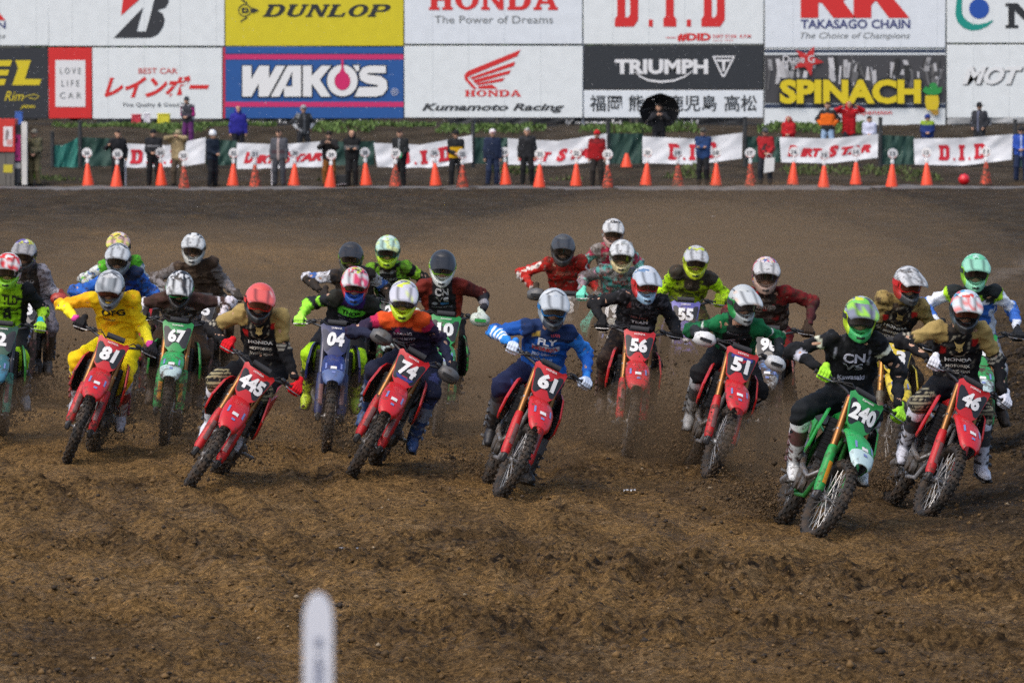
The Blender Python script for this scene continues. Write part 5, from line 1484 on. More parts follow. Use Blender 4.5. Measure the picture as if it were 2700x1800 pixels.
    if J.get('tx'):
        bv = BVHTree.FromPolygons(V.tolist(), [tuple(int(i) for i in q) for q in Q])
        for (txt, u0, v0, u1, v1, colr) in J['tx']:
            v0 += J.get('dv', .13); v1 += J.get('dv', .13)
            S, Ft = fit(text2d(txt, .035) if isinstance(txt, str) else txt, u0, v0, u1, v1)
            W = []
            for a, b in S:
                pnt = hip + side * a + (neck - hip) * b
                h_ = bv.ray_cast(Vector(pnt + nrmf * .5), Vector(-nrmf))
                W.append(np.array(h_[0]) + nrmf * .007 if h_[0] is not None else pnt + nrmf * .13)
            Vl.append(np.array(W)); Cl.append(np.tile(np.array(lin(colr)), (len(W), 1)))
            Fl += [tuple(int(i) + nv for i in f) for f in Ft]; nv += len(W)
    link('jersey', mesh('jersey', np.concatenate(Vl) - Lr, Fl, cm, col=np.concatenate(Cl), ang=180), root)
    # trousers
    T = sp['t']; caps = [(hip - side * .085, hip + side * .085, .128, .128), (hip - side * .06 + v * .07, hip + side * .06 + v * .07, .105, .105)]; tags = ['hip', 'waist']
    for s in 'LR':
        sh_ = ank[s] + (knee[s] - ank[s]) * .55
        caps += [(hj[s], knee[s], .105, .078), (knee[s], sh_, .080, .064)]; tags += ['th' + s, 'sn' + s]
    V, Q = capmesh(caps, .04, .0175, pad=.03)
    N = vnormals(V, Q); fold = 1 - np.abs(2 * vnoise((V + .3 * V[:, [1, 2, 0]]) * (8, 8, 17), seed + 15) - 1)
    V = V + N * ((vnoise(V * (13, 13, 22), seed + 5) - .5) * .018 + np.clip(fold - .55, 0, 1) * .034 - .006)[:, None]
    ti, tt = nearest(V, caps); TT = np.array(tags)[ti]
    col = np.tile(np.array(lin(T['b'])), (len(V), 1))
    th = np.char.startswith(TT, 'th'); sn = np.char.startswith(TT, 'sn')
    if 'k' in T: col[(th & (tt > .80)) | (sn & (tt < .45))] = lin(T['k'])
    if 'hip' in T: col[(TT == 'hip') | (TT == 'waist')] = lin(T['hip'])
    if 'th' in T: col[th & (tt > .25) & (tt < .8)] = lin(T['th'])
    if 'st' in T:
        colr = T['st']; m = (th & (tt > .72)) | (sn & (tt < .6)); col[m & (np.sin(V[:, 2] * 230) > .25)] = lin(colr)
    if 'n' in T:
        colr, thr, sc = T['n']; nn_ = .6 * vnoise(V * sc, seed + 6) + .4 * vnoise(V * sc * 2.2, seed + 7); col[nn_ > thr] = lin(colr)
    link('trousers', mesh('trousers', V - Lr, Q, colmat(sp.get('tmud', mud)), col=col, ang=180), root)
    # boots
    for s, k in (('L', 1), ('R', -1)):
        z = nrm(knee[s] - ank[s]); toe = fwd * 1.0 + left * k * .12 - wz * (.35 if 'f' + s in sp else .1)
        x = nrm(toe - z * toe.dot(z)); y = np.cross(z, x); M = np.stack([x, y, z], 1)
        # the foot keeps closer to level than the shin
        bc = np.tile(np.array(lin(sp['bt'][0])), (len(BV), 1)); c2 = lin(sp['bt'][1])
        bc[(BV[:, 2] > .16) & (BV[:, 2] < .30) & (BV[:, 0] > .02)] = c2
        bc[(BV[:, 2] > .30)] = lin(sp['bt'][2] if len(sp['bt']) > 2 else sp['bt'][1])
        bc[BV[:, 2] < -.075] = (.015, .014, .013)
        for zz in (.015, .10, .18): bc[(np.abs(BV[:, 2] - zz) < .012) & (np.abs(BV[:, 1]) > .02)] = c2
        mb = MB(); mb.add(BV, [tuple(q) for q in BQ]); nb = len(BV)
        t2 = MB()
        for zz in (-.01, .06, .14, .22): t2.box((.015, k * .066, zz), (.05, .02, .022), 0)
        t2.box((.045, 0, -.107), (.27, .098, .022), 0, bev=.01)
        ex = np.concatenate(t2.v); mb.add(ex, t2.f)
        cc = np.concatenate([bc, np.tile(np.array(lin(sp['bt'][1])) * .8, (len(ex), 1))]); cc[-24:] = (.015, .014, .013)
        link('boot', mesh('boot', np.concatenate(mb.v) @ M.T + ank[s] - Lr, mb.f, BOOTX if sp.get('bmud', 0) else BOOTM, col=cc, ang=60), root)
    # gloves
    for s, k in (('L', 1), ('R', -1)):
        y = nrm((SM @ np.array((-.03, k * .115, -.009, 0)))[:3]) * 1
        fx = nrm(hand[s] - wrist[s]); x = nrm(fx - y * fx.dot(y)); x = nrm(x * .6 + nrm(fwd - y * fwd.dot(y)) * .55); x = nrm(x - y * x.dot(y))
        z = np.cross(x, y) * (1 if k > 0 else -1)
        M = np.stack([x, y, z], 1)
        V = GV @ M.T + hand[s] - Lr
        qf = [tuple(q) for q in GQ] if k > 0 else [tuple(q[::-1]) for q in GQ]
        gc = np.tile(np.array(lin(sp.get('gl', '#161618'))), (len(GV), 1))
        if 'gl2' in sp: gc[(GV[:, 0] < -.03)] = lin(sp['gl2'])
        link('glove', mesh('glove', V, qf, CLOTH if mud < 2 else CLOTHM, col=gc, ang=180), root)
    # helmet and head
    hd = sp.get('look', 0); fx = nrm(np.array((math.sin(R(hd)) , -math.cos(R(hd)), 0)) - wz * math.tan(R(sp.get('nod', 8))))
    hup = nrm(wz + left * 0 + np.array((1, 0, 0)) * math.tan(R(sp.get('roll', 4))))
    M, o = frame_m(head, fx, hup)
    make_helmet(root, head, M, o, sp['h'], seed, mud > 0 or sp.get('hm', 0))
    # the body inside the clothes: one skin, with neck and head
    caps = [(hip - side * .07, hip + side * .07, .10, .10), (hip, mid, .11, .105), (mid, chest, .105, .11), (chest, neck, .10, .055), (neck, head - up2 * .03, .05, .055), (head - up2 * .02, head + up2 * .04, .083, .088), (head + M[:, 0] * .05 - up2 * .05, head + M[:, 0] * .075 - up2 * .05, .045, .03), (head + M[:, 0] * .085 - up2 * .0, head + M[:, 0] * .098 - up2 * .03, .011, .014)]
    for s, k in (('L', 1), ('R', -1)):
        caps += [(chest, shd[s], .08, .06), (shd[s], elbow[s], .052, .042), (elbow[s], wrist[s], .042, .028), (hj[s], knee[s], .082, .056), (knee[s], ank[s], .056, .042), (ank[s], ank[s] + nrm(knee[s] - ank[s]) * -.04, .04, .035)]
    V, Q = capmesh(caps, .035, .021, pad=.03)
    link('body', mesh('body', V - Lr, Q, mat(SKIN, rough=.6), ang=180), root)
    return dict(head=head, hip=hip, **{'g' + s: hand[s] for s in 'LR'}, **{'kn' + s: knee[s] for s in 'LR'}, **{'an' + s: ank[s] for s in 'LR'}, **{'el' + s: elbow[s] for s in 'LR'})
K_ = '#141416'
def brandlogo(): return None
FOXR = fill2d([[(0, 10), (2.4, 5.2), (1.6, 2), (3.6, 1.6), (5, 0), (6.4, 1.6), (8.4, 2), (7.6, 5.2), (10, 10), (6.8, 7.6), (3.2, 7.6)], [(2.9, 4.2), (4.3, 3.6), (3.8, 4.8)], [(7.1, 4.2), (6.2, 4.8), (5.7, 3.6)]])
WINGW = fill2d([[(0, 2), (10, 7), (9.4, 8.2), (1, 4)], [(1, 1.4), (9, 5.2), (8.6, 6), (1.2, 2.2)], [(2, .6), (8, 3.4), (7.6, 4.2), (2, 1.2)], [(3, 0), (7, 1.8), (6.6, 2.5), (3, .5)]])
def lines(n, u0, v0, u1, v1, c, ws=('RACING', 'MOTO SPORT', 'POWER', 'TEAM', 'RACE SUPPLY')):
    return []
gold_j = dict(b='#17171a', sh='#9c8753', ua='#9c8753', fa='#131316', y='#2a2622', yv=.93, st=[('ua', .70, 1.01, '#17171a'), ('ua', .78, .82, '#a8a393'), ('ua', .88, .92, '#a8a393')], bn=[('#5a564c', .70, (60, 60, 26))], disc=[(0, .60, .098, '#17171a'), (0, .60, .085, '#8d8878'), (0, .60, .078, '#121214')], rect=[(-.15, -.10, .46, .58, '#a81c1c'), (.10, .15, .62, .72, '#a81c1c')],
              tx=[(FOXR, -.045, .52, .045, .68, '#9c8753'), ('HONDA', -.11, .36, .11, .41, '#c9c9c4'), ('MOTOREX', -.10, .27, .10, .31, '#b8b4a8'), ('RACING TEAM', -.10, .19, .10, .23, '#9c988e')])
RIDERS = [
 # px, py of the front tyre, yaw, lean, steer, scheme, number, hand guards, plate style, bike mud
 dict(b=(-24, 1160, 2, 5, 0, 'neon', '2', None, None, .3), bl='green and cyan motocross bike cut off by the left edge, number ending in 2', rl='rider in black and neon green with a red speckled helmet at the left edge',
      head=(21, 712), eL=(92, 800), seed=1, kL=(54, 955), j=dict(b='#8fc41c', bn=[('#1b1d1b', .60, 16)], ua='#16181a', fa='#a4d82c', sd='#16181a', tx=[('TLD', -.05, .56, .10, .74, '#30331f'), ('RACING', -.1, .42, .1, .48, '#26301c')], an=[('#16181a', .6, 22)]), t=dict(b='#17191b', k='#9ad11f'), gl='#a8d63a', gl2='#26b3c4', bt=('#8b8f93', '#2f3236', '#a9adb0'), h=dict(c='#e9e6e2', n=[('#e0261b', .50, 26)], v='#e8e3df', vn=('#e0261b', .55, 30), chin='#86c42c', g='#222')),
 dict(b=(44, 1076, 0, 4, 0, 'dusty', '18', 'r', None, .6), bl='muddy red motocross bike with red hand guards behind the left edge rider', rl='rider with a purple and yellow helmet and pale grey sleeves near the left edge',
      head=(64, 672), eL=(114, 722), seed=2, mud=1, j=dict(b='#35302c', ua='#a9a3a8', fa='#aaa6ac', sd='#9d979c', bn=[('#575048', .62, 22)], tx=[('MOTO', -.09, .6, .09, .68, '#8f8a86')]), t=dict(b='#8f888e'), gl='#7e3128', bt=('#6b6157', '#4c443c'), h=dict(c='#6f62a6', n=[('#d9de3f', .56, 17), ('#d6d3dd', .66, 22)], v='#a9a7a6', chin='#3a352f', g='#3a332c')),
 dict(b=(318, 1045, 0, 3, 0, 'green', '31', None, None, .6), bl='muddy green motocross bike hidden behind the blue jersey', rl='hindmost rider on the left with a pink and yellow speckled helmet',
      head=(312, 652), seed=3, mud=1, eL=(388, 735), eR=(240, 735), j=dict(b='#1d5a4f', ua='#cfd4d2', fa='#b9bdbb', sh='#56b22e', bn=[('#d8dcd9', .62, 16)], an=[('#2f6ab0', .62, 18), ('#69b82f', .68, 18)]), t=dict(b='#4a4038'), gl='#999', bt=('#5f564c', '#453c33'), h=dict(c='#e79a9a', n=[('#e6d94a', .54, 24), ('#f0e6e2', .62, 28)], v='#e8b8b0', vn=('#e2e25a', .5, 28), chin='#c9a6a0')),
 dict(b=(338, 1104, 4, 5, 0, 'red', '40', None, None, .55), bl='muddy red motocross bike half hidden by the yellow rider', rl='rider in a royal blue jersey with a silver helmet right behind the yellow rider',
      head=(311, 684), eL=(372, 735), eR=(232, 745), seed=4, mud=1, tmud=2, j=dict(b='#1b3f8e', ua='#2b62b8', fa='#2f66bd', y='#20304f', bn=[('#16264e', .6, 18)], st=[('fa', .6, 1.01, '#c8ccd2')]), t=dict(b='#46382b'), gl='#2a2523', bt=('#43362a', '#3a2f25'), fL=(346, 985, 0), h=dict(c='#c2c8cb', n=[('#8b9499', .58, 22), ('#e6eaea', .62, 26)], v='#cfd4d6', chin='#70797d')),
 dict(b=(176, 1207, -4, 19, 6, 'red', '81', None, None, .3), bl='red motocross bike with 81 on its plate', rl='rider dressed all in bright yellow with a silver camouflage helmet',
      head=(291, 760), eR=(158, 811), eL=(372, 850), seed=5, nk=0.05, look=-2, nod=16, kR=(183, 940), kL=(330, 975), j=dict(dv=.04, b='#d6b20c', ua='#efd01a', uaR='#e9a91a', fa='#f2df2a', bn=[('#dca313', .68, 9)], st=[('fa', .93, 1.01, '#d7499a')], tx=[('OFG', -.105, .62, .115, .74, '#20201f'), ('MXSPORT', -.1, .53, .02, .555, '#3c3a30')]), t=dict(b='#f0dc12', k='#e5c212', hip='#e8c516'), gl='#1b1a1c', bt=('#a7a6ae', '#7b1d22', '#b9b8c2'), h=dict(c='#b9bcbd', n=[('#777c80', .54, 30), ('#dfe2e2', .60, 34)], v='#c3c7c8', vn=('#8e9496', .56, 34), chin='#6b6f72', g='#3a1715', l='r')),
 dict(b=(432, 1167, 0, 6, 0, 'green', '67', None, None, .38), bl='green motocross bike with 67 on its plate', rl='rider in white and brown with a black and white speckled helmet on the green bike',
      head=(474, 760), eR=(372, 812), eL=(580, 808), seed=6, nk=0.08, mud=1, tmud=2, bmud=1, nod=22, j=dict(b='#3a3436', ua='#3f2c28', fa='#d5cfd4', y='#4a3430', sh='#452f2a', bn=[('#8f8a8e', .58, (22, 22, 36))], st=[('ua', .55, .64, '#e2dee2'), ('ua', .80, 1.01, '#d8d2d8'), ('fa', .30, .42, '#3d2d2a')]), t=dict(b='#4d3726', k='#3e2d20'), gl='#26211f', bt=('#222324', '#2f3032'), h=dict(c='#e4e6e6', n=[('#1e2124', .53, 34), ('#7f8589', .64, 30)], v='#d9dcdc', vn=('#22262a', .54, 36), chin='#1c1d1e', g='#2f8f4a')),
 dict(b=(492, 1277, -6, 29, 9, 'red', '445', None, None, .22), bl='red motocross bike with 445 on its plate, leaning hardest', rl='rider with a salmon pink helmet in black and gold',
      head=(684, 797), eR=(580, 868), eL=(748, 915), seed=7, nk=0.06, roll=10, nod=10, look=4, kR=(552, 985), kL=(700, 1020), fL=(636, 1135, .05), j=gold_j, t=dict(b='#16171b', st='#a09672', k='#15161a'), gl='#d01822', bt=('#c9ccd4', '#23262b', '#d3d6dd'), h=dict(c='#ee5f55', v='#f0665c', vn=('#f4b9b2', .78, 20), side='#26282a', chin='#1e2022', g='#c42a22', l='r', n=[('#f3a79f', .70, 16)])),
 dict(b=(516, 1055, -2, 3, 0, 'dusty', '85', None, None, .65), bl='muddy orange red motocross bike behind the rider with the speckled helmet', rl='rider in mud brown kit with a silver and black helmet behind the speckled helmet',
      head=(510, 655), eL=(585, 730), eR=(440, 725), seed=25, mud=1, tmud=2, bmud=1, j=dict(b='#3d3128', ua='#6f6a68', fa='#7d797a', bn=[('#5a4a3c', .58, 18)], tx=[('RACE', -.06, .6, .06, .66, '#6a5a4a')]), t=dict(b='#4a3a2a'), gl='#3a342e', bt=('#4c3d30', '#3d3126'), h=dict(c='#d9dcda', n=[('#2a2c2e', .62, 14)], mid='#c9ccca', v='#d2d5d3', side='#b5b6b2', chin='#c2c2ba', g='#3a332c')),
 dict(b=(860, 1192, 2, 5, 0, 'blue', '04', None, None, .25), bl='blue motocross bike with 04 on its plate', rl='rider in black, purple and neon green with a pink speckled helmet',
      head=(936, 750), eR=(798, 822), eL=(1000, 850), seed=8, nk=0.12, nod=12, hl=.05, kR=(800, 962), kL=(945, 965), j=dict(b='#191a1f', ua='#1c1d22', faR='#94e23c', fa='#22232a', y='#3a1b5c', sh='#23241f', bn=[('#2a1d45', .58, 14)], rect=[(-.12, .13, .52, .68, '#62c63a')], tx=[('THOR', -.085, .555, .10, .645, '#173a17'), ('MOTO SPORT', -.1, .40, .1, .45, '#6d6f77'), ('POWER', -.08, .31, .08, .36, '#6d6f77')], st=[('ua', .45, .55, '#90d83c')]), t=dict(b='#1b1c21', k='#a6d81d'), gl='#a9ec52', bt=('#b6cf14', '#23261c', '#a9c41a'), h=dict(c='#d7d5d4', n=[('#e0476b', .55, 26), ('#c9d83a', .60, 24), ('#2a2c2e', .72, 28)], v='#e2e0df', vn=('#e0476b', .56, 30), chin='#1f4fa6', side='#b3222c', g='#c0202a')),
 dict(b=(924, 1253, -6, 26, 8, 'red', '74', 'm', 'bluefoot', .26), bl='red motocross bike with 74 on its plate', rl='rider in navy with an orange and magenta yoke and a white and yellow helmet',
      head=(1064, 788), eR=(940, 872), eL=(1160, 905), seed=9, nk=0.15, nod=14, roll=5, kR=(940, 1010), kL=(1140, 1030), fL=(1095, 1145, .12), j=dict(b='#211d30', ua='#2a2038', fa='#20243a', y='#d9521f', yv=.86, sh='#d9521f', bn=[('#7d1a4a', .66, 11), ('#2b2440', .7, 22)], st=[('ua', 0, .32, '#b3224e')], tx=[('RACING', -.085, .60, .085, .66, '#b9b5bd'), ('TEAM MOTO', -.10, .50, .10, .545, '#8d8a96'), ('SUPPLY', -.085, .42, .085, .46, '#8d8a96'), ('POWER', -.07, .34, .07, .38, '#807d88')]), t=dict(b='#1d2136', hip='#1b1c2a', n=('#3b4270', .68, 9)), gl='#17181c', bt=('#23406e', '#6f7a8c', '#1b335c'), h=dict(c='#d6d6e2', n=[('#dcec3c', .54, 15), ('#8f8fa0', .66, 20)], v='#dcdce6', vn=('#e3efA0'.lower(), .70, 16), chin='#c8e22c', g='#2a2b2e', l='g')),
 dict(b=(918, 1078, 0, 4, 0, 'blue', '25', None, None, .6), bl='muddy blue motocross bike hidden behind the number 04 bike', rl='rider with a black visored grey helmet and white and blue sleeves',
      head=(925, 680), eR=(832, 742), eL=(1010, 760), seed=10, mud=1, tmud=2, j=dict(b='#4a403a', ua='#c9cbd2', fa='#2c2825', y='#2b2a2c', bn=[('#2b2724', .55, 16), ('#8a8078', .66, 16)], st=[('ua', .60, .85, '#3a67ad')]), t=dict(b='#3f3024'), gl='#2a2420', bt=('#3d3026', '#352a21'), h=dict(c='#8d9093', n=[('#3a3c3e', .56, 18)], v='#26272a', top='#2a2b2d', chin='#3a3f30', g='#5f7a1e')),
 dict(b=(1020, 1075, 0, 3, 0, 'green', '27', None, None, .5), bl='muddy green motocross bike behind the purple jersey', rl='rider with a pale mint green helmet and a black and neon jersey, dead centre left',
      head=(1022, 662), eR=(955, 745), eL=(1108, 742), seed=11, mud=1, tmud=2, j=dict(b='#1d1f1d', ua='#1b1c1c', fa='#1e1f1f', sd='#6da22a', bn=[('#5c6a45', .68, (22, 22, 40))], rect=[(-.1, .1, .74, .78, '#a6aaa6'), (-.13, -.09, .62, .84, '#7fbf2e'), (.09, .13, .62, .84, '#7fbf2e')], tx=[('RACING', -.09, .60, .09, .66, '#8f948d'), ('TEAM', -.07, .48, .07, .54, '#7d7f70')], st=[('ua', .35, .6, '#9ad42e')]), t=dict(b='#33281f'), gl='#252321', bt=('#3d3026', '#352a21'), h=dict(c='#a9d8c4', n=[('#dff0e6', .56, 20), ('#c8e76a', .66, 18)], v='#bfe4d2', vn=('#e2f2a0', .6, 22), chin='#b7dd2c', g='#2f5e48')),
 dict(b=(1152, 1145, 3, 5, 0, 'green', '10', 'g', None, .45), bl='green motocross bike with white and green hand guards behind the number 74 bike', rl='rider with a black visor and a black and brick red jersey right of centre left',
      head=(1167, 704), eL=(1262, 790), eR=(1080, 800), seed=12, nod=14, kL=(1222, 940), fL=(1196, 1030, -.05), bmud=1, tmud=1, j=dict(b='#1f1d1f', ua='#4a1a16', fa='#26252a', sd='#8f2f1c', sh='#6b231a', bn=[('#2b2a2c', .6, 15)], tx=[('CN', -.065, .66, .065, .80, '#c4c3c2'), ('VS', -.065, .50, .065, .64, '#c4c3c2'), ('RACING SUPPLY', -.10, .34, .10, .38, '#8f8f93')], rect=[(-.02, .06, .42, .47, '#3f7fb3'), (-.10, -.04, .42, .47, '#9aa0a6')], st=[('fa', .5, .75, '#8d8b90')]), t=dict(b='#232022', n=('#b5b2b6', .70, 12)), gl='#c9d2c2', bt=('#4c3d30', '#3a2e24'), h=dict(c='#2b2c2e', v='#232426', top='#262729', side='#d6dcd2', chin='#cdd2cc', g='#7fb52c', l='g', n=[('#8fd03a', .68, 14)])),
 dict(b=(1314, 1297, 4, 23, 7, 'red', '61', None, None, .22), bl='red motocross bike with 61 on its plate', rl='rider in a bright blue jersey with a glossy silver helmet amid the pack',
      head=(1459, 812), eR=(1308, 890), eL=(1540, 950), seed=13, nk=0.15, look=3, nod=12, roll=5, kR=(1283, 1060), kL=(1490, 1110), fL=(1392, 1240, .10), j=dict(dv=.05, b='#1654a8', ua='#1a4f9c', fa='#2f86dc', uaL='#2f7fd4', faL='#1f5fb6', y='#1b2f58', yv=.80, bl='#1d55a6', bn=[('#143f86', .66, 9)], st=[('faR', .15, .24, '#e6ecf4'), ('faR', .34, .43, '#e6ecf4'), ('faR', .53, .62, '#e6ecf4'), ('faR', .72, .80, '#dfe6f0')],
      tx=[('FLY', -.075, .68, .085, .79, '#dfe5ee'), ('HONDA', -.115, .545, .105, .625, '#c2474f'), ('PRO CIRCUIT', -.11, .44, .10, .49, '#a9bcd8'), ('RACING', -.10, .34, .07, .385, '#8fabd2'), ('TEAM', .02, .84, .10, .88, '#c05060')], rect=[(-.13, -.07, .80, .86, '#b59a4a'), (-.12, .11, .535, .635, '#b9c6d8')]), t=dict(b='#1a2140', hip='#1f62b8', th='#1b2344', n=('#26407c', .72, 8)), gl='#ccd8ea', gl2='#2f7fd4', bt=('#17181c', '#4a4d52', '#202126'), h=dict(c='#c6cdd1', n=[('#e4e8ea', .66, 12)], v='#c9d0d4', side='#9aa6ad', chin='#3a4148', g='#1b6fae', l='g')),
 dict(b=(1478, 1050, -2, 3, 0, 'dusty', '38', 'm', None, .7), bl='mud caked motocross bike behind the blue rider', rl='rider in a red jersey with white arm stripes and a dark grey helmet',
      head=(1484, 658), eR=(1352, 758), eL=(1570, 758), seed=14, nk=0.1, mud=1, tmud=2, j=dict(b='#a3221c', ua='#b8261f', fa='#b02a22', line='#e3dcd6', bn=[('#7a241c', .58, 12), ('#8f857b', .72, (18, 18, 50))], tx=[('RIDER', -.08, .60, .08, .68, '#9c5a48')]), t=dict(b='#6b3426'), gl='#3a2f24', bt=('#4c3d30', '#3d3126'), h=dict(c='#4d5154', n=[('#777c80', .60, 13)], v='#3d4043', chin='#33312f', g='#2b2622')),
 dict(b=(1612, 985, 0, 3, 0, 'mint', '7', None, None, .7), bl='mud caked pale motocross bike hindmost in the pack', rl='hindmost rider with a white helmet with black marks and a pink and teal jersey',
      head=(1616, 614), eR=(1550, 690), eL=(1680, 690), seed=15, mud=1, tmud=2, j=dict(b='#b3304f', ua='#b3435c', fa='#5f9c92', sd='#8f8a86', bn=[('#8f7f78', .6, 14)], an=[('#6fb3a8', .56, 16)]), t=dict(b='#5d5a4c'), gl='#7a6f60', bt=('#6f6353', '#5a4d3e'), h=dict(c='#e3e3e0', n=[('#2b2c2e', .64, 26)], v='#dedfdc', chin='#b59a8f', g='#7a5a4c')),
 dict(b=(1594, 1086, -4, 4, 0, 'mint', '19', None, None, .65), bl='muddy pale motocross bike with a beige nose behind the black rider', rl='rider with a white helmet, grey jersey and mint green gloves and legs',
      head=(1639, 674), eR=(1535, 752), eL=(1730, 760), seed=16, mud=1, kR=(1548, 835), kL=(1660, 850), tmud=1, bmud=1, j=dict(b='#7f7f80', ua='#5f585a', fa='#8f7d84', bn=[('#b06a68', .58, 14), ('#4f9a94', .62, 16), ('#3a3637', .68, 20)], an=[('#7fc2b4', .62, 16), ('#c98aa0', .66, 18)], tx=[('MOTO', -.08, .62, .08, .70, '#8f4f4a')]), t=dict(b='#62c2aa', k='#58b29c'), gl='#6fd0b4', bt=('#a3978a', '#6f6356'), h=dict(c='#dfe2e0', n=[('#a5aaa8', .60, 24)], v='#e2e5e3', chin='#c9b98a', g='#4c4a3a')),
 dict(b=(1650, 1190, 4, 8, -2, 'red', '56', None, None, .35), bl='red motocross bike with 56 on its plate', rl='rider all in black with a white and blue helmet and red goggles',
      head=(1702, 748), eR=(1580, 815), eL=(1778, 860), seed=17, nk=0.1, kR=(1592, 940), kL=(1728, 985), tmud=1, bmud=1, look=8, nod=12, j=dict(b='#17171a', ua='#18181b', fa='#141416', bn=[('#3d3d42', .62, (26, 26, 48)), ('#5c5a5e', .72, 34)], tx=[('RACING', -.10, .68, .08, .76, '#54545a'), ('NO LIMIT', -.08, .42, .09, .47, '#8b5a56'), ('TEAM', -.07, .32, .09, .37, '#a7a3a3')], rect=[(-.13, -.10, .62, .72, '#8f4a46')]), t=dict(b='#1d1818', k='#251d1b'), gl='#121214', bt=('#2a1c1a', '#4a1c18'), h=dict(c='#d5dbe2', n=[('#5f86b0', .64, 15)], v='#c9d3dd', side='#c23a3a', chin='#8fb0c9', g='#c22a2a', l='r')),
 dict(b=(1795, 1095, 0, 3, 0, 'violet', '55', None, None, .55), bl='violet motocross bike with 55 on its plate in the mud spray', rl='rider in neon yellow with a dark oval on the chest and a silver helmet',
      head=(1834, 690), eR=(1732, 775), eL=(1908, 785), seed=18, nk=0.1, mud=1, tmud=2, j=dict(b='#99b41a', ua='#b7e61e', fa='#c2ee22', sh='#37342f', y='#3b3833', bn=[('#66721f', .60, 18), ('#2f2d26', .70, 18)], disc=[(0, .62, .085, '#3b342c')], tx=[('RACE', -.05, .60, .05, .65, '#6f675c'), ('SUPPLY', -.09, .36, .09, .42, '#39402a')]), t=dict(b='#5f6d1e'), gl='#8aa31a', bt=('#54471f', '#43372a'), h=dict(c='#c9cccd', n=[('#d4e22a', .60, 15), ('#7f8487', .68, 22)], v='#cfd2d3', side='#c4d62a', chin='#b3c41e', g='#8fa01c')),
 dict(b=(1864, 1243, 4, 17, 5, 'red', '51', 'w', 'bluebar', .28), bl='red motocross bike with 51 on its plate and white hand guards', rl='rider in green and black with a pale silver helmet and white hand guards',
      head=(1958, 800), eR=(1818, 885), eL=(2062, 925), seed=19, nk=0.16, look=14, nod=12, roll=4, kR=(1812, 1040), kL=(2014, 1068), bmud=0, j=dict(b='#17191b', ua='#12633a', fa='#25292c', sd='#14623a', sh='#14683c', bl='#136038', blv=.18, st=[('fa', .0, .35, '#0f5230'), ('ua', .42, .48, '#c9ccc8')], tx=[(WINGW, -.08, .48, .085, .62, '#c2c2cf'), ('COORS RICE', -.10, .70, .09, .74, '#70757a')], an=[('#0c3f28', .62, 12)]), t=dict(b='#181a1e', hip='#126b3d', k='#141518', n=('#e0e2e4', .80, 9)), gl='#1a1c1e', bt=('#8d8f90', '#3a3c3e', '#9b9d9f'), h=dict(c='#c9cfce', v='#d9dedd', vn=('#e3c9b2', .70, 16), side='#2f8f4a', chin='#8d9494', g='#2b2c2e', l='g', n=[('#8fb59a', .72, 14)])),
 dict(b=(2006, 1190, -3, 4, 0, 'dusty', '96', None, None, .55), bl='dusty motocross bike with a blue nose behind the green rider', rl='rider with a pink and white flecked helmet and dark red sleeves',
      head=(2019, 724), eL=(2116, 800), eR=(1950, 800), seed=20, mud=1, tmud=1, bmud=1, fL=(2082, 1050, .0), kL=(2068, 945), j=dict(b='#2b2420', ua='#6b1a1c', fa='#4c2226', sh='#7a1c1c', bn=[('#6f665e', .62, (22, 22, 42)), ('#8f1f1f', .68, 12)], tx=[('PANTHERS', -.09, .58, .09, .65, '#8f877f')]), t=dict(b='#8a1f1e', k='#5a2a22'), gl='#3a2d22', bt=('#4f3d28', '#43341f'), h=dict(c='#e6d8d8', n=[('#e0526a', .58, 26), ('#4f6aa8', .66, 28), ('#e7c46a', .72, 26)], v='#d4d4d2', chin='#a58a7a', g='#5a4a40')),
 dict(b=(2134, 1408, 6, 24, 11, 'green', '240', None, None, .2), bl='green motocross bike with 240 on its plate, nearest of all', rl='rider in black with neon green gloves and a green helmet, nearest of all',
      head=(2268, 838), eR=(2088, 925), eL=(2366, 985), seed=21, nk=0.13, look=2, nod=10, roll=6, kR=(2086, 1095), kL=(2300, 1120), fL=(2270, 1215, .0), j=dict(dv=.06, b='#131519', ua='#15171b', fa='#14161a', bn=[('#2a2d33', .68, 30)], st=[('ua', .26, .36, '#c6c9b6'), ('faR', .25, .45, '#b3b5c2'), ('faL', .45, .9, '#22242a')], tx=[('CN', -.075, .62, .095, .74, '#b2b4c4'), ('VS', -.075, .48, .085, .60, '#b2b4c4'), ('Kawasaki', -.105, .34, .105, .40, '#8f92a2')], rect=[(.115, .13, .55, .78, '#8f92a0'), (-.15, -.135, .6, .8, '#8f92a0')]), t=dict(b='#14181c', hip='#16181b', n=('#b9bacb', .76, 8)), gl='#a6e63a', bt=('#c9ccce', '#5a3a3a', '#dcdfe1'), h=dict(c='#4f5566', n=[('#7fd455', .56, 13), ('#b9bfc9', .64, 20), ('#d6e63a', .70, 16)], v='#8a8fa0', vn=('#a6e64a', .56, 18), side='#b7d82a', chin='#3fae62', g='#2a2c2e', l='g')),
 dict(b=(2330, 1222, 5, 8, 2, 'yellow', '13', None, None, .35), bl='yellow motocross bike with 13 on its plate', rl='rider in black and gold with a marbled grey helmet and red goggles',
      head=(2393, 750), eL=(2445, 845), eR=(2290, 860), seed=22, nk=0.12, look=14, nod=12, mud=1, j={**gold_j, 'y': '#8f7a48', 'sh': '#978350'}, t=dict(b='#232120'), gl='#1d1b19', bt=('#4a4238', '#3a332c'), h=dict(c='#d3d5d6', n=[('#8b9093', .58, 26)], v='#dadcdd', vn=('#a6aaac', .6, 28), side='#b22f2a', chin='#3c4043', g='#c01f1f', l='r')),
 dict(b=(2430, 1337, 6, 24, 9, 'red', '46', None, None, .2), bl='red motocross bike with 46 on its plate', rl='rider in black and gold with white gloves and a pale blue and red helmet',
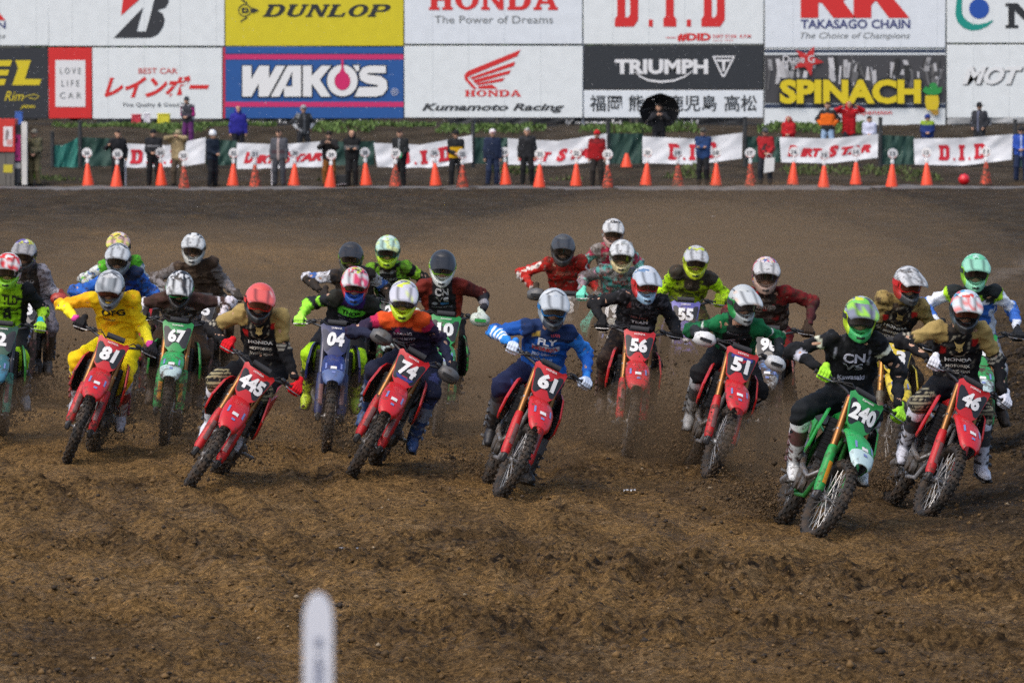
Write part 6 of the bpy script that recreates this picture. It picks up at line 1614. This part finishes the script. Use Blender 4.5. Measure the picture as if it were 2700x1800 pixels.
      head=(2546, 818), eR=(2408, 888), eL=(2640, 985), seed=23, nk=0.12, nod=12, roll=4, kR=(2404, 1085), kL=(2596, 1085), fL=(2588, 1222, .12), j=gold_j, t=dict(b='#14161b', st='#8f8a72', k='#14151a', hip='#1d1f26'), gl='#d6d8e0', bt=('#b4b7c2', '#2a2d33', '#c6c9d4'), h=dict(c='#cfe0ea', n=[('#5fb3dc', .55, 12), ('#e0574f', .62, 16), ('#f1f3f4', .66, 20)], v='#e6ecee', vn=('#ee8a84', .62, 18), chin='#24272a', side='#3a4a55', g='#22252a', l='r')),
 dict(b=(2570, 1212, 0, 4, 0, 'green', '23', None, None, .45), bl='green motocross bike behind the black and gold rider at the right', rl='rider in white and blue with a mint green helmet at the far right',
      head=(2571, 717), eR=(2470, 800), eL=(2668, 830), seed=24, nod=8, tmud=1, fL=(2640, 1070, -.05), kL=(2640, 975), bmud=1, j=dict(dv=0, b='#d4dce6', ua='#dfe5ee', fa='#3f6fc4', y='#1d2124', yv=.82, sh='#23282a', bn=[('#2f62b8', .60, 11)], st=[('ua', .1, .25, '#a9dc2c'), ('ua', .8, 1.01, '#4a7ccc'), ('fa', .72, 1.01, '#dbe2ee')], rect=[(-.08, .08, .80, .93, '#232a22'), (-.06, -.01, .83, .9, '#9ad42e'), (.03, .08, .83, .9, '#9ad42e')]), t=dict(b='#a9a9ac', hip='#3f6cc0', n=('#6b6762', .58, 10)), gl='#23262a', bt=('#2a2622', '#1d1a18'), h=dict(c='#6fcf9f', n=[('#bfeadb', .58, 16), ('#2f8f5f', .70, 18)], v='#9fe2c2', side='#8fd23a', chin='#8fd8b0', g='#2a3a30')),
]
POSE = {}
for d in RIDERS:
    px, py, yaw, lean, st, sch, num, hg, sty, bmud_ = d['b']
    bm = bike_matrix(px, py, yaw, lean, st)
    make_bike(bm, sch, num, st, bmud_, hg, sty, d['bl'])
    POSE[d['bl']] = (make_rider(bm, st, d, d['rl']), bm)
# ------------------------------------------------------------------ spectators and officials
FACE = (.40, .235, .16)
PANTS = dict(b='#202124')
def spectator(px, pyb, Y, pose, jk, tr, hat, label, h=1.70, face=0, hair='#1c1816', hood=False, turn=0, extra=(), shoes='#1d1c1b', lean=0, tilt=0):
    s = h / 1.72
    p = P(px, pyb, Y) if pyb else None
    x = P(px, 450, Y)[0]; zg = gh(x, Y)
    z0 = zg if not pyb else min(p[2], zg + 5)
    if not pyb: z0 = zg
    root = tag(empty('person', (x, Y, z0)), label, 'person', 'spectators and officials along the fence')
    turn = turn + ((int(px) * 37) % 41 - 20); root.rotation_euler = (0, 0, R(turn))
    sd = int(abs(px)) % 97
    A = lambda *q: np.array(q, float) * s
    hipz = .92; hj = {k: A(k * .09, 0, .90) for k in (1, -1)}
    sh = {k: A(k * .175, lean * .5, 1.40) for k in (1, -1)}
    neck = A(0, lean * .5, 1.47); head = A(tilt, -.03 + lean, 1.60)
    H = {'down': lambda k: A(k * .25, -.06, .84), 'front': lambda k: A(k * .05, -.22, 1.02), 'cam': lambda k: A(k * .06, -.20, 1.56), 'pocket': lambda k: A(k * .19, -.10, .94), 'hips': lambda k: A(k * .21, -.04, 1.0),
         'point': lambda k: A(-.34, -.22, 1.28) if k < 0 else A(.25, -.05, .88), 'phone': lambda k: A(k * .07, -.26, 1.38), 'raise': lambda k: A(k * .24, -.16, 1.56), 'hold': lambda k: A(.10 + k * .05, -.24, .98), 'back': lambda k: A(k * .08, -.16, 1.15), 'fold': lambda k: A(-k * .08, -.20, 1.16)}[pose]
    hand = {k: H(k) for k in (1, -1)}
    elb = {k: ik(sh[k], hand[k], .29 * s, .26 * s, A(k * (.75 if pose in ('cam', 'phone', 'raise', 'hips') else .45), .25, 1.05)) for k in (1, -1)}
    seat = pose == 'x'
    st = .115 + (sd % 5) * .012
    ank = {k: A(k * st, .01 * (k * (sd % 3 - 1)), .09) for k in (1, -1)}
    knee = {k: A(k * (st - .01), -.04 - .03 * ((sd + k) % 3 == 0), .49) for k in (1, -1)}
    def mk(name, caps, k, hh, col, m, off=0.0, parent=root, wr=.012):
        V, Q = capmesh(caps, k, hh, pad=.03)
        if wr: V = V + vnormals(V, Q) * ((vnoise(V * (15, 15, 24), sd) - .5) * wr)[:, None]
        c = col(V) if callable(col) else np.tile(np.array(lin(col)), (len(V), 1))
        return link(name, mesh(name, V, Q, m, col=c, ang=180), parent)
    # body: one skin with head, neck and hands
    caps = [(A(-.07, 0, .95), A(.07, 0, .95), .10, .10), (A(0, 0, .95), A(0, 0, 1.3), .11, .115), (A(0, 0, 1.3), neck, .10, .055), (neck, head, .052, .058), (head + A(0, .012, .01), head + A(0, .012, .045), .083, .085), (head + A(0, -.045, -.05), head + A(0, -.055, -.06), .04, .035), (head + A(0, -.085, .01), head + A(0, -.10, -.015), .010, .015)]
    for k in (1, -1):
        f = nrm(hand[k] - elb[k])
        caps += [(sh[k] * .9 + A(0, 0, .12), sh[k], .07, .055), (sh[k], elb[k], .048, .040), (elb[k], hand[k], .040, .028), (hand[k], hand[k] + f * .07 * s, .034, .030), (hj[k], knee[k], .075, .05), (knee[k], ank[k], .05, .035), (head + A(k * .086, .012, -.005), head + A(k * .09, .014, .02), .018, .016)]
    def skin(V):
        c = np.tile(np.array(FACE) * (1 + .12 * ((sd % 7) - 3) / 3), (len(V), 1))
        for k in (1, -1): c[np.linalg.norm(V - (head + A(k * .034, -.082, .018)), axis=1) < .021 * s] = (.05, .03, .025)
        c[np.linalg.norm((V - (head + A(0, -.085, -.062))) * (1, 1, 2), axis=1) < .024 * s] = (.22, .09, .07)
        return c
    mk('body', caps, .03, .019, skin, CLOTH_S, wr=0)
    # jacket
    jc = [(A(-.09, 0, .90), A(-.11, lean * .4, 1.27), .128, .128), (A(.09, 0, .90), A(.11, lean * .4, 1.27), .128, .128), (A(0, 0, .88), A(0, lean * .4, 1.30), .125, .13), (A(0, lean * .4, 1.28), neck, .115, .075)]
    jt = ['t'] * 4
    if jk.get('long'): jc += [(A(-.09, 0, .72), A(-.09, 0, 1.0), .13, .11), (A(.09, 0, .72), A(.09, 0, 1.0), .13, .11)]; jt += ['t', 't']
    for k in (1, -1):
        jc += [(A(0, lean * .4, 1.33), sh[k], .11, .088), (sh[k], elb[k], .082, .070), (elb[k], elb[k] + (hand[k] - elb[k]) * .9, .070, .050)]; jt += ['s', 'a', 'f']
    if hood: jc += [(head + A(0, .055, .02), head + A(0, .06, -.04), .112, .115), (head + A(0, .05, -.10), neck, .11, .09)]; jt += ['h', 'h']
    def jcol(V):
        c = np.tile(np.array(lin(jk['b'])), (len(V), 1)); ti, tt = nearest(V, jc); T = np.array(jt)[ti]
        if 'n' in jk:
            cl, th, sc = jk['n']; c[.6 * vnoise(V * sc, sd) + .4 * vnoise(V * sc * 2.2, sd + 1) > th] = lin(cl)
        if 'arm' in jk: c[(T == 'a') | (T == 'f')] = lin(jk['arm'])
        if 'chest' in jk: z0_, z1_, cl = jk['chest']; c[(T == 't') & (V[:, 2] > z0_ * s) & (V[:, 2] < z1_ * s) & (V[:, 1] < .03)] = lin(cl)
        if 'sh' in jk: c[((T == 's') & (np.abs(V[:, 0]) > .06)) | ((T == 't') & (V[:, 2] > 1.34 * s))] = lin(jk['sh'])
        if 'zip' in jk: c[(T == 't') & (np.abs(V[:, 0]) < .028) & (V[:, 1] < 0)] = lin(jk['zip'])
        if 'fore' in jk: c[(T == 'f') & (tt > .3)] = lin(jk['fore'])
        return c
    mk('jacket', jc, .045, .022, jcol, CLOTH_S)
    tc = [(hj[-1], hj[1], .115, .115)]
    for k in (1, -1): tc += [(hj[k], knee[k], .108, .088), (knee[k], ank[k] + A(0, 0, .01), .088, .076)]
    mk('trousers', tc, .035, .022, tr, CLOTH_S)
    for k in (1, -1): mk('shoe', [(ank[k] + A(0, .03, -.035), ank[k] + A(k * .02, -.13, -.05), .045, .038)], .01, .018, shoes, CLOTH_S, wr=0)
    # headgear
    kind = hat[0] if hat else 'hair'
    hm = lambda c: mat(c, rough=.75)
    if kind == 'hair' and not hood:
        mk('hair', [(head + A(0, .03, .055), head + A(0, .035, .03), .088, .088), (head + A(0, -.03, .085), head + A(0, .04, .08), .058, .06), (head + A(0, .06, 0), head + A(0, .065, -.05), .06, .05)], .02, .017, hair, CLOTH_S, wr=.02)
    elif kind == 'cap':
        o = mk('hat', [(head + A(0, .01, .062), head + A(0, .02, .07), .10, .095)], .02, .017, hat[1], CLOTH_S, wr=0)
        mb = MB(); mb.slab([head + A(u * .085, -.075 - .085 * math.cos(u * 1.35) , .058 - .01 * abs(u)) for u in np.linspace(-1, 1, 9)] + [head + A(.08, -.05, .06), head + A(-.08, -.05, .06)], (0, 0, 1), .010); mb.build('brim', hm(hat[-1]), o)
    elif kind == 'helmet':
        mk('hat', [(head + A(0, .012, .065), head + A(0, .016, .075), .115, .112)], .02, .017, hat[1], SHELL, wr=0)
        mb = MB(); mb.slab([head + A(.125 * math.sin(R(a)), .005 - .135 * math.cos(R(a)), .035) for a in range(0, 360, 24)], (0, 0, 1), .012); mb.build('brim', mat(hat[1], rough=.4), root)
    elif kind == 'brim':
        o = mk('hat', [(head + A(0, .012, .06), head + A(0, .014, .08), .10, .09)], .02, .017, hat[1], CLOTH_S, wr=0)
        mb = MB(); mb.slab([head + A(.165 * math.sin(R(a)), .01 - .165 * math.cos(R(a)), .055) for a in range(0, 360, 20)], (0, 0, 1), .012); mb.build('brim', hm(hat[1]), o)
    elif kind == 'beanie':
        mk('hat', [(head + A(0, .015, .055), head + A(0, .018, .08), .098, .09)], .02, .017, hat[1], CLOTH_S, wr=.008)
    M = Matrix.Translation(root.location) @ Matrix.Rotation(R(turn), 4, 'Z')
    return root, lambda q: np.array(M @ Vector(np.asarray(q) * s))
CLOTH_S = mat(rough=.85, vcol=True, bump=.3, bscale=20, spec=.25)
YP, YT = 161.5, 171.2
def held(name, label, cat, build, mats, at):
    o = empty(name, tuple(at)); tag(o, label, cat); mb = MB(); build(mb); mb.build('piece' if False else name + '_body', mats, o); return o
spectator(92, 0, YP + 1.2, 'hold', dict(b='#5d5a44', n=('#37372a', .55, 9), chest=(.95, 1.2, '#77705a')), '#6a6248', ('cap', '#6f6c62', '#5f5c52'), 'man in olive camouflage with a grey cap beside the white gate pillar', turn=-10)
spectator(311, 0, YP, 'point', dict(b='#1b1c20'), '#17181b', None, 'bare headed man in black pointing with a dark glove in front of dark netting', hair='#2a2420', turn=12, shoes='#222')
spectator(405, 0, YP + .2, 'front', dict(b='#1e2024', chest=(1.2, 1.26, '#7a7c80')), '#17181b', ('beanie', '#1a1b1e'), 'man in a dark hooded jacket and beanie standing before the first white cloth', hood=False)
spectator(470, 0, YP - .2, 'cam', dict(b='#8a7a5c', n=('#9c8c6a', .6, 8)), '#4a4034', ('brim', '#8a8268'), 'person in a tan rain jacket and hat looking through a camera', long if False else 1.68)
spectator(497, 0, 173.6, 'front', dict(b='#33343c', n=('#c8c6cc', .66, 7), arm='#b02a78', fore='#3a3440'), '#5a2a60', ('beanie', '#3a3d42'), 'person in grey and magenta with a dark beanie up on the bank', h=1.55, turn=-25, lean=-.12)
spectator(560, 0, YP, 'front', dict(b='#1d2633'), '#191b20', ('helmet', '#d6d9dc'), 'official in a white hard hat and dark blue top seen side on', turn=55, h=1.68)
spectator(628, 0, YT, 'down', dict(b='#2a2a86', n=('#20206a', .6, 7)), '#1b1c22', None, 'person in a bright indigo hooded raincoat on the bank', hood=True, h=1.72)
spectator(736, 0, YP + .1, 'down', dict(b='#4a4c52', zip='#a0908c', chest=(1.0, 1.12, '#43343a')), '#3d3f45', None, 'man in a grey suit with a white lanyard before the slanted red lettering', hair='#2a2421')
spectator(800, 0, YT, 'hips', dict(b='#26282b', n=('#84878a', .62, 8), zip='#4f5256', fore='#a9acae'), '#222428', ('cap', '#8a8d90', '#5a5d60'), 'man in a black and grey patterned jacket and pale cap up on the bank', h=1.74)
spectator(868, 0, YP + .9, 'phone', dict(b='#1f1d1e'), '#7a4d22', ('beanie', '#241f1d'), 'person in a black top and brown trousers holding up a phone', h=1.66)
r_, at_ = spectator(928, 0, YP + .3, 'fold', dict(b='#17181a', chest=(1.14, 1.26, '#5a5b5c')), '#191a1c', None, 'person in a long black hooded jacket with pale lettering', hood=True, h=1.72)
r_, at_ = spectator(1055, 0, YP + .2, 'hold', dict(b='#1c1e20', zip='#6f7274'), '#17181a', None, 'man in black holding a bright green cup before the third white cloth', hair='#2f2622')
c_ = empty('cup', tuple(at_((.10, -.31, .96)))); tag(c_, 'bright green cup in the hand of a man in black', 'cup'); mb = MB(); mb.tube([(0, 0, -.06), (0, 0, .07)], [.05, .065], 12); mb.tube([(0, 0, .071), (0, 0, .085)], .068, 12); mb.build('cup_body', mat((.05, .55, .22), rough=.4), c_)
spectator(1202, 0, YP + .1, 'front', dict(b='#1d1f22', chest=(.9, 1.24, '#c79a10'), arm='#1d1f22', sh='#222427'), '#1c1d20', ('cap', '#1a1b1d', '#1a1b1d'), 'man in a black jacket with a broad yellow front', h=1.68)
spectator(1298, 0, YP, 'down', dict(b='#232d44', n=('#1d2538', .6, 8)), '#222c44', ('cap', '#d8d4d4', '#b03038'), 'man in a navy rain suit and white cap with red peak', turn=20)
spectator(1390, 0, YP, 'down', dict(b='#1e1f22', n=('#2c2d31', .6, 9)), '#1a1b1d', None, 'white haired man in a black rain jacket', hair='#a9a6a2')
spectator(1574, 0, YP - .3, 'down', dict(b='#96161c', sh='#6a1a1e', n=('#7a1216', .64, 8)), '#2a2624', ('cap', '#b01c22', '#b01c22'), 'person in a red rain jacket and red cap, black trousers', h=1.66)
spectator(1854, 0, YP + .1, 'fold', dict(b='#26406c', sh='#1f345a', n=('#1d3053', .62, 8)), '#1c1d20', ('cap', '#4a4a44', '#3a3a36'), 'man in a blue padded jacket with folded arms before the white cloth', h=1.72)
r_, at_ = spectator(2018, 0, YP, 'hold', dict(b='#9c2026', n=('#3a2a2c', .64, 7), sh='#8f1c22'), '#23282f', ('cap', '#4a4d50', '#3f4245'), 'man in a red jacket and grey cap carrying a white bag', h=1.70)
b_ = empty('bag', tuple(at_((.18, -.30, .62)))); tag(b_, 'flat white bag hanging from the hand of the man in red', 'bag'); mb = MB(); mb.slab([(-.16, 0, -.24), (.15, 0, -.18), (.17, 0, .22), (-.13, 0, .22)], (0, -1, 0), .05); mb.build('bag_body', mat((.62, .63, .62), rough=.6, bump=.4, bscale=10), b_); mb = MB(); mb.tube([(-.08, 0, .22), (-.06, 0, .33), (.06, 0, .33), (.09, 0, .22)], .012, 6); mb.build('handle', mat((.55, .55, .54), rough=.6), b_)
spectator(2079, 0, YT - .5, 'front', dict(b='#a81c22', n=('#8a161c', .6, 8)), '#222', None, 'person in a red hooded coat peeping over the slanted red lettering', hood=True, h=1.38)
spectator(2182, 0, YT + .8, 'hips', dict(b='#26282a', chest=(1.0, 1.38, '#d8641a'), fore='#c8601c'), '#8fa9c4', None, 'man in a black jacket with an orange front up on the bank', hair='#3a2c26', h=1.74)
spectator(2238, 0, YT + 1.0, 'raise', dict(b='#b01820', n=('#941218', .62, 7), long=1), '#2a2a30', None, 'person in a long red coat with raised arms up on the bank', hood=True, h=1.74)
spectator(2292, 0, YT - .3, 'front', dict(b='#b9bdd0'), '#8a8d99', None, 'dark haired person in a pale lilac coat behind the fence', hair='#2a2320', h=1.36)
spectator(2445, 0, YT - .2, 'front', dict(b='#23356c', sh='#7f9a2a'), '#222', ('cap', '#2a3c80', '#24336c'), 'person in a blue jacket with bright green shoulder straps and blue cap', h=1.38)
spectator(2582, 0, YT + .6, 'pocket', dict(b='#2c2e33', n=('#34363c', .62, 8), zip='#6a7086'), '#2a2c30', ('brim', '#222326'), 'man in a charcoal coat and black brimmed hat above the right end cloth', h=1.76, turn=-15)
spectator(2692, 0, YP + 2, 'front', dict(b='#28489c', zip='#a9b8d8'), '#1f2a44', ('cap', '#2a2a2c', '#26272a'), 'person in a bright blue jacket cut by the right edge', h=1.66)
# black umbrella with its holder
r_, at_ = spectator(1737, 0, YT + .2, 'phone', dict(b='#1a1b1f', n=('#26272c', .6, 7)), '#1c1d22', None, 'person in black sheltering under the black umbrella', h=1.74)
u = empty('umbrella', tuple(at_((.03, .12, 1.50)))); tag(u, 'open black umbrella tilted back over a person in black', 'umbrella'); u.rotation_euler = (R(-62), 0, R(4))
mb = MB(); n = 8; rings = []
for f in np.linspace(.02, 1, 7):
    rings.append([np.array((.66 * f * (1 if True else 0) * math.cos(2 * math.pi * k / 32) * (1 - .05 * f * (.5 - .5 * math.cos(8 * 2 * math.pi * k / 32))), .66 * f * math.sin(2 * math.pi * k / 32) * (1 - .05 * f * (.5 - .5 * math.cos(8 * 2 * math.pi * k / 32))), .30 - .30 * f ** 1.8)) for k in range(32)])
mb.loft(rings + [[p - (0, 0, .008) for p in r] for r in rings[::-1]], 0); mb.build('canopy', mat((.012, .013, .016), rough=.55, spec=.4), u)
mb = MB(); mb.tube([(0, 0, .36), (0, 0, -.52)], .009, 6); mb.build('shaft', STEEL, u); mb = MB(); mb.tube([(0, 0, -.50), (0, 0, -.60)], .018, 8); mb.build('handle', BLKP, u)
for k in range(8):
    a = 2 * math.pi * k / 8; mb = MB(); mb.tube([(.02 * math.cos(a), .02 * math.sin(a), .27), (.36 * math.cos(a), .36 * math.sin(a), .17), (.655 * math.cos(a), .655 * math.sin(a), -.012)], .005, 4); mb.build('rib', STEEL, u)
# things leaning about near the officials
p = P(905, 470, YP + 1.0); t = tag(empty('tool_case', (p[0], YP + 1.0, gh(p[0], YP + 1.0))), 'black open case on the ground between brown trousers and the hooded jacket', 'case')
mb = MB(); mb.box((0, 0, .17), (.42, .22, .34), 0, bev=.02); mb.build('case_body', mat((.02, .022, .025), rough=.5), t); mb = MB(); mb.tube([(-.2, -.12, .03), (.21, -.12, .08), (.2, -.12, .33)], .012, 6); mb.build('trim', mat((.35, .3, .34), rough=.5), t)
for px, lb in ((717, 'thin white stake leaning at the left hand of the grey suit'), (331, 'tall white stake beside the pointing man'), (1311, 'white folded board standing right of the navy rain suit')):
    p = P(px, 470, YP + .3); t = tag(empty('white_board', (p[0], YP + .3, gh(p[0], YP + .3))), lb, 'board'); w = .16 if px == 1311 else .05
    mb = MB(); mb.box((0, 0, .42), (w, .03, .80), 0, bev=.006); mb.build('panel', mat((.6, .6, .66), rough=.6), t); mb = MB(); mb.tube([(0, .03, 0), (0, .02, .5)], .012, 6); mb.build('stake', mat((.3, .25, .2), rough=.8), t)

# ------------------------------------------------------------------ thrown mud
def spray(name, label, n, bm, length, hgt, width, seed, fine=1.0, back=1.0):
    rg = np.random.default_rng(seed)
    B = np.array(bm); o = (B @ np.array((-WB, 0, 0, 1)))[:3]
    f = np.array((B[0, 0], B[1, 0], 0)); f /= np.linalg.norm(f); l = np.array((-f[1], f[0], 0)); l = l if l[0] > 0 else -l
    t = rg.uniform(0, 1, n) ** 1.2
    az = rg.normal(0, .5, n)
    d = t * length * rg.uniform(.6, 1.1, n)
    z = (np.abs(rg.normal(0, 1, n)) * .42 + .02) * hgt * (1.2 * t * (1.45 - t) + .12)
    pt = o[None] + (-f)[None] * (d * back)[:, None] + l[None] * (np.sin(az) * (.1 + t * width))[:, None]
    cl = rg.normal(0, 1, (n // 40 + 2, 3)) * (.16, .22, .10)
    pt += cl[rg.integers(0, len(cl), n)] * (.4 + t)[:, None]
    pt[:, 2] = np.abs(gbase(pt[:, 0], pt[:, 1]) + z + .02)
    sz = (.0034 + .0055 * rg.uniform(0, 1, n) ** 2) * fine + .020 * rg.uniform(0, 1, n) ** 18
    cc = np.array((.11, .068, .03)) * rg.uniform(.2, 1.2, (n, 1))
    return pt, sz, cc
def rain_of(pts, name, label):
    a = [np.concatenate([q[i] for q in pts]) for i in range(3)]
    bits(name, label, a[0], a[1], a[2], flat=1.0)
STR = {'56': (22000, 2.4, 1.25, 1.0), '51': (15000, 2.0, 1.0, .8), '55': (12000, 2.2, 1.3, .8), '240': (6000, 1.6, .55, .6), '46': (4500, 1.6, .5, .5), '61': (1600, 1.6, .5, .5), '13': (5000, 2, .9, .6), '96': (9000, 2.2, 1.1, .8)}
allp = []
for i, d in enumerate(RIDERS):
    n, ln, hg_, wd = STR.get(d['b'][6], (5000 if d['b'][1] < 1130 else 2500, 1.8, .8, .6))
    bm_ = POSE[d['bl']][1]
    rain_of([spray('', '', n, bm_, ln, hg_, wd, 100 + i)], 'mud_spray', 'mud thrown up behind the rear wheel of one bike')
d56 = next(d for d in RIDERS if d['b'][6] == '56')
rain_of([spray('', '', 6000, POSE[d56['bl']][1], 1.5, .55, 1.1, 777, back=-.55)], 'mud_spray', 'mud thrown up round the wheels of the number 56 bike')
# dirt kicked forward round the front wheels of the bikes in the ruts
n = 26000
yy = nrng.uniform(38, 74, n); xx = nrng.uniform(-1, 1, n) * .098 * yy
zz = gbase(xx, yy) + np.abs(nrng.normal(0, 1, n)) * .42
kk = vnoise(np.stack([xx * .9, yy * .22], 1), 61) + .18 * np.exp(-((xx - 1.2) / 1.3) ** 2) > .46
bits('flying_dirt', 'fine crumbs of dirt hanging in the air round the pack', np.stack([xx, yy, zz], 1)[kk], (.0022 + .0045 * nrng.uniform(0, 1, n) ** 3 + .012 * nrng.uniform(0, 1, n) ** 30)[kk], (np.array((.07, .047, .028)) * nrng.uniform(.3, 1.3, (n, 1)))[kk])

# brown dust hanging behind the wheels: thin bodies of air, thickest in their middle
def dust(name, label, c, r, dens, col):
    V = []; Fs = []; m, n = 12, 20
    for i in range(m + 1):
        a = math.pi * i / m
        for k in range(n): V.append((r[0] * math.sin(a) * math.cos(2 * math.pi * k / n), r[1] * math.sin(a) * math.sin(2 * math.pi * k / n), r[2] * math.cos(a)))
    for i in range(m):
        for k in range(n): Fs.append((i * n + k, (i + 1) * n + k, (i + 1) * n + (k + 1) % n, i * n + (k + 1) % n))
    mt = bpy.data.materials.new('dust'); mt.use_nodes = True; nt = mt.node_tree; nt.nodes.remove(nt.nodes['Principled BSDF'])
    v = nt.nodes.new('ShaderNodeVolumePrincipled'); v.inputs['Color'].default_value = (*col, 1); v.inputs['Density'].default_value = dens; v.inputs['Anisotropy'].default_value = .2
    nt.links.new(v.outputs[0], nt.nodes['Material Output'].inputs['Volume'])
    me = mesh(name, V, Fs, mt, ang=180); o = link(name, me); o.location = c; tag(o, label, 'dust', kind='stuff')
DC = (.46, .31, .18)
for px, py, Y, rx, ry, rz, de in ((1590, 1060, 53, 1.5, 1.6, .85, .42), (1780, 1010, 56, 1.6, 2.0, 1.0, .45), (1480, 980, 60, 1.7, 2.0, .9, .38), (1830, 1190, 47.5, 1.0, 1.2, .5, .26), (2060, 1080, 52, 1.3, 1.5, .8, .34), (1000, 1020, 57, 1.9, 2.0, .8, .24), (400, 1000, 58, 2.2, 2.0, .8, .20), (300, 1120, 49, 1.3, 1.4, .4, .12), (960, 1140, 49, 1.4, 1.5, .4, .14), (1400, 1180, 47, .9, 1.2, .4, .2), (2140, 1260, 44, .8, 1.0, .4, .25),
                                  (1720, 860, 68, 4.2, 5, 1.5, .085), (2280, 1150, 48, .9, 1.4, .6, .24), (1000, 850, 72, 5.5, 5, 1.2, .055), (300, 850, 72, 4.5, 5, 1.2, .045), (1950, 800, 76, 4.5, 6, 1.6, .055)):
    q = P(px, py, Y); dust('dust_cloud', 'brown dust hanging in the air behind the wheels', (q[0], Y, max(q[2], .35)), (rx, ry, rz), de, DC)

# rain caught against the far boards
n = 2600
yy = nrng.uniform(140, 178, n); xx = nrng.uniform(-1, 1, n) * .1 * yy; zz = nrng.uniform(.8, 5.2, n)
bits('rain', 'pale raindrops falling in front of the far boards', np.stack([xx, yy, np.maximum(zz, gbase(xx, yy) + .3)], 1), 0.005 + .008 * nrng.uniform(0, 1, n) ** 3, np.tile(np.array((.75, .77, .8)), (n, 1)), rough=.2)
